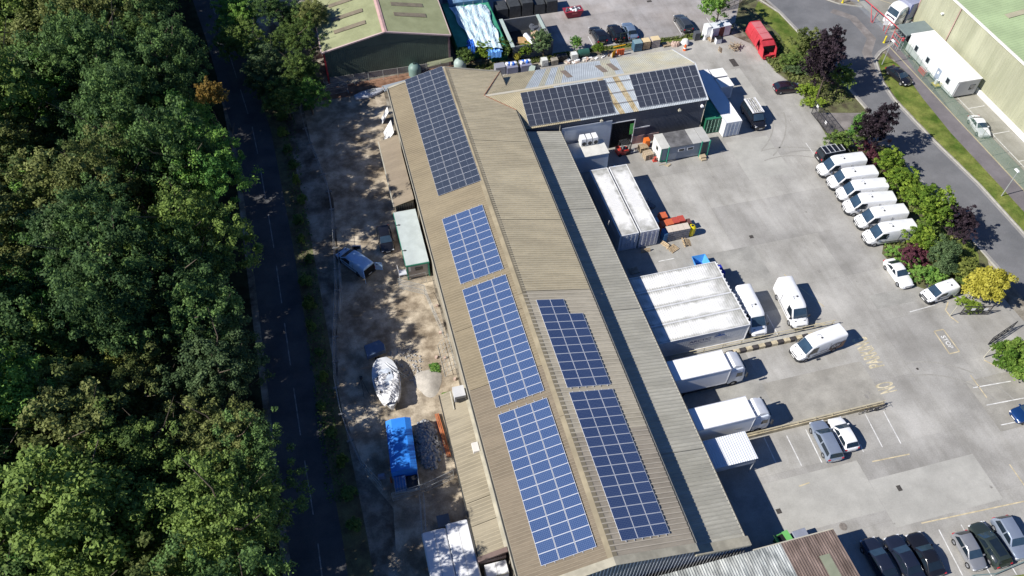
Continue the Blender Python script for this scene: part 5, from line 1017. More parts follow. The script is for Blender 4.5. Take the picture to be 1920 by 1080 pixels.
# lamp posts
def lamp(label,x,y,h,dx=0,dy=0,double=False):
    t=thing('street_lamp',label,'street lamp',(x,y,0),0,'street lamps');mb=MB();mb.tube((x,y,0),(x,y,h),.075,8,r2=.05);mb.build('pole',m_galv,t)
    mb=MB();mb.tube((x,y,h),(x+dx,y+dy,h+.1),.035,6);mb.build('arm',m_galv,t)
    mb=MB();mb.box(x+dx-.16,x+dx+.16,y+dy-.35,y+dy+.35,h+.04,h+.22,bev=.06);mb.build('lamp_head',p_white,t)
lamp('pale street lamp on the grass verge nearest the right edge',83.6,57.2,4.4,0,.2)
lamp('pale lamp post on the grass verge beside the black saloon',83.5,87.0,4.2,.2,0)
lamp('grey lamp post standing close to the white plinth of the pale green warehouse',92.6,63.9,6.0,0,.3)
# gates
def gate(label,a,b,h,m,nx,nz,plates=(),group='black steel gates at the yard entrances'):
    t=thing('steel_gate',label,'gate',(a[0],a[1],0),0,group);a3,b3=Vector((*a,0)),Vector((*b,0));mb=MB()
    for i in range(nx+1):
        p=a3.lerp(b3,i/nx);mb.tube((p.x,p.y,.1),(p.x,p.y,h),.05 if i in(0,nx) else .03,5)
    for j in range(nz+1):
        z=.12+(h-.12)*j/nz;mb.tube((a3.x,a3.y,z),(b3.x,b3.y,z),.045,5)
    mb.build('gate_frame',m,t)
    for u,z in plates:
        p=a3.lerp(b3,u);d=(b3-a3).normalized()*.22;mb=MB();mb.slab(tuple(p-d+Vector((0,0,z))),tuple(p+d+Vector((0,0,z))),tuple(p+d+Vector((0,0,z+.4))),tuple(p-d+Vector((0,0,z+.4))),.02);o=mb.build('sign_plate',p_white,t);o.location.y-=.06
    mb=MB();mb.quad((a[0],a[1],.15),(b[0],b[1],.15),(b[0],b[1],h),(a[0],a[1],h));mb.build('mesh_infill',netting('black_mesh',(.03,.03,.035),.35),t);return t
m_bk=M('gate_black',(.03,.03,.035),.5,var=.1)
gate('black mesh gate across the upper yard entrance below the purple trees',(67.05,78.9),(67.1,73.3),2.3,m_bk,7,2,((.12,1.7),(.62,1.0)))
gate('black double gate leaf at the foot of the big yellow bush',(66.4,41.2),(69.6,40.4),1.6,m_bk,4,2,((.35,.9),(.8,.9)))
gate('black gate leaf by the drooping green bush on the right edge',(67.0,36.6),(71.1,37.9),1.5,m_bk,4,2,((.9,.3),))
for x,y,l in ((65.2,41.3,'leaning white gate post beside the small white van'),(65.5,35.2,'leaning white gate post by the drooping green bush')):
    mb=MB();mb.tube((x,y,0),(x+.0,y,2.0),.06,6);tag(mb.build('gate_post',m_gutl),l,'post','white gate posts')
gate('grey mesh gate leaves standing open above the red compactor',(65.2,106.6),(70.4,108.5),2.4,m_bk,4,3,((.6,1.0),))
gate('dark narrow gate standing on the grass strip between the orange barriers and the crates',(45.3,101.4),(46.9,101.4),2.3,M('gate_green_black',(.03,.05,.04),.5),2,1,())
# red and white barrier, yellow posts
t=thing('entrance_gate','red sliding gate beam with props along the depot entrance, top right','gate',(86.8,97,0))
mb=MB();mb.tube((87.6,108.6,1.9),(89.2,92.2,2.0),.07,6);mb.build('beam',M('beam_red',(.50,.07,.08),.5,var=.1),t)
for a,b in [((88.0,97.8),(88.4,99.7)),((88.1,97.6),(88.2,97.6)),((88.7,95.2),(88.4,95.4)),((88.5,94.3),(88.6,94.3)),((88.9,93),(88.9,93))]:
    mb=MB();mb.tube((a[0],a[1],0),(b[0],b[1],1.95),.06,5);mb.build('prop',MATS['beam_red'],t)
mb=MB();mb.slab((88.2,95.3,1.1),(88.9,95.0,1.1),(88.9,95.0,1.9),(88.2,95.3,1.9),.03);mb.build('sign_board',p_white,t)
mb=MB();mb.quad((87.8,106,.1),(88.9,93,.1),(88.9,93,1.9),(87.8,106,1.9));mb.build('mesh_infill',m_mesh,t)
for x,y,l in ((86.3,104.2,'yellow bollard at the kerb end on the far side of the depot entrance'),(87.0,92.2,'yellow bollard at the kerb end next to the grey roofed kiosk'),(89.2,104.0,'thin yellow bollard inside the depot entrance')):
    mb=MB();mb.lathe((x,y,0),[(0,1.25),(.09,1.25),(.13,1.2),(.13,.12),(.2,.1),(.2,0)],10);tag(mb.build('bollard',M('bollard_yellow',(.65,.55,.04),.5,var=.1)),l,'bollard','yellow bollards at the depot entrance')
t=thing('turnstile_frame','pink and grey tubular turnstile cage in front of the kiosk','turnstile',(88,91,0));mb=MB();rnd=random.Random(4)
for k in range(5): mb.tube((87.6+.15*(k%2),89.6+k*.55,0),(87.6+.15*(k%2),89.6+k*.55,2.3),.035,5);mb.tube((88.3,89.6+k*.55,0),(88.3,89.6+k*.55,2.3),.035,5);mb.tube((87.6,89.6+k*.55,2.3),(88.3,89.6+k*.55,2.3),.035,5)
mb.build('cage',m_bar,t);mb=MB()
for z in (.9,1.5,2.3): mb.tube((87.6,89.6,z),(87.6,91.8,z),.045,5)
mb.lathe((88.0,89.7,1.9),[(0,.5),(.2,.45),(.22,0)],8);mb.build('rail',MATS['beam_red'],t)
t=thing('barrier_pile','small stack of red and white barriers against the fence by the white cabin','barriers',(88.3,83.5,0));mb=MB()
for k in range(4): mb.box(88.0+k*.12,88.06+k*.12,82.6,84.2,.2,1.0,k%2);
for k in range(5): mb.box(88.5,88.56,82.6+k*.35,82.75+k*.35,.4,1.1,1)
mb.build('board',[MATS['beam_red'],p_white],t)
t=thing('yellow_trolley','yellow wheeled trolley with a white drum between the fence and the white cabin','trolley',(88.3,80.2,0));mb=MB();m_yl=gloss('trolley_yellow',(.6,.48,.03),.5);mb.box(88.0,88.8,79.6,80.7,.4,.55);mb.tube((88.0,79.6,.4),(88.0,79.6,1.1),.03);mb.tube((88.8,79.6,.4),(88.8,79.6,1.1),.03);mb.tube((88.0,79.6,1.1),(88.8,79.6,1.1),.03);mb.build('frame',m_yl,t)
mb=MB();mb.lathe((88.4,80.3,.55),[(0,.6),(.25,.6),(.27,0)],12);mb.build('drum',p_white,t);mb=MB()
for x in (88.05,88.75):
    for y in (79.8,80.5): mb.tube((x-.04,y,.2),(x+.04,y,.2),.2,10)
mb.build('wheel',m_tyre,t)
# railings and kerb with black and yellow blocks
t=thing('railing','pale yellow double railing along the wall between the containers and the upper box truck','railing',(42,43.5,0));mb=MB()
for z,y in ((1.05,43.55),(.55,43.55)): mb.tube((31,y,z),(51.1,y-.1,z),.045,6)
mb.build('rail',M('rail_yellow',(.52,.46,.31),.6,var=.12,scale=1.5),t)
for k in range(9):
    x=32.5+k*2.3;mb=MB();mb.tube((x,43.55,0),(x,43.55,1.05),.04,6);mb.build('post',MATS['rail_yellow'],t)
t=thing('block_kerb','row of alternating black and pale yellow concrete kerb blocks behind the moving white van','kerb',(42,42.7,0))
m_b1=M('block_black',(.05,.045,.045),.8,var=.3,scale=2);m_b2=M('block_yellow',(.52,.45,.31),.8,var=.15,scale=2,stain=.2,stscale=1)
for k in range(15):
    x=37.3+k*.78;mb=MB();mb.box(x,x+.76,42.45,42.95,0,.45,bev=.03);mb.build('block',m_b1 if k%2==0 else m_b2,t)
mb=MB();mb.box(31,51.0,43.0,43.7,0,.14);tag(mb.build('kerb_strip',m_kerb),'narrow raised concrete strip under the yellow railing','kerb')
t=thing('low_wall','long low yellow painted wall with a railing from the lower box truck to the bicycles','wall',(43,32.6,0))
mb=MB();mb.box(33.9,51.0,32.35,32.65,0,.55,bev=.02);mb.build('wall',M('wall_yellow',(.48,.41,.27),.8,var=.2,scale=1,stain=.3,stscale=1.2),t)
mb=MB();mb.tube((34.2,32.5,1.0),(51,32.5,1.0),.04,6)
for k in range(9): mb.tube((34.8+k*2,32.5,.5),(34.8+k*2,32.5,1.0),.035,5)
mb.build('rail',MATS['rail_yellow'],t)
# bicycles
m_bf=M('bike_frame',(.06,.06,.09),.4,var=.5,scale=3)
def bike(label,x,y,rot):
    t=thing('bicycle',label,'bicycle',(x,y,0),rot,'bicycles leaning on the low yellow wall')
    for xx in (-.52,.52):
        mb=MB();n=18
        for i in range(n):
            a,b=2*math.pi*i/n,2*math.pi*(i+1)/n;mb.tube((xx+.33*math.cos(a),0,.34+.33*math.sin(a)),(xx+.33*math.cos(b),0,.34+.33*math.sin(b)),.028,4)
            if i%3==0: mb.tube((xx,0,.34),(xx+.33*math.cos(a),0,.34+.33*math.sin(a)),.006,3)
        mb.build('wheel',m_tyre,t,world=False)
    mb=MB()
    for a,b in [((-.52,0,.34),(-.1,0,.32)),((-.1,0,.32),(-.22,0,.85)),((-.52,0,.34),(-.2,0,.75)),((-.1,0,.32),(.38,0,.72)),((-.2,0,.75),(.36,0,.82)),((.52,0,.34),(.36,0,.9))]: mb.tube(a,b,.022,5)
    mb.build('frame',m_bf,t,world=False)
    mb=MB();mb.tube((.36,-.28,.98),(.36,.28,.98),.018,5);mb.tube((.36,0,.85),(.36,0,.98),.02,5);mb.build('handlebar',m_plast,t,world=False)
    mb=MB();mb.box(-.35,-.1,-.06,.06,.86,.92,bev=.02);mb.build('saddle',m_plast,t,world=False)
bike('black bicycle at the left of the three leaning on the yellow low wall end',48.6,32.1,.05);bike('black bicycle in the middle of the three leaning on the yellow low wall end',49.5,32.05,-.05);bike('black bicycle at the right of the three leaning on the yellow low wall end',50.4,32.15,.1)
# ---------------- yard clutter ----------------
m_wood=M('pallet_wood',(.44,.33,.21),.85,var=.2,scale=2,fine=.2,col2=(.52,.40,.25));m_woodg=M('pallet_grey',(.25,.23,.19),.85,var=.2,scale=2,col2=(.33,.30,.25));m_org=M('crate_orange',(.52,.12,.05),.6,var=.15,scale=2);m_rd=M('crate_red',(.42,.07,.05),.6,var=.15,scale=2);m_crate=M('crate_beige',(.55,.48,.40),.7,var=.1,scale=2);m_cgrey=M('crate_grey',(.22,.22,.24),.7,var=.2,scale=2)
def pallet(label,x,y,rot=0,n=1,tilt=None,m=None,z=0,grp='wooden pallets in the yard'):
    t=thing('pallet',label,'pallet',(x,y,z),rot,grp);h=.14
    for k in range(n):
        mb=MB();z0=k*h
        for j in range(6): mb.box(-.6,.6,-.5+j*.175,-.5+j*.175+.12,z0+.115,z0+.138)
        for j in (-.5,-.06,.38): mb.box(-.6,.6,j,j+.1,z0,z0+.02)
        mb.build('deck',m or m_wood,t,world=False)
        mb=MB()
        for i in (-.6,-.07,.46):
            for j in (-.5,-.06,.38): mb.box(i,i+.14,j,j+.1,z0+.02,z0+.115)
        mb.build('block',m or m_wood,t,world=False)
    if tilt: t.rotation_euler=(tilt[0],tilt[1],rot)
    return t
pallet('pale wooden pallet standing on edge against the door of the left white container',33.9,59.5,.0,1,(R(70),0))
pallet('wooden pallet leaning up steeply, left of the four loose pallets in the open yard',36.6,59.9,R(-60),1,(R(62),0))
pallet('wooden pallet lying flat by the leaning one below the crates',37.4,59.1,R(25),1)
pallet('stack of three wooden pallets standing on end below the crates',39.0,59.6,R(85),1,(R(75),0));pallet('wooden pallet tilted against the upright stack below the yellow tank',39.7,59.6,R(80),1,(R(25),0))
pallet('grey pallet lying in the warehouse shade above the block of four containers',31.4,56.9,.1,1,m=m_woodg);pallet('grey pallet in deep shade below the white containers, lower of two',31.6,55.5,0,1,m=m_woodg)
pallet('low stack of pallets by the forklift and the grey site cabin',40.2,77.3,.05,6);pallet('stack of long timber pallets in front of the forklift, lower of two piles',40.3,75.7,.1,7,m=M('pallet_tan',(.5,.4,.28),.8,var=.15,scale=2))
pallet('small pallet in front of the white cabinet by the compactor',60.3,99.4,.2,3)
pallet('pallet propped up on a pile of broken wood near the compactor',60.5,96.4,R(60),1,(R(35),0))
pallet('low pallets in a row on the bank right of the wooden crates',52.6,99.8,.05,2)
def crate(label,x,y,z,sx,sy,sz,m,grp,cat='crate',slat=True,lid=None,name='crate'):
    t=thing(name,label,cat,(x,y,z),0,grp);mb=MB();mb.box(x-sx/2,x+sx/2,y-sy/2,y+sy/2,z+.08,z+sz);mb.build('box',m,t)
    mb=MB()
    if slat:
        for k in range(4):
            zz=z+.14+k*(sz-.2)/4;mb.box(x-sx/2-.02,x+sx/2+.02,y-sy/2-.02,y-sy/2,zz,zz+(sz-.2)/6);mb.box(x-sx/2-.02,x-sx/2,y-sy/2,y+sy/2,zz,zz+(sz-.2)/6)
    for dx in (-.4,.4): mb.box(x+dx*sx-.06,x+dx*sx+.06,y-sy/2,y+sy/2,z,z+.08)
    mb.build('slat',m,t)
    mb=MB();mb.box(x-sx/2-.02,x+sx/2+.02,y-sy/2-.02,y+sy/2+.02,z+sz,z+sz+.03);mb.build('lid',lid or m,t);return t
G='stacked crates beside the right white container'
for k in range(4): crate(['beige topped grey crate stack, leftmost of four','beige topped grey crate stack, second of four','beige topped grey crate stack, third of four','beige topped grey crate stack, rightmost of four by the yellow tank'][k],37.35+k*.76,60.9,0,.7,1.0,1.75,m_cgrey,G,lid=m_crate)
for k in range(4): crate(['orange crate stack, leftmost in the row behind the beige topped stacks','orange crate stack, second in the row behind the beige topped stacks','dark red crate stack, third in the row behind the beige topped stacks','dark red crate stack, fourth in the row behind the beige topped stacks'][k],37.2+k*.82,62.2+.1*k,0,.75,.95,1.5,(m_org,m_org,m_rd,m_rd)[k],G)
crate('single orange crate stack standing behind the others, next to the white container',37.6,63.6,0,.95,.95,1.5,m_org,G);crate('dark brown crate at the right end of the red row',40.5,62.0,0,.5,.8,1.3,M('crate_brown',(.12,.06,.05),.7,var=.2),G)
crate('pale blue crate in the shade left of the orange crates',36.6,63.3,0,.6,.8,1.2,M('crate_paleblue',(.3,.42,.52),.6,var=.15),G);crate('blue crate at the left end of the beige topped stacks',36.75,60.8,0,.45,1.0,1.6,M('crate_midblue',(.04,.13,.28),.6),G)
t=thing('yellow_tank','bright yellow rounded plastic tank at the right end of the crate stacks','tank',(40.4,60.9,0));mb=MB();mb.lathe((40.5,60.9,0),[(.0,1.6),(.3,1.58),(.5,1.4),(.52,.7),(.42,.1),(.4,0)],10);mb.build('shell',M('tank_yellow',(.68,.56,.01),.45,var=.05),t,True);mb=MB();mb.lathe((40.5,60.9,1.55),[(0,.12),(.15,.12),(.15,0)],10);mb.build('cap',m_plast,t)
mb=MB();
for k in range(2): mb.box(36.3+k*.7,36.9+k*.7,66.2,67.6,.0,.35,rot=.5)
mb.tube((36.2,66.0,.4),(37.6,67.4,.5),.05);mb.tube((36.2,66.4,.4),(37.4,67.8,.5),.05);tag(mb.build('steel_offcuts',M('scrap_dark',(.14,.15,.17),.5,var=.4,scale=4)),'grey steel scrap lying in the shadow right of the white containers','scrap')
# blue skip and blue crate
t=thing('tipping_skip','light blue open tipping skip at the end of the topmost container of the four','skip',(39.4,55.2,0));m_sk=M('skip_blue',(.08,.32,.68),.5,var=.06)
mb=MB();a=[(38.5,54.3),(40.4,54.3),(40.3,56.4),(38.6,56.4)];b=[(38.9,54.6),(40.0,54.6),(39.95,56),(38.95,56)]
for i in range(4):
    j=(i+1)%4;mb.slab((*a[i],1.25),(*a[j],1.25),(*b[j],.2),(*b[i],.2),.05)
mb.build('bucket',m_sk,t);mb=MB();mb.box(38.95,39.95,54.65,55.95,.15,.25);mb.build('floor',M('skip_deep_blue',(.02,.08,.35),.5),t);mb=MB();mb.box(39,39.2,54.4,56.2,0,.2);mb.box(39.7,39.9,54.4,56.2,0,.2);mb.build('base_frame',m_sk,t)
crate('dark royal blue crate against the doors of the topmost container of the four',41.0,53.6,0,.9,1.4,1.3,M('crate_royal',(.02,.03,.30),.5),None,slat=False)
mb=MB();mb.box(31.9,33.1,53.95,54.9,0,1.1);mb.box(33.3,34.3,54.0,54.8,0,.9,1);mb.box(34.4,35.5,54.1,54.6,.1,.3,2);tag(mb.build('plastic_crates',[M('crate_mint',(.28,.45,.48),.6,var=.1),m_woodg,m_plast]),'pale mint boxes and grey pallets along the back of the topmost container of the four','crates')
mb=MB();mb.lathe((34.9,74.0,0),[(0,.9),(.4,.88),(.5,.4),(.4,0)],8);tag(mb.build('blue_bin',m_sk),'small bright blue bin at the corner of the cold store','bin')
# forklift
t=thing('forklift','red and black forklift in the dark wing doorway beside the timber stacks','forklift',(37.6,77.4,0),R(4))
mb=MB();mb.box(-1.3,.4,-.55,.55,.25,.8,bev=.06);mb.box(-1.35,-.7,-.55,.55,.8,1.15,bev=.08);mb.build('body',gloss('forklift_red',(.45,.04,.03),.4),t,world=False)
mb=MB();
for x,y in ((-.95,-.5),(-.95,.5),(.35,-.5),(.35,.5)): mb.tube((x,y,.8),(x+(.15 if x<0 else -.1),y*.9,2.05),.04,5)
for k in range(6): mb.box(-.85+k*.2,-.78+k*.2,-.5,.5,2.05,2.1)
mb.box(-.9,.3,-.5,-.42,2.03,2.11);mb.box(-.9,.3,.42,.5,2.03,2.11);mb.build('overhead_guard',m_plast,t,world=False)
mb=MB();mb.box(.5,.62,-.45,-.33,.1,2.0);mb.box(.5,.62,.33,.45,.1,2.0);mb.box(.5,.6,-.4,.4,1.9,2.0);mb.build('mast',m_plast,t,world=False)
mb=MB();mb.box(.65,1.7,-.35,-.22,.1,.15);mb.box(.65,1.7,.22,.35,.1,.15);mb.build('fork',m_bar,t,world=False)
mb=MB();mb.box(-.5,0,-.25,.25,.8,1.0);mb.box(-.55,-.4,-.25,.25,1.0,1.5);mb.build('seat',M('seat_grey',(.16,.17,.18),.6),t,world=False)
for x,r in ((.2,.32),(-.95,.25)):
    for s in (-1,1): mb=MB();mb.tube((x,s*.42,r),(x,s*.58,r),r,14);mb.build('wheel',m_tyre,t,world=False)
mb=MB();mb.box(40.6,41.3,77.6,78.4,.2,1.3);tag(mb.build('orange_box',M('box_orange',(.6,.14,.02),.6)),'bright orange box tucked between the timber stack and the grey site cabin','box')
mb=MB();mb.box(40.9,41.2,74.7,75.0,0,.7);mb.box(40.75,41.35,74.6,75.1,0,.1);tag(mb.build('pump_truck',MATS['crate_red']),'small red pump truck handle by the left corner of the grey site cabin','pump truck')
t=thing('pipe_rail','low grey green pipe rail along the grass in the bottom right corner','rail',(52,13.4,0));mb=MB();mb.path([(49.2,13.9,.45),(51.4,13.5,.45),(55.4,13.9,.45),(60,14.6,.45)],.06,6);mb.build('rail',M('rail_greygreen',(.16,.22,.22),.6,var=.1),t)
for x,y in ((49.2,13.9),(51.4,13.5),(53.4,13.7),(55.4,13.9),(58,14.3)):
    mb=MB();mb.tube((x,y,0),(x,y,.45),.05,6);mb.build('post',MATS['rail_greygreen'],t)
# wheelie bins at the bottom
def bin_(label,x,y,rot,m,ml,open_=False):
    t=thing('waste_bin',label,'bin',(x,y,0),rot,'big bins beside the brown roof');mb=MB();mb.loft([[(-.55,-.4,.15),(.55,-.4,.15),(.55,.4,.15),(-.55,.4,.15)],[(-.68,-.52,1.25),(.68,-.52,1.25),(.68,.52,1.25),(-.68,.52,1.25)]]);mb.build('body',m,t,world=False)
    mb=MB()
    if open_: mb.box(-.55,.1,-.42,.42,1.245,1.26,1);mb.slab((-.7,-.55,1.27),(-.7,.55,1.27),(-1.0,.55,1.6),(-1.0,-.55,1.6),.04);mb.box(.1,.7,-.55,.55,1.26,1.34)
    else: mb.box(-.72,.72,-.56,.56,1.25,1.36,bev=.05)
    mb.build('lid',[ml,MATS['doorway_black']],t,world=False);mb=MB()
    for a in (-.5,.5):
        for b in (-.4,.4): mb.tube((a,b-.03,.09),(a,b+.03,.09),.09,8)
    mb.build('wheel',m_tyre,t,world=False)
bin_('green wheeled waste bin with its lid open, by the brown roofed building',33.3,21.35,.15,M('bin_green',(.08,.28,.07),.5,var=.1),M('bin_lid_green',(.14,.42,.12),.5,var=.1),True)
bin_('grey blue wheeled waste bin next to the green one',35.0,21.2,.05,M('bin_grey',(.14,.18,.26),.5,var=.1),M('bin_lid_grey',(.22,.24,.30),.5,var=.15))
# bank of clutter along the top of the wing
t=crate('grey steel stillage box nearest the corner of the tan warehouse',25.2,99.2,0,1.5,1.2,1.3,M('stillage_grey',(.27,.28,.32),.5,var=.1),None);
for k,(x,l) in enumerate([(27.0,'grey lilac bulk bin with blue and white sacks in it, left of two'),(29.2,'grey lilac bulk bin with blue and white sacks in it, right of two')]):
    t=thing('bulk_bin',l,'bin',(x,99.2,0),0,'lilac grey bulk bins');mb=MB();mb.box(x-.85,x+.85,98.3,99.9,.1,1.2);mb.build('body',M('bin_lilac',(.22,.23,.32),.6,var=.1),t)
    mb=MB();rn=random.Random(k)
    for i in range(5): mb.lathe((x-.6+i*.3,99.0+.3*rn.random(),1.1),[(0,.5),(.28,.4),(.36,.15),(.3,0)],7,mi=i%2)
    mb.build('sack',[p_white,M('sack_blue',(.04,.16,.62),.5,var=.1)],t,True)
t=thing('fallen_bin','dark green wheelie bin lying tipped over among rubbish by the bank','bin',(30.6,98.9,0),R(-35));t.rotation_euler=(R(55),0,R(-35));mb=MB();mb.loft([[(-.3,-.3,0),(.3,-.3,0),(.3,.3,0),(-.3,.3,0)],[(-.42,-.42,1.3),(.42,-.42,1.3),(.42,.42,1.3),(-.42,.42,1.3)]]);mb.build('body',M('bin_darkgreen',(.06,.10,.09),.6),t,world=False);mb=MB();mb.box(-.46,.46,-.46,.46,1.3,1.38);mb.build('lid',M('bin_lid_pale',(.25,.32,.3),.5),t,world=False)
def ibc(label,x,y,m,cage=True,cyl=False):
    t=thing('liquid_tank',label,'tank',(x,y,0),0,'tanks along the bank')
    mb=MB()
    if cyl:
        mb.lathe((x,y,0),[(0,2.0),(.35,1.95),(.8,1.6),(.95,1.3),(.95,0)],18);mb.build('shell',m,t,True);mb=MB();mb.lathe((x,y,1.95),[(0,.15),(.22,.15),(.22,0)],10);mb.build('cap',M('cap_dark',(.03,.05,.05),.5),t);return
    mb.box(x-.5,x+.5,y-.5,y+.5,.15,1.15,bev=.06);mb.build('shell',m,t)
    if cage:
        mb=MB()
        for z in (.3,.6,.9,1.15): mb.path([(x-.52,y-.52,z),(x+.52,y-.52,z),(x+.52,y+.52,z),(x-.52,y+.52,z),(x-.52,y-.52,z)],.012,4)
        for q in (-.52,-.17,.17,.52): mb.tube((x+q,y-.52,.1),(x+q,y-.52,1.15),.012,4);mb.tube((x-.52,y+q,.1),(x-.52,y+q,1.15),.012,4)
        mb.build('cage',m_galv,t);mb=MB();mb.box(x-.55,x+.55,y-.5,y+.5,0,.14);mb.build('base_pallet',m_woodg,t)
ibc('white caged liquid tank on the bank, left of two',32.3,99.4,M('ibc_white',(.68,.70,.68),.4,var=.05));ibc('white caged liquid tank on the bank, right of two, beside the dark green drum tank',37.2,99.7,MATS['ibc_white'])
t=thing('oil_tank','dark green horizontal drum tank on the bank beside the white caged tank','tank',(38.9,100.1,0));mb=MB();mb.tube((38.1,100.1,.7),(39.7,100.1,.7),.6,16);mb.build('shell',M('tank_dkgreen',(.03,.10,.08),.5,var=.1),t,True);mb=MB();mb.box(38.3,38.5,99.7,100.5,0,.4);mb.box(39.3,39.5,99.7,100.5,0,.4);mb.build('cradle',m_plast,t)
ibc('round green grey water tank at the foot of the green shed',12.6,101.7,M('tank_greygreen',(.16,.25,.23),.5,var=.1),cyl=True);ibc('squat pale grey green water tank between the green shed and the green containers',19.5,101.3,M('tank_pale',(.30,.38,.36),.5,var=.15),cyl=True)
crate('brown grey wooden box on the bank between the white tank and the black cages',33.9,99.3,0,1.0,.8,.9,m_woodg,None)
t=thing('cage_pallets','stack of black plastic cages on the bank','cages',(35.3,99.9,0));mb=MB()
for i in range(6):
    for j in range(3): mb.tube((34.5+i*.32,99.3,.05),(34.5+i*.32,99.3,1.2),.02,4);mb.tube((34.5,99.3,.2+j*.45),(36.1,99.3,.2+j*.45),.02,4);mb.tube((34.5+i*.32,99.3,1.2),(34.5+i*.32,100.5,1.2),.02,4)
mb.box(34.5,36.1,99.5,100.4,0,.9);mb.build('cage',m_plast,t)
mb=MB();rn=random.Random(8)
for i in range(26): x=35+rn.random()*9;mb.box(x,x+.3+rn.random()*.5,98.6+rn.random()*.7,99.2+rn.random()*.6,0,.1+rn.random()*.25,i%3,rot=rn.random())
tag(mb.build('rubble',[M('rubble_pink',(.5,.38,.32),.8,var=.15),M('rubble_pale',(.55,.5,.44),.8),p_white]),'pale broken rubble strewn along the foot of the bank behind the wing','rubble',kind='stuff')
t=thing('plastic_barriers','orange and yellow plastic road barriers heaped together on the bank','barriers',(44.2,99.2,0))
m_yb=M('barrier_yellow',(.75,.42,.01),.5,var=.1);m_ob=M('barrier_orange',(.70,.13,.03),.5,var=.1)
for k in range(4):
    mb=MB();x=43.0+k*.12;mb.box(x,x+.7,98.8+k*.12,98.86+k*.12,.1,1.0,rot=.7);mb.build('barrier',m_yb,t)
for k in range(4):
    mb=MB();mb.box(44.0+k*.32,44.22+k*.32,98.9,99.15,.1,1.1);mb.build('barrier',m_ob,t)
mb=MB();mb.tube((43.6,99.6,1.25),(45.6,99.8,1.25),.08,6);mb.build('barrier_rail',m_yb,t)
crate('blue grey steel topped crate on the bank, left of the two wooden crates',47.6,99.8,0,1.3,1.15,1.5,M('stillage_blue',(.06,.13,.2),.5),None,lid=M('lid_teal',(.2,.3,.33),.5))
crate('wooden crate stack on the bank, left of two',49.1,100.0,0,1.15,1.1,1.4,m_wood,'wooden crates on the bank',lid=M('lid_wood',(.62,.5,.3),.8,var=.1));crate('wooden crate stack on the bank, right of two with a white lower crate',50.7,100.1,0,1.3,1.1,1.4,M('crate_pinkgrey',(.4,.35,.33),.7,var=.1),'wooden crates on the bank',lid=MATS['lid_wood'])
mb=MB();mb.lathe((55.6,99.3,0),[(0,1.0),(.35,.95),(.6,.7),(.7,.3),(.5,0)],9);tag(mb.build('bulk_bag',M('bag_white',(.62,.62,.60),.8,var=.12,scale=2),smooth=True),'full white bulk bag on the bank right of the pink rubble','bag')
mb=MB();
for i in range(14): a=rn.random()*6.28;r=rn.random()*.6;mb.lathe((54.1+r*math.cos(a),99.5+r*.7*math.sin(a),0),[(0,.5+.3*rn.random()),(.2,.4),(.3,0)],5)
tag(mb.build('rubble_heap',MATS['rubble_pink']),'pinkish rubble heap left of the white bulk bag','rubble',kind='stuff')
t=thing('traffic_cone','red and white barrier drum standing alone on the concrete below the bulk bag','barrier drum',(55.0,97.9,0));mb=MB();mb.lathe((55,97.9,0),[(0,.95),(.16,.95),(.28,.1),(.3,0)],10);mb.build('cone',MATS['barrier_orange'],t,True);mb=MB();mb.lathe((55,97.9,.35),[(.265,0),(.245,.2)],10);mb.build('band',p_white,t)
crate('dark grey cage box on the bank right of the rubble',57.9,100.2,0,.9,.8,1.3,M('cage_dark',(.08,.085,.1),.5),None);mb=MB();mb.lathe((59.2,99.9,0),[(0,1.2),(.2,1.1),(.3,.9),(.2,.7),(.35,0)],9);tag(mb.build('wrapped_bundle',p_white,smooth=True),'small white wrapped bundle between the dark cage and the white cabinet','bundle')
t=thing('steel_cabinet','white open steel cabinet with a rusty red panel, left of the red compactor','cabinet',(61.6,100.6,0),R(6))
mb=MB();mb.box(-1.6,1.9,-.8,.8,.1,1.9);mb.build('body',M('cabinet_white',(.62,.65,.70),.5,var=.08,scale=1),t,world=False);mb=MB();mb.box(-.2,.7,-.86,-.8,.15,1.8);mb.build('rusty_panel',M('rust_red',(.14,.035,.03),.7,var=.3,scale=3),t,world=False)
mb=MB();mb.slab((-1.6,-.8,.1),(-2.0,-1.6,.1),(-2.0,-1.6,1.9),(-1.6,-.8,1.9),.05);mb.box(-2.4,-1.65,-.6,.6,.1,2.2);mb.build('door',p_white,t,world=False)
t=crate('white open box with dark inside standing before the white cabinet',60.9,98.6,0,.9,.9,.9,MATS['cabinet_white'],None,slat=False,lid=MATS['doorway_black'])
mb=MB()
for i in range(30): x,y=61.6+rn.random()*1.6,95.7+rn.random()*1.4;mb.box(x,x+.5+rn.random()*.7,y,y+.1,.05+.02*i,.12+.02*i,rot=rn.random()*3)
tag(mb.build('wood_pile',M('pile_brown',(.24,.18,.12),.85,var=.4,scale=3,col2=(.35,.28,.2))),'heap of broken brown timber beside the propped pallet near the compactor','wood pile')
# ---------------- neighbour: green containers under tarp, junk skip ----------------
G='green containers in a row under the pale tarpaulin'
cols_=[(19.6,22.0),(22.1,24.5),(24.6,27.1)]
for k,(a,b) in enumerate(cols_):
    container(['green shipping container on the left, its roof in the shed shadow','green shipping container in the middle, buried under the pale blue tarpaulin','green shipping container on the right with bright green roof showing beside the tarpaulin'][k],a,b,103.3 if k<2 else 101.9,115.5,2.6,m_cg,M('green_roof',(.06,.33,.21),.6,var=.15,scale=.7,stain=.25,stscale=.6),G,'S',barm=(m_cg,M('bar_green_dark',(.02,.08,.05),.5)))
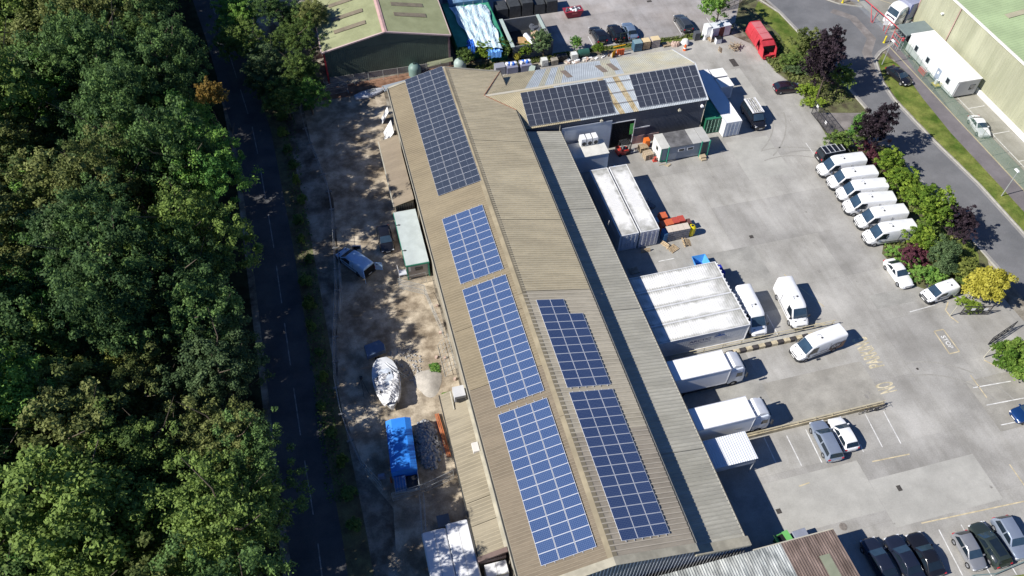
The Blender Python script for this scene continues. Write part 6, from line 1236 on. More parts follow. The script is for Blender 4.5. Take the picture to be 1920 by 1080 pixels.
# crumpled tarp
def tarp(name,label,corners,z0,nx,ny,mat,amp,seed,drop=0):
    rs=np.random.RandomState(seed);A,B,C,D=[np.array(c) for c in corners];vs=[];fs=[]
    ph=rs.rand(8)*6.28
    for j in range(ny+1):
        for i in range(nx+1):
            u,v=i/nx,j/ny;p=(A*(1-u)+B*u)*(1-v)+(D*(1-u)+C*u)*v
            z=z0+amp*(.5*math.sin(u*21+v*5+ph[0])+.35*math.sin(u*37-v*9+ph[1])+.4*math.sin(u*12+v*17+ph[2])+.6*rs.rand())
            wob=.18*math.sin(v*13+ph[3]) if i in (0,nx) else 0
            e=min(1,min(u,1-u)*8+.0)
            if v<.08: z-=drop*(1-v/.08)
            vs.append((p[0]+wob,p[1],z-(1-e)*.12))
    for j in range(ny):
        for i in range(nx): k=j*(nx+1)+i;fs.append((k,k+1,k+nx+2,k+nx+1))
    mb=MB();mb.add(vs,fs);o=mb.build(name,mat);md=o.modifiers.new('s','SOLIDIFY');md.thickness=.02
    return tag(o,label,'tarpaulin')
m_tarp=M('tarp_pale',(.42,.62,.70),.45,var=.12,scale=1.2,col2=(.66,.76,.80),stain=.15,stscale=1,spec=.6,stretch=(3,.6,1));m_tarpb=M('tarp_blue',(.03,.14,.55),.4,var=.15,scale=2,spec=.6)
tarp('tarpaulin','big crumpled pale blue and white tarpaulin over the green containers',[(22.0,102.6),(26.2,101.2),(26.5,113.4),(20.6,113.9)],2.85,34,40,m_tarp,.13,3)
tarp('tarpaulin','small bright blue tarpaulin hanging over the front of the green containers',[(20.9,102.4),(22.2,102.3),(22.6,104.6),(21.4,104.4)],2.85,10,10,m_tarpb,.12,5,1.0)
tarp('tarpaulin','second bright blue tarp end bunched at the lower right of the pale tarpaulin',[(24.0,101.0),(26.0,100.8),(26.1,102.3),(23.6,102.6)],2.4,14,10,M('tarp_midblue',(.12,.33,.75),.4,var=.2,scale=2),.16,7,.9)
container('blue steel sided container behind the pale tarpaulin, cut by the top edge',20.6,27.0,114.3,120,3.2,M('steel_blue',(.12,.24,.40),.5,var=.15,scale=1),M('steel_blue_roof',(.16,.28,.42),.5,var=.15,scale=1,stain=.3,stscale=.8),None,'S',barm=(MATS['steel_blue'],m_bar) if 'steel_blue' in MATS else None)
t=thing('open_skip','large open topped steel skip holding cardboard, a white roll and black bags, behind the bank','skip',(31,105.3,0))
mb=MB()
for a in [(27.9,28.1,101.6,109),(34.1,34.3,101.6,109),(28.1,34.1,101.6,101.75),(28.1,34.1,108.85,109)]: mb.box(*a,0,2.5)
mb.build('side_wall',M('skip_grey',(.17,.18,.19),.6,var=.15,scale=1),t)
mb=MB();mb.box(28.1,34.1,101.75,108.85,.1,.2);mb.build('floor',m_plast,t)
for q in ((27.6,28.15,101.4,109.1,2.5,2.62),(33.6,34.1,105,109,2.5,2.62)): MB().box(*q).build('top_rail',M('rail_mint',(.40,.48,.44),.5,var=.1),t)
for nm,m,q,l,c in [('cardboard_heap',M('cardboard',(.42,.27,.12),.8,var=.2,scale=2),[(29.2,102.6,1.5,1.6),(30.0,102.2,1.2,.8)],'orange brown cardboard in the left part of the open skip','cardboard'),('white_roll',p_white,None,'long white roll lying in the open skip','roll'),('board_stack',M('board_tan',(.48,.34,.22),.7,var=.1),None,'long tan boards lying next to the white roll in the open skip','boards'),('rubbish_bags',M('bag_black',(.09,.10,.12),.35,var=.4,scale=3),None,'black rubbish bags in the far right corner of the open skip','bags')]:
    mb=MB()
    if nm=='cardboard_heap':
        for x,y,a,b in q: mb.box(x,x+a,y,y+b,.3,1.5,rot=.3);mb.box(x+.2,x+a,y+.6,y+b+.6,.3,1.8,rot=-.2)
    elif nm=='white_roll': mb.tube((31.6,102.1,1.6),(30.9,105.3,1.7),.42,12)
    elif nm=='board_stack':
        for k in range(4): mb.slab((32.3+k*.02,102.2,1.5+k*.08),(33.7,102.4,1.5+k*.08),(33.0,106,1.6+k*.08),(31.9,105.7,1.6+k*.08),.06)
    else:
        for i in range(9): mb.lathe((32.6+rn.random()*1.3,106.2+rn.random()*2,.6),[(0,1.0),(.35,.9),(.5,.5),(.3,0)],7)
    tag(mb.build(nm,m,smooth=nm in('white_roll','rubbish_bags')),l,c)
t=thing('garden_waste_net','stacked dark crates at the top edge between green containers and open skip','crates',(29,114,0));mb=MB()
for k in range(5): mb.box(28.2+k*2.1,30.1+k*2.1,112.8,115.5,0,1.8+.3*(k%3),bev=.05)
mb.build('crate',M('stack_dark',(.04,.045,.05),.7,var=.3,scale=2),t)
t=thing('rubbish_skip','small dark red skip full of bags at the top edge','skip',(40.6,111.2,0),R(2));mb=MB();mb.loft([[(-1.1,-.7,.1),(1.1,-.7,.1),(1.1,.7,.1),(-1.1,.7,.1)],[(-1.6,-.8,1.2),(1.6,-.8,1.2),(1.6,.8,1.2),(-1.6,.8,1.2)]]);mb.build('bucket',M('skip_red',(.30,.03,.05),.5),t,world=False);mb=MB()
for i in range(22): mb.lathe((-1.3+rn.random()*2.6,-.6+1.2*rn.random(),1.0),[(0,.45),(.2,.35),(.25,.1),(.1,0)],6,mi=i%2)
mb.build('bag',[MATS['bag_black'],p_white],t,True,world=False);mb=MB();mb.box(-.4,.5,-.815,-.79,.75,.95);mb.build('lettering_panel',M('skip_letter',(.45,.12,.12),.5),t,world=False)
mb=MB();mb.box(54.1,54.9,112.0,112.5,0,.05);tag(mb.build('drain_cover',m_iron),'small reddish drain cover near the top edge of the top yard','drain cover')
# ---------------- gravel yard objects ----------------
def boat():
    t=thing('boat','white boat with a cluttered deck standing on the gravel left of the warehouse','boat',(-.3,47.8,0),R(91))
    H=[];n=13
    for i in range(n):
        u=i/(n-1);x=-3.3+6.6*u;w_=1.68*math.sqrt(max(.02,1-((u-.55)/(.56 if u<.55 else .47))**2))**(1.3 if u<.55 else .8);zt=1.25+.25*u;
        H.append([(x,-w_*.02,.25+.3*u**3),(x,-w_*.72,.5+.3*u**3),(x,-w_,zt),(x,-w_*.86,zt+.03),(x,0,zt+.10),(x,w_*.86,zt+.03),(x,w_,zt),(x,w_*.72,.5+.3*u**3)])
    mb=MB();mb.loft(H);mb.build('hull',gloss('boat_white',(.66,.68,.70),.35),t,True,world=False)
    mb=MB();C=[]
    for u,h,f in ((0.22,.02,.6),(.3,.42,.68),(.5,.55,.72),(.66,.5,.66),(.8,.05,.5)):
        x=-3.3+6.6*u;w_=1.5*f;C.append([(x,-w_,1.3),(x,-w_*.8,1.35+h),(x,w_*.8,1.35+h),(x,w_,1.3)])
    mb.loft(C);mb.build('cabin_top',M('boat_deck',(.60,.66,.74),.5,var=.1,scale=1.5,stain=.25,stscale=1.5),t,True,world=False)
    rs=np.random.RandomState(11);mb=MB();nx,ny=26,16;vs=[]
    for j in range(ny+1):
        for i in range(nx+1):
            u=i/nx;v=j/ny*2-1;x=-3.15+3.9*u;w_=1.62*math.sqrt(max(.03,1-((x/6.6+.5-.55)/.6)**2));vs.append((x,v*w_*(1+.04*rs.rand()),1.42+.42*(1-v*v)**.5+.16*rs.rand()+.12*math.sin(7*u+5*v)-(.25 if abs(v)>.95 else 0)))
    mb.add(vs,[(j*(nx+1)+i,j*(nx+1)+i+1,(j+1)*(nx+1)+i+1,(j+1)*(nx+1)+i) for j in range(ny) for i in range(nx)]);mb.build('crumpled_cover',M('boat_cover',(.62,.63,.66),.5,var=.25,scale=1.6,stain=.45,stscale=2.2,col2=(.8,.8,.82)),t,world=False)
    for x,y in ((-1.6,.9),(-1.2,-.7),(-.3,.5),(.6,-.6),(-2.2,0),(.2,.9)): MB().box(x,x+.28,y,y+.2,1.5,1.9).build('deck_hatch',m_plast,t,world=False)
    mb=MB();mb.tube((3.2,0,1.45),(1.2,-1.3,1.7),.04,5);mb.tube((2.9,.1,1.5),(.9,-1.1,1.7),.04,5);mb.build('rail',m_alu,t,world=False)
    mb=MB();
    for s in (0,.35): mb.tube((1.1,-1.1-s,1.75),(.6,-2.3-s,.3),.03,4)
    for k in range(5): mb.tube((1.1-.1*k,-1.1-.24*k,1.75-.29*k),(1.1-.1*k,-1.45-.24*k,1.75-.29*k),.02,4)
    mb.build('ladder',m_galv,t,world=False)
    mb=MB();
    for x in (-2,0.5): MB().box(x,x+.25,-1,1,0,.4).build('timber_chock',m_woodg,t,world=False)
    t.scale=(.93,.88,.9)
boat()
t=thing('covered_trailer','small trailer under a dull blue grey cover just above the boat','trailer',(-1.0,52.6,0),.2);mb=MB();mb.loft([[(-1.1,-.8,.5),(1.1,-.8,.5),(1.3,0,.5),(1.0,.9,.5),(-.9,.9,.5)],[(-1.05,-.75,1.0),(1.0,-.75,1.1),(1.2,0,1.1),(.9,.8,1.05),(-.85,.8,1.0)]]);mb.build('cover',M('cover_bluegrey',(.10,.15,.24),.5,var=.1,scale=2),t,world=False)
mb=MB();
for s in (-1,1): mb.tube((0,s*.85,.3),(0,s*1.0,.3),.3,12)
mb.build('wheel',m_tyre,t,world=False)
t=thing('tent_trailer','curtain sided trailer with a vivid blue tarpaulin roof in the gravel yard','trailer',(-.1,39.4,0),R(-3.5))
mb=MB();mb.loft([[(-1.25,y,.9),(1.25,y,.9),(1.28,y,2.35),(.7,y,2.62),(-.7,y,2.62),(-1.28,y,2.35)] for y in (-2.9,-1,1,2.9)]);mb.build('tarpaulin_roof',M('tent_blue',(.03,.22,.72),.45,var=.06,scale=1,spec=.5),t,world=False)
mb=MB();mb.box(-1.2,1.2,-4.3,2.95,.5,.7);mb.box(1.2,1.26,-4.4,-2.6,.5,1.9);mb.box(-.2,.2,2.9,4.2,.5,.6);mb.build('chassis',m_galv,t,world=False)
mb=MB();mb.box(-1.1,0,-4.2,-3.0,.7,1.6);mb.build('cargo_crate',M('cage_blue',(.06,.17,.4),.5,var=.2,scale=3),t,world=False);mb=MB()
for k in range(5): mb.tube((-1.15+k*.28,-4.22,.7),(-1.15+k*.28,-4.22,1.65),.02,4);mb.tube((-1.15+k*.28,-4.22,1.65),(-1.15+k*.28,-3.0,1.65),.02,4)
mb.build('cage',m_galv,t,world=False)
mb=MB();mb.box(.1,1.1,-4.1,-2.95,.7,1.2);mb.build('cargo_box',m_plast,t,world=False)
mb=MB()
for s in (-1,1):
    for y in (-.5,.6): mb.tube((s*1.1,y,.4),(s*1.3,y,.4),.4,14)
mb.build('wheel',m_tyre,t,world=False)
mb=MB();n=14
for i in range(n): a,b=6.283*i/n,6.283*(i+1)/n;mb.tube((-1.75+0*a,36.9+.25*math.cos(a),.3+.25*math.sin(a)),(-1.75,36.9+.25*math.cos(b),.3+.25*math.sin(b)),.07,6)
tag(mb.build('hose_reel',MATS['barrier_orange']),'orange ring leaning at the left side of the blue roofed trailer','ring')
# boulder pile: countless stones, one heap
rs=np.random.RandomState(5);mb=MB()
ICO=[(0,0,1),(.894,0,.447),(.276,.851,.447),(-.724,.526,.447),(-.724,-.526,.447),(.276,-.851,.447),(.724,.526,-.447),(-.276,.851,-.447),(-.894,0,-.447),(-.276,-.851,-.447),(.724,-.526,-.447),(0,0,-1)]
ICF=[(0,1,2),(0,2,3),(0,3,4),(0,4,5),(0,5,1),(1,6,2),(2,7,3),(3,8,4),(4,9,5),(5,10,1),(6,7,2),(7,8,3),(8,9,4),(9,10,5),(10,6,1),(11,7,6),(11,8,7),(11,9,8),(11,10,9),(11,6,10)]
def rock(mb,x,y,z,r,mi=0):
    sc=r*(.7+.6*rs.rand(3));mb.add([(x+a*sc[0]*(.8+.4*rs.rand()),y+b*sc[1]*(.8+.4*rs.rand()),z+c*sc[2]) for a,b,c in ICO],ICF,mi)
for i in range(420):
    a=rs.rand()*6.283;q=rs.rand()**.6;x,y=2.6+1.25*q*math.cos(a),40.0+2.9*q*math.sin(a);rock(mb,x,y,.55*(1-q*q)+.05,.13+.12*rs.rand(),int(rs.rand()*2))
tag(mb.build('boulder_pile',[M('stone_blue',(.24,.26,.30),.8,var=.25,scale=3),M('stone_pale',(.34,.34,.34),.8,var=.25,scale=3)]),'heap of grey boulders right of the blue roofed trailer','stone pile',kind='stuff')
mb=MB();
for i in range(160):
    a=rs.rand()*6.283;q=rs.rand()**.5;x,y=1.7+2.3*q*math.cos(a),50.3+2.4*q*math.sin(a);rock(mb,x,y,.03,.05+.09*rs.rand())
tag(mb.build('scattered_stones',MATS['stone_pale']),'pale stones scattered on the gravel right of the boat','stones',kind='stuff')
mb=MB();n=26;vs=[(4.1,47.4,.55)];
for rr,z in ((.5,.45),(1.05,.2),(1.45,.0)):
    for i in range(n): a=6.283*i/n;q=rr*(1+.12*math.sin(3*a)+.05*rs.rand());vs.append((4.1+q*math.cos(a),47.4+1.2*q*math.sin(a),z+.04*rs.rand()))
fs=[(0,1+i,1+(i+1)%n) for i in range(n)]+[(1+k*n+i,1+(k+1)*n+i,1+(k+1)*n+(i+1)%n,1+k*n+(i+1)%n) for k in range(2) for i in range(n)]
mb.add(vs,fs);tag(mb.build('sand_heap',M('sand',(.46,.43,.38),.95,var=.12,scale=2,fine=.2),smooth=True),'low pale heap of sand against the lean-to end in the gravel yard','sand heap',kind='stuff')
t=thing('timber_beams','two long orange timber beams lying beside the lean-to','beams',(4.2,40.5,0))
for k in range(3):
    mb=MB();mb.slab((3.95+k*.16,43.2,.15),(4.05+k*.16,43.2,.15),(4.3+k*.16,38,.15),(4.2+k*.16,38,.15),.12);mb.build('beam',M('beam_orange',(.42,.13,.05),.7,var=.2,scale=2),t)
t=thing('dinghy','dinghy under a silver grey cover on the gravel above the warehouse corner','dinghy',(5.2,98.6,0),R(12));L_=[]
for i in range(9):
    u=i/8;x=-2.3+4.4*u;w_=.85*math.sin(math.pi*(.12+.8*u))**.7;L_.append([(x,-w_,.1),(x,-w_*.9,.35),(x,-w_*.3,.5+.15*math.sin(u*3.1)),(x,w_*.3,.5+.12*math.sin(u*4)),(x,w_*.9,.35),(x,w_,.1)])
mb=MB();mb.loft(L_);mb.build('cover',M('cover_silver',(.50,.52,.56),.4,var=.15,scale=2,spec=.6),t,True,world=False);mb=MB();mb.box(-.3,.9,-.35,.3,.58,.66);mb.build('window_patch',m_galv,t,world=False)
t=thing('roof_trailer','long low grey trailer frame with orange straps behind the upper warehouse corner','trailer',(10,98.6,0),R(10));mb=MB()
for y in (-.6,.6): mb.box(-2.8,2.8,y-.06,y+.06,.9,1.05)
for k in range(7): mb.box(-2.8+k*.9,-2.7+k*.9,-.6,.6,.92,1.02)
mb.box(-2.6,2.6,-.5,.5,1.05,1.12);mb.build('frame',M('frame_bluegrey',(.3,.34,.38),.5,var=.1),t,world=False);mb=MB();mb.box(-2.0,-1.0,-.7,-.3,.5,.9);mb.build('strap_roll',MATS['barrier_orange'],t,world=False);mb=MB()
for x in (-.5,.5):
    for s in (-1,1): mb.tube((x,s*.6,.3),(x,s*.8,.3),.3,12)
mb.build('wheel',m_tyre,t,world=False)
# white boards against the upper left warehouse wall
t=thing('leaning_boards','white boards and a folded ladder leaning against the upper left warehouse wall','boards',(6.9,87,0))
for k,(y,w_) in enumerate([(91.4,1.2),(88.6,1.0),(86.9,1.6)]):
    mb=MB();mb.slab((6.0-.1*k,y,.05),(6.0-.1*k,y+w_,.05),(7.1,y+w_,2.0),(7.1,y,2.0),.05);mb.build('board',m_cw,t)
mb=MB();mb.tube((5.9,84.5,.05),(7.2,84.9,2.4),.03,4);mb.tube((5.9,85.0,.05),(7.2,85.3,2.4),.03,4)
for k in range(7): mb.tube((5.95+.18*k,84.52+.05*k,.1+.33*k),(5.95+.18*k,85.02+.04*k,.1+.33*k),.02,4)
mb.build('ladder',m_alu,t)
mb=MB()
for i in range(12): x,y=5.6+rn.random()*1.4,84.3+rn.random()*1.3;mb.box(x,x+.4+.4*rn.random(),y,y+.15,.0,.2+.5*rn.random(),i%2,rot=rn.random()*3)
tag(mb.build('scrap_pile',[m_cw,MATS['scrap_dark']]),'small pile of white and dark scrap at the upper end of the short lean-to','scrap')
mb=MB()
for i,(x,y) in enumerate([(6.6,45.6),(6.8,46.9),(6.9,44.4),(6.5,53.4),(5.4,50.2),(6.3,49.9),(6.9,57.3)]): mb.box(x,x+.3,y,y+.25,0,.25,rot=i)
tag(mb.build('loose_bricks',MATS['rubble_pink']),'a few loose bricks and buckets along the foot of the left warehouse wall','bricks')
t=thing('tripod','thin black tripod standing on the gravel left of the boat','tripod',(-3.0,48.6,0));mb=MB()
for dx,dy in ((.0,-1.2),(.6,-.9),(-.3,.5)): mb.tube((-3.0+dx,48.4+dy,0),(-2.9,48.7,1.5),.03,4)
mb.build('leg',m_plast,t);mb=MB();mb.box(-3.05,-2.75,48.6,48.85,1.5,1.75);mb.build('head',m_plast,t)
mb=MB();mb.box(-3.0,-2.2,37.3,37.8,0,.5,bev=.1);tag(mb.build('tool_case',M('case_lilac',(.3,.3,.38),.5)),'small lilac grey case lying by the fence left of the blue roofed trailer','case')
# ---------------- trees ----------------
def crown_mesh(name,seed,shape,rx,rz,z0,ncl,rcl,nlf,ls,gap=.0,flat=.75,conic=0.,nd=5,spread=.55):
    "leaf clumps on several overlapping, uneven domes; tone varies clump by clump and leaf by leaf"
    rs=np.random.RandomState(seed);d=rs.randn(ncl*4,3);d/=np.linalg.norm(d,axis=1)[:,None]
    d=d[d[:,2]>-.4][:ncl];n=len(d)
    an=rs.rand(nd)*6.283;rr=spread*(.35+.65*rs.rand(nd));rr[0]*=.3
    dc=np.column_stack([np.cos(an)*rr,np.sin(an)*rr,(rs.rand(nd)-.62)*.75]);dc[0,2]=.12
    dr=.38+.30*rs.rand(nd);dr[0]=.62
    wt=dr**2/(dr**2).sum();k=rs.choice(nd,n,p=wt)
    r=(rs.rand(n)**.30)*(1+.22*rs.randn(n)*(rs.rand(n)<.35))
    c=dc[k]+d*(dr[k]*r)[:,None]*np.array([1,1,1.05])
    zz=(c[:,2]+1)/2
    tap=(1-conic*zz.clip(0,1))[:,None]
    C=np.column_stack([c[:,0:2]*rx*tap,z0+rz+c[:,2]*rz])
    rc=rcl*(.65+.7*rs.rand(n));m=n*nlf
    ci=np.repeat(np.arange(n),nlf);o=rs.randn(m,3);o/=np.linalg.norm(o,axis=1)[:,None];o[:,2]=np.where(o[:,2]<-.3,-o[:,2],o[:,2])
    pos=C[ci]+o*(rc[ci]*(.35+.85*rs.rand(m)))[:,None]*np.array([1,1,flat])
    nrm=o*.75+rs.randn(m,3)*.6;nrm[:,2]+=.55;nrm/=np.linalg.norm(nrm,axis=1)[:,None]
    t=rs.randn(m,3);u=np.cross(nrm,t);u/=np.linalg.norm(u,axis=1)[:,None];v=np.cross(nrm,u)
    s=(ls*(.6+.8*rs.rand(m)))[:,None];a=u*s;b=v*s*.62
    V=np.stack([pos-a,pos-b*1.0+a*.1,pos+a,pos+b*1.0+a*.1],1).reshape(-1,3)
    me=bpy.data.meshes.new(name);me.vertices.add(m*4);me.vertices.foreach_set('co',V.astype(np.float32).ravel())
    me.loops.add(m*4);me.loops.foreach_set('vertex_index',np.arange(m*4,dtype=np.int32));me.polygons.add(m)
    me.polygons.foreach_set('loop_start',np.arange(0,m*4,4,dtype=np.int32));me.polygons.foreach_set('loop_total',np.full(m,4,dtype=np.int32))
    me.update(calc_edges=True)
    at=me.attributes.new('tone','FLOAT','FACE');big=.5+.22*np.sin(C[:,0]*1.1+seed)*np.cos(C[:,1]*.9);tn=(big+.22*rs.randn(n))[ci]+.16*rs.randn(m)
    at.data.foreach_set('value',np.clip(tn,0,1).astype(np.float32));return me
def trunk_mesh(name,seed,h,r,rx,nl=7):
    rn=random.Random(seed);mb=MB();mb.tube((0,0,0),(.1,.1,h*.55),r,8,r2=r*.7);mb.tube((.1,.1,h*.55),(.0,.2,h*.95),r*.7,6,r2=r*.2)
    for i in range(nl):
        a=i*2.4;z=h*(.4+.07*i);q=rx*(.55+.3*rn.random());p=(math.cos(a)*q*.5,math.sin(a)*q*.5,z+q*.35);mb.tube((.1,.1,z),p,r*.4,5,r2=r*.25);mb.tube(p,(math.cos(a+.3)*q,math.sin(a+.3)*q,z+q*.8),r*.25,4,r2=r*.08)
    me=bpy.data.meshes.new(name);me.from_pydata(mb.v,[],mb.f);me.update();return me
m_bark=M('bark',(.10,.08,.06),.9,var=.3,scale=4)
f_mid=foliage('leaf_mid_green',hx('4d6434'),hx('81984e'));f_dark=foliage('leaf_dark_green',hx('435d38'),hx('708e50'));f_ol=foliage('leaf_olive',hx('5b6838'),hx('878e55'));f_br=foliage('leaf_bright_green',hx('517d3d'),hx('87ac52'));f_ye=foliage('leaf_yellow_olive',hx('707b3d'),hx('a0a657'))
f_or=foliage('leaf_orange',hx('86703a'),hx('ae9048'));f_pu=foliage('leaf_purple',hx('2a2228'),hx('463a42'));f_ma=foliage('leaf_maroon',hx('54303a'),hx('704450'));f_li=foliage('leaf_lime',hx('5e7a2c'),hx('98ae44'));f_go=foliage('leaf_gold',hx('928e30'),hx('c2bc54'));f_hy=foliage('leaf_grey_green',hx('4c6240'),hx('748a5e'));f_wi=foliage('leaf_willow',hx('4f7028'),hx('86a04a'))
def tree(name,label,cat,x,y,cm,tm,fm,s=1.,sz=None,rot=0,group=None,z=0):
    t=thing(name,label,cat,(x,y,z),rot,group)
    if not cm.materials: cm.materials.append(f_mid)
    o=bpy.data.objects.new('crown',cm);COL.objects.link(o);o.parent=t;o.scale=(s,s,sz or s)
    o.material_slots[0].link='OBJECT';o.material_slots[0].material=fm
    if tm:
        if not tm.materials: tm.materials.append(m_bark)
        k=bpy.data.objects.new('trunk',tm);COL.objects.link(k);k.parent=t;k.scale=(s,s,sz or s)
    return t
# woodland crowns: six forms at unit size (height about 14 m)
CR=[crown_mesh('wood_crown',10+i,0,(6.2,6.8,5.6,6.6,5.8,5.2)[i],(6.4,6.4,6.8,6.0,7.2,6.8)[i],(2.6,2.6,3.0,3.4,2.0,2.4)[i],(400,440,380,430,410,330)[i],(.56,.52,.54,.5,.62,.52)[i],(72,70,72,70,70,72)[i],(.135,.125,.13,.118,.148,.125)[i],nd=(7,8,6,9,5,6)[i],spread=.72,flat=.85) for i in range(6)]
TR=[trunk_mesh('wood_trunk',i,13,.26,5.6) for i in range(2)]
rn=random.Random(21)
ROWN=['first','second','third','fourth','fifth','sixth','seventh','eighth','ninth','tenth','eleventh','twelfth','thirteenth','fourteenth','fifteenth','sixteenth','seventeenth','eighteenth','nineteenth','twentieth','twenty-first','twenty-second']+['twenty-'+w for w in 'third fourth fifth sixth seventh eighth ninth'.split()]+['thirtieth']+['thirty-'+w for w in 'first second third fourth fifth sixth'.split()]
def edge_x(y): # eastern limit of the trunks
    return np.interp(y,[20,40,46,60,75,95,110,130,160],[-14.2,-14.4,-15.3,-18.2,-17.2,-20.2,-23.2,-25.5,-28.5])
kind={id(f_mid):'mid green',id(f_dark):'dark green',id(f_ol):'olive green',id(f_br):'bright green',id(f_ye):'yellow olive',id(f_or):'orange leaved',id(f_hy):'grey green'}
y=22.;row=0;nt_=0
while y<168:
    xm=edge_x(y);n=int((8+ (y-22)*.42+26)/6.6)+1;x=xm-rn.random()*1.0
    for k in range(n):
        if rn.random()<.12 and 0<k: x-=6.0;continue
        px,py=x+rn.uniform(-1,1)*(0 if k==0 else 1),y+rn.uniform(-1.6,1.6)
        q=rn.random();fm=f_dark if q<.30 else f_mid if q<.60 else f_hy if q<.68 else f_ol if q<.88 else f_ye if q<.94 else f_br
        i=rn.randrange(6);s=rn.uniform(.9,1.34)
        if k<=1:s=rn.uniform(.94,1.12)*(.86 if 33<y<56 else 1)
        c=kind[id(fm)];sizew='large' if s>1.15 else 'small' if s<1.0 else 'medium sized'
        tree('woodland_tree','%s %s woodland tree, %s from the lane, %s row up'%(sizew,c,ROWN[k],ROWN[row]),'tree',px,py,CR[i],TR[i%2],fm,s,s*rn.uniform(.95,1.22)*(1.2 if k<=1 and not 34<y<50 else 1),rn.random()*6.28,'broadleaf trees of the wood left of the lane');nt_+=1
        x-=rn.uniform(5.6,7.4)
    y+=6.1;row+=1
# marked individuals of the wood
CS=[crown_mesh('small_crown',40+i,0,(2.9,2.6,3.2)[i],(2.6,3.1,1.9)[i],(.9,.6,.0)[i],(170,160,190)[i],(.34,.32,.30)[i],42,.12,nd=(6,7,8)[i],spread=.75) for i in range(3)]
TS=trunk_mesh('small_trunk',5,4,.12,1.6,5)
p=P(404,192,14.5);tree('woodland_tree','small orange leaved crown at the edge of the wood, upper middle, beside the lane','tree',p[0]-.3,p[1],CS[1],TS,f_or,.72,.8,1.2);COL.objects[-2].location.z=12.6;COL.objects[-1].scale=(1.3,1.3,3.5)
# trees on the yard side of the lane by the green shed
for k,(px,py,z,s,fm,l) in enumerate([(448,8,8,.92,f_br,'bright yellow green tree at the top edge, hanging over the lane'),(462,58,8,.9,f_mid,'mid green tree over the lane, second down on the green shed side'),(520,8,8,.85,f_dark,'dark green tree at the top edge between the lane trees and the shed'),(548,52,8,.84,f_mid,'mid green tree close to the top left corner of the green shed roof'),
    (495,105,7.5,.84,f_hy,'grey green tree over the lane, third down on the green shed side'),(548,118,7,.8,f_mid,'mid green tree halfway down the left side of the green shed'),(572,150,6,.62,f_br,'bright green tree at the foot of the green shed left corner'),(530,160,6,.7,f_mid,'mid green tree at the lower end of the clump beside the lane'),(590,5,8,.8,f_ol,'olive tree overhanging the green shed roof edge at the top'),(498,150,5,.55,f_dark,'small dark tree at the lane edge at the lower end of the clump')]):
    p=P(px,py,z);tree('lane_side_tree',l,'tree',p[0],p[1],CR[k%6],TR[k%2],fm,s*.74,s*.74,k*1.3,'trees between the lane and the green shed')
# undergrowth along the lane
UG=crown_mesh('scrub_crown',77,0,1.6,.8,-.15,46,.36,55,.12,gap=.6)
rn=random.Random(5);k=0;mb=None
for i in range(20):
    yy=33+i*3.5;xx=np.interp(yy,[33,46,60,78,92,104],[-6.0,-7.1,-7.2,-6.9,-7.6,-9.2])+rn.uniform(-.4,.5)
    tree('scrub_bush','dark scrub bush between the lane and the site fence, %s from the bottom'%ROWN[i],'bush',xx,yy,UG,None,(f_dark,f_dark,f_mid)[i%3],rn.uniform(.35,.65),rn.uniform(.7,1.3),rn.random()*6,'scrub along the shaded lane')
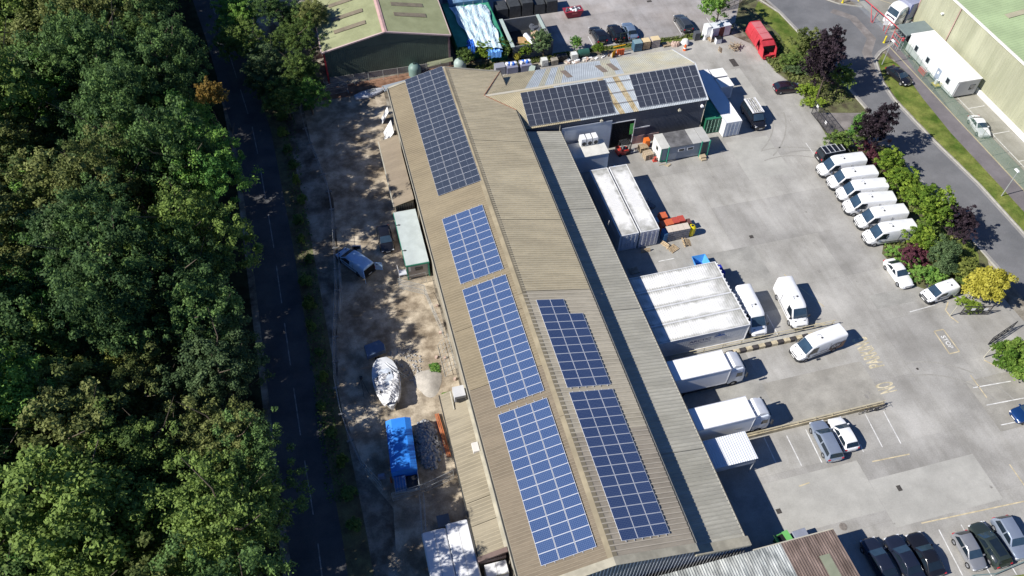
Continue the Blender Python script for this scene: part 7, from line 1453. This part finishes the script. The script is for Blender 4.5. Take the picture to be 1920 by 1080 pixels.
# shrubs and trees on the estate road side
CP=crown_mesh('poplar_crown',61,0,1.7,4.2,.6,120,.42,75,.13,conic=.55);CG=crown_mesh('gold_crown',62,0,3.3,2.9,.5,210,.5,90,.15,conic=.35,gap=.3);CW=crown_mesh('willow_crown',63,0,4.0,2.3,.0,190,.5,90,.17,flat=1.3,gap=.8);CD=crown_mesh('conifer_crown',64,0,3.2,1.9,.0,230,.45,95,.10)
for px,py,z,cm,fm,s,sz,nm,l in [
 (1348,28,2.8,CS[0],f_br,1.35,1.15,'round_tree','round bright green tree above the white cabinet at the top'),
 (1512,97,2.4,CS[0],f_ol,1.15,1.1,'shrub_tree','yellow olive shrub tree next to the uppermost purple tree by the estate road'),
 (1492,108,1.2,CS[2],f_mid,.8,.8,'shrub','low green shrub at the foot of the yellow olive one below the compactor'),
 (1550,96,3.6,CS[1],f_pu,1.1,1.25,'purple_tree','uppermost dark purple tree leaning over the estate road'),
 (1530,118,2.6,CS[0],f_mid,.95,1.,'shrub_tree','green shrub tree tucked between the two upper purple trees'),
 (1545,150,3.4,CS[0],f_pu,1.45,1.35,'purple_tree','largest dark purple tree, above the upper yard gate'),
 (1580,142,3.4,CS[1],f_mid,.85,1.1,'shrub_tree','fresh green tree on the road side of the largest purple tree'),
 (1514,165,.8,CS[2],f_li,.62,.7,'lime_hedge','lime green hedge bush beside the plum hatchback, upper'),(1527,192,.7,CS[2],f_li,.58,.6,'lime_hedge','lime green hedge bush beside the upper yard gate, lower'),
 (1500,130,.8,CS[2],f_hy,.7,.6,'shrub','dull green low shrub at the left tip of the hedge'),
 (1606,240,3.3,CP,f_br,.95,.85,'upright_tree','tall narrow bright green tree above the white van row'),
 (1590,262,1.6,CS[2],f_mid,.95,1.,'shrub','green shrub at the nose of the black van with roof bars'),
 (1643,262,3.4,CS[0],f_pu,1.2,1.25,'purple_tree','dark purple tree right of the tall narrow green one'),
 (1628,290,1.0,CS[2],f_ma,.8,.9,'maroon_shrub','maroon shrub behind the top van of the row'),
 (1665,300,2.6,CS[0],f_li,.92,1.,'lime_shrub_tree','lime green bushy tree behind the second van of the row'),
 (1692,340,2.6,CS[1],f_li,.98,.95,'lime_shrub_tree','lime green bushy tree behind the third and fourth vans of the row'),(1694,365,2.0,CS[0],f_li,.85,.9,'lime_shrub_tree','lime green bush below it, behind the fifth van of the row'),
 (1676,322,.9,CS[2],f_ma,.6,.7,'maroon_shrub','small maroon shrub between the two lime bushes behind the third van'),
 (1745,400,2.9,CS[0],f_li,1.25,1.15,'lime_shrub_tree','broad lime green bushy tree behind the bottom van of the row'),
 (1786,425,3.2,CS[1],f_pu,1.15,1.0,'purple_tree','lowest dark purple tree leaning over the estate road'),
 (1727,450,1.6,CS[0],f_li,.9,.8,'lime_shrub','lime green bush at the rear corner of the bottom van'),
 (1712,473,1.4,CS[2],f_ma,.78,1.,'maroon_shrub','round maroon bush in the shrub bed above the white coupe'),
 (1692,480,.9,CS[2],f_br,.7,.7,'shrub','bright green low shrub at the left tip of the big bed'),
 (1762,478,2.0,CD,f_hy,1.0,1.15,'spreading_shrub','very large grey green spreading shrub filling the bed above the small white van'),
 (1738,512,1.0,CS[2],f_br,.72,.8,'shrub','bright green shrub right beside the nose of the white coupe'),
 (1740,455,1.0,CS[2],f_mid,1.0,1.,'shrub','mid green shrub between the maroon bush and the lime bush'),
 (1815,505,1.6,CS[1],f_ye,.85,.6,'yellow_shrub','thin yellow orange shrub left of the big golden bush'),
 (1808,512,1.0,CS[2],f_mid,.5,.6,'shrub','green shrub behind the small white van'),
 (1850,535,2.6,CG,f_go,1.0,1.05,'golden_bush','huge bright golden yellow bush at the lower yard entrance'),
 (1818,566,.7,CS[2],f_li,.5,.5,'shrub','yellow green shrub at the lower left foot of the golden bush'),
 (1915,668,1.4,CW,f_wi,.95,.9,'drooping_bush','drooping green bush on the right edge beside a black gate leaf'),
 ]:
    p=P(px,py,z);tree(nm,l,'tree' if 'tree' in nm else 'bush',p[0],p[1],cm,TS if 'tree' in nm else None,fm,s*(.86 if fm is f_pu else .84),s*sz*.9,px*.7,'planting along the estate road')
rn=random.Random(9)
gc=MB();V=[];
rs=np.random.RandomState(12)
def cover(name,label,polys,n,ls,fm,h):
    pts=[]
    while len(pts)<n:
        q=polys[rs.randint(len(polys))];a=rs.rand(2);pts.append((q[0]+(q[1]-q[0])*a[0],q[2]+(q[3]-q[2])*a[1],.02+h*rs.rand()))
    pos=np.array(pts);m=n;nr=rs.randn(m,3)*.5;nr[:,2]+=1;nr/=np.linalg.norm(nr,axis=1)[:,None];u=np.cross(nr,rs.randn(m,3));u/=np.linalg.norm(u,axis=1)[:,None];v=np.cross(nr,u);s=(ls*(.5+rs.rand(m)))[:,None]
    V=np.stack([pos-u*s,pos-v*s*.6,pos+u*s,pos+v*s*.6],1).reshape(-1,3);me=bpy.data.meshes.new(name);me.from_pydata(V.tolist(),[],np.arange(m*4).reshape(-1,4).tolist());me.materials.append(fm)
    at=me.attributes.new('tone','FLOAT','FACE');at.data.foreach_set('value',rs.rand(m).astype(np.float32));o=bpy.data.objects.new(name,me);COL.objects.link(o);tag(o,label,'ground cover',kind='stuff')
cover('ground_cover','low leafy ground cover filling the planting bed between the yard and the estate road',[(67,74.3,57,70),(63.5,73,46.7,56),(67.5,74.6,80,92),(66.4,71,89,98)],9000,.16,f_ol,.35)
cover('ground_cover','low weeds and dead growth along the strip between the lane and the gravel yard',[(-8.2,-6.2,36,60),(-8.0,-6,60,100)],1800,.12,f_dark,.2)
cover('weeds','green weeds growing at the edges of the sand heap',[(4.6,5.6,48.3,49.6),(5.2,6.2,44.8,45.6),(-4.6,-3,97,99)],900,.12,f_br,.2)
cover('bank_weeds','weeds and grass along the bank between the two yards',[(20.5,34,100.2,101.6),(34.5,61,100.9,101.6)],3500,.13,f_ol,.25)
for px,py,z,fm,s,l in [(905,100,1.6,f_li,.62,'narrow yellow green sapling in front of the green containers'),(876,112,1.2,f_mid,.6,'dark green sapling at the left of the bank by the green containers'),(942,95,1.4,f_mid,.6,'green sapling at the right corner of the green containers'),(930,70,2.2,f_hy,.5,'small grey green sapling on the bright green container side'),
    (967,108,.6,f_go,.28,'tiny yellow shrub on the bank left of the open skip'),(984,92,1.5,f_li,.5,'small lime green sapling at the lower side of the open skip'),(1020,88,1.8,f_hy,.85,'round grey green bush at the lower right corner of the open skip'),(1083,82,1.3,f_br,.48,'small bright green sapling left of the three parked cars in the top yard'),(1122,90,1.1,f_li,.38,'small lime green sapling below the leftmost of the three cars in the top yard')]:
    p=P(px,py,z);tree('sapling',l,'sapling',p[0],p[1],CS[1],TS,fm,s,s*.9,px,'saplings on the bank')
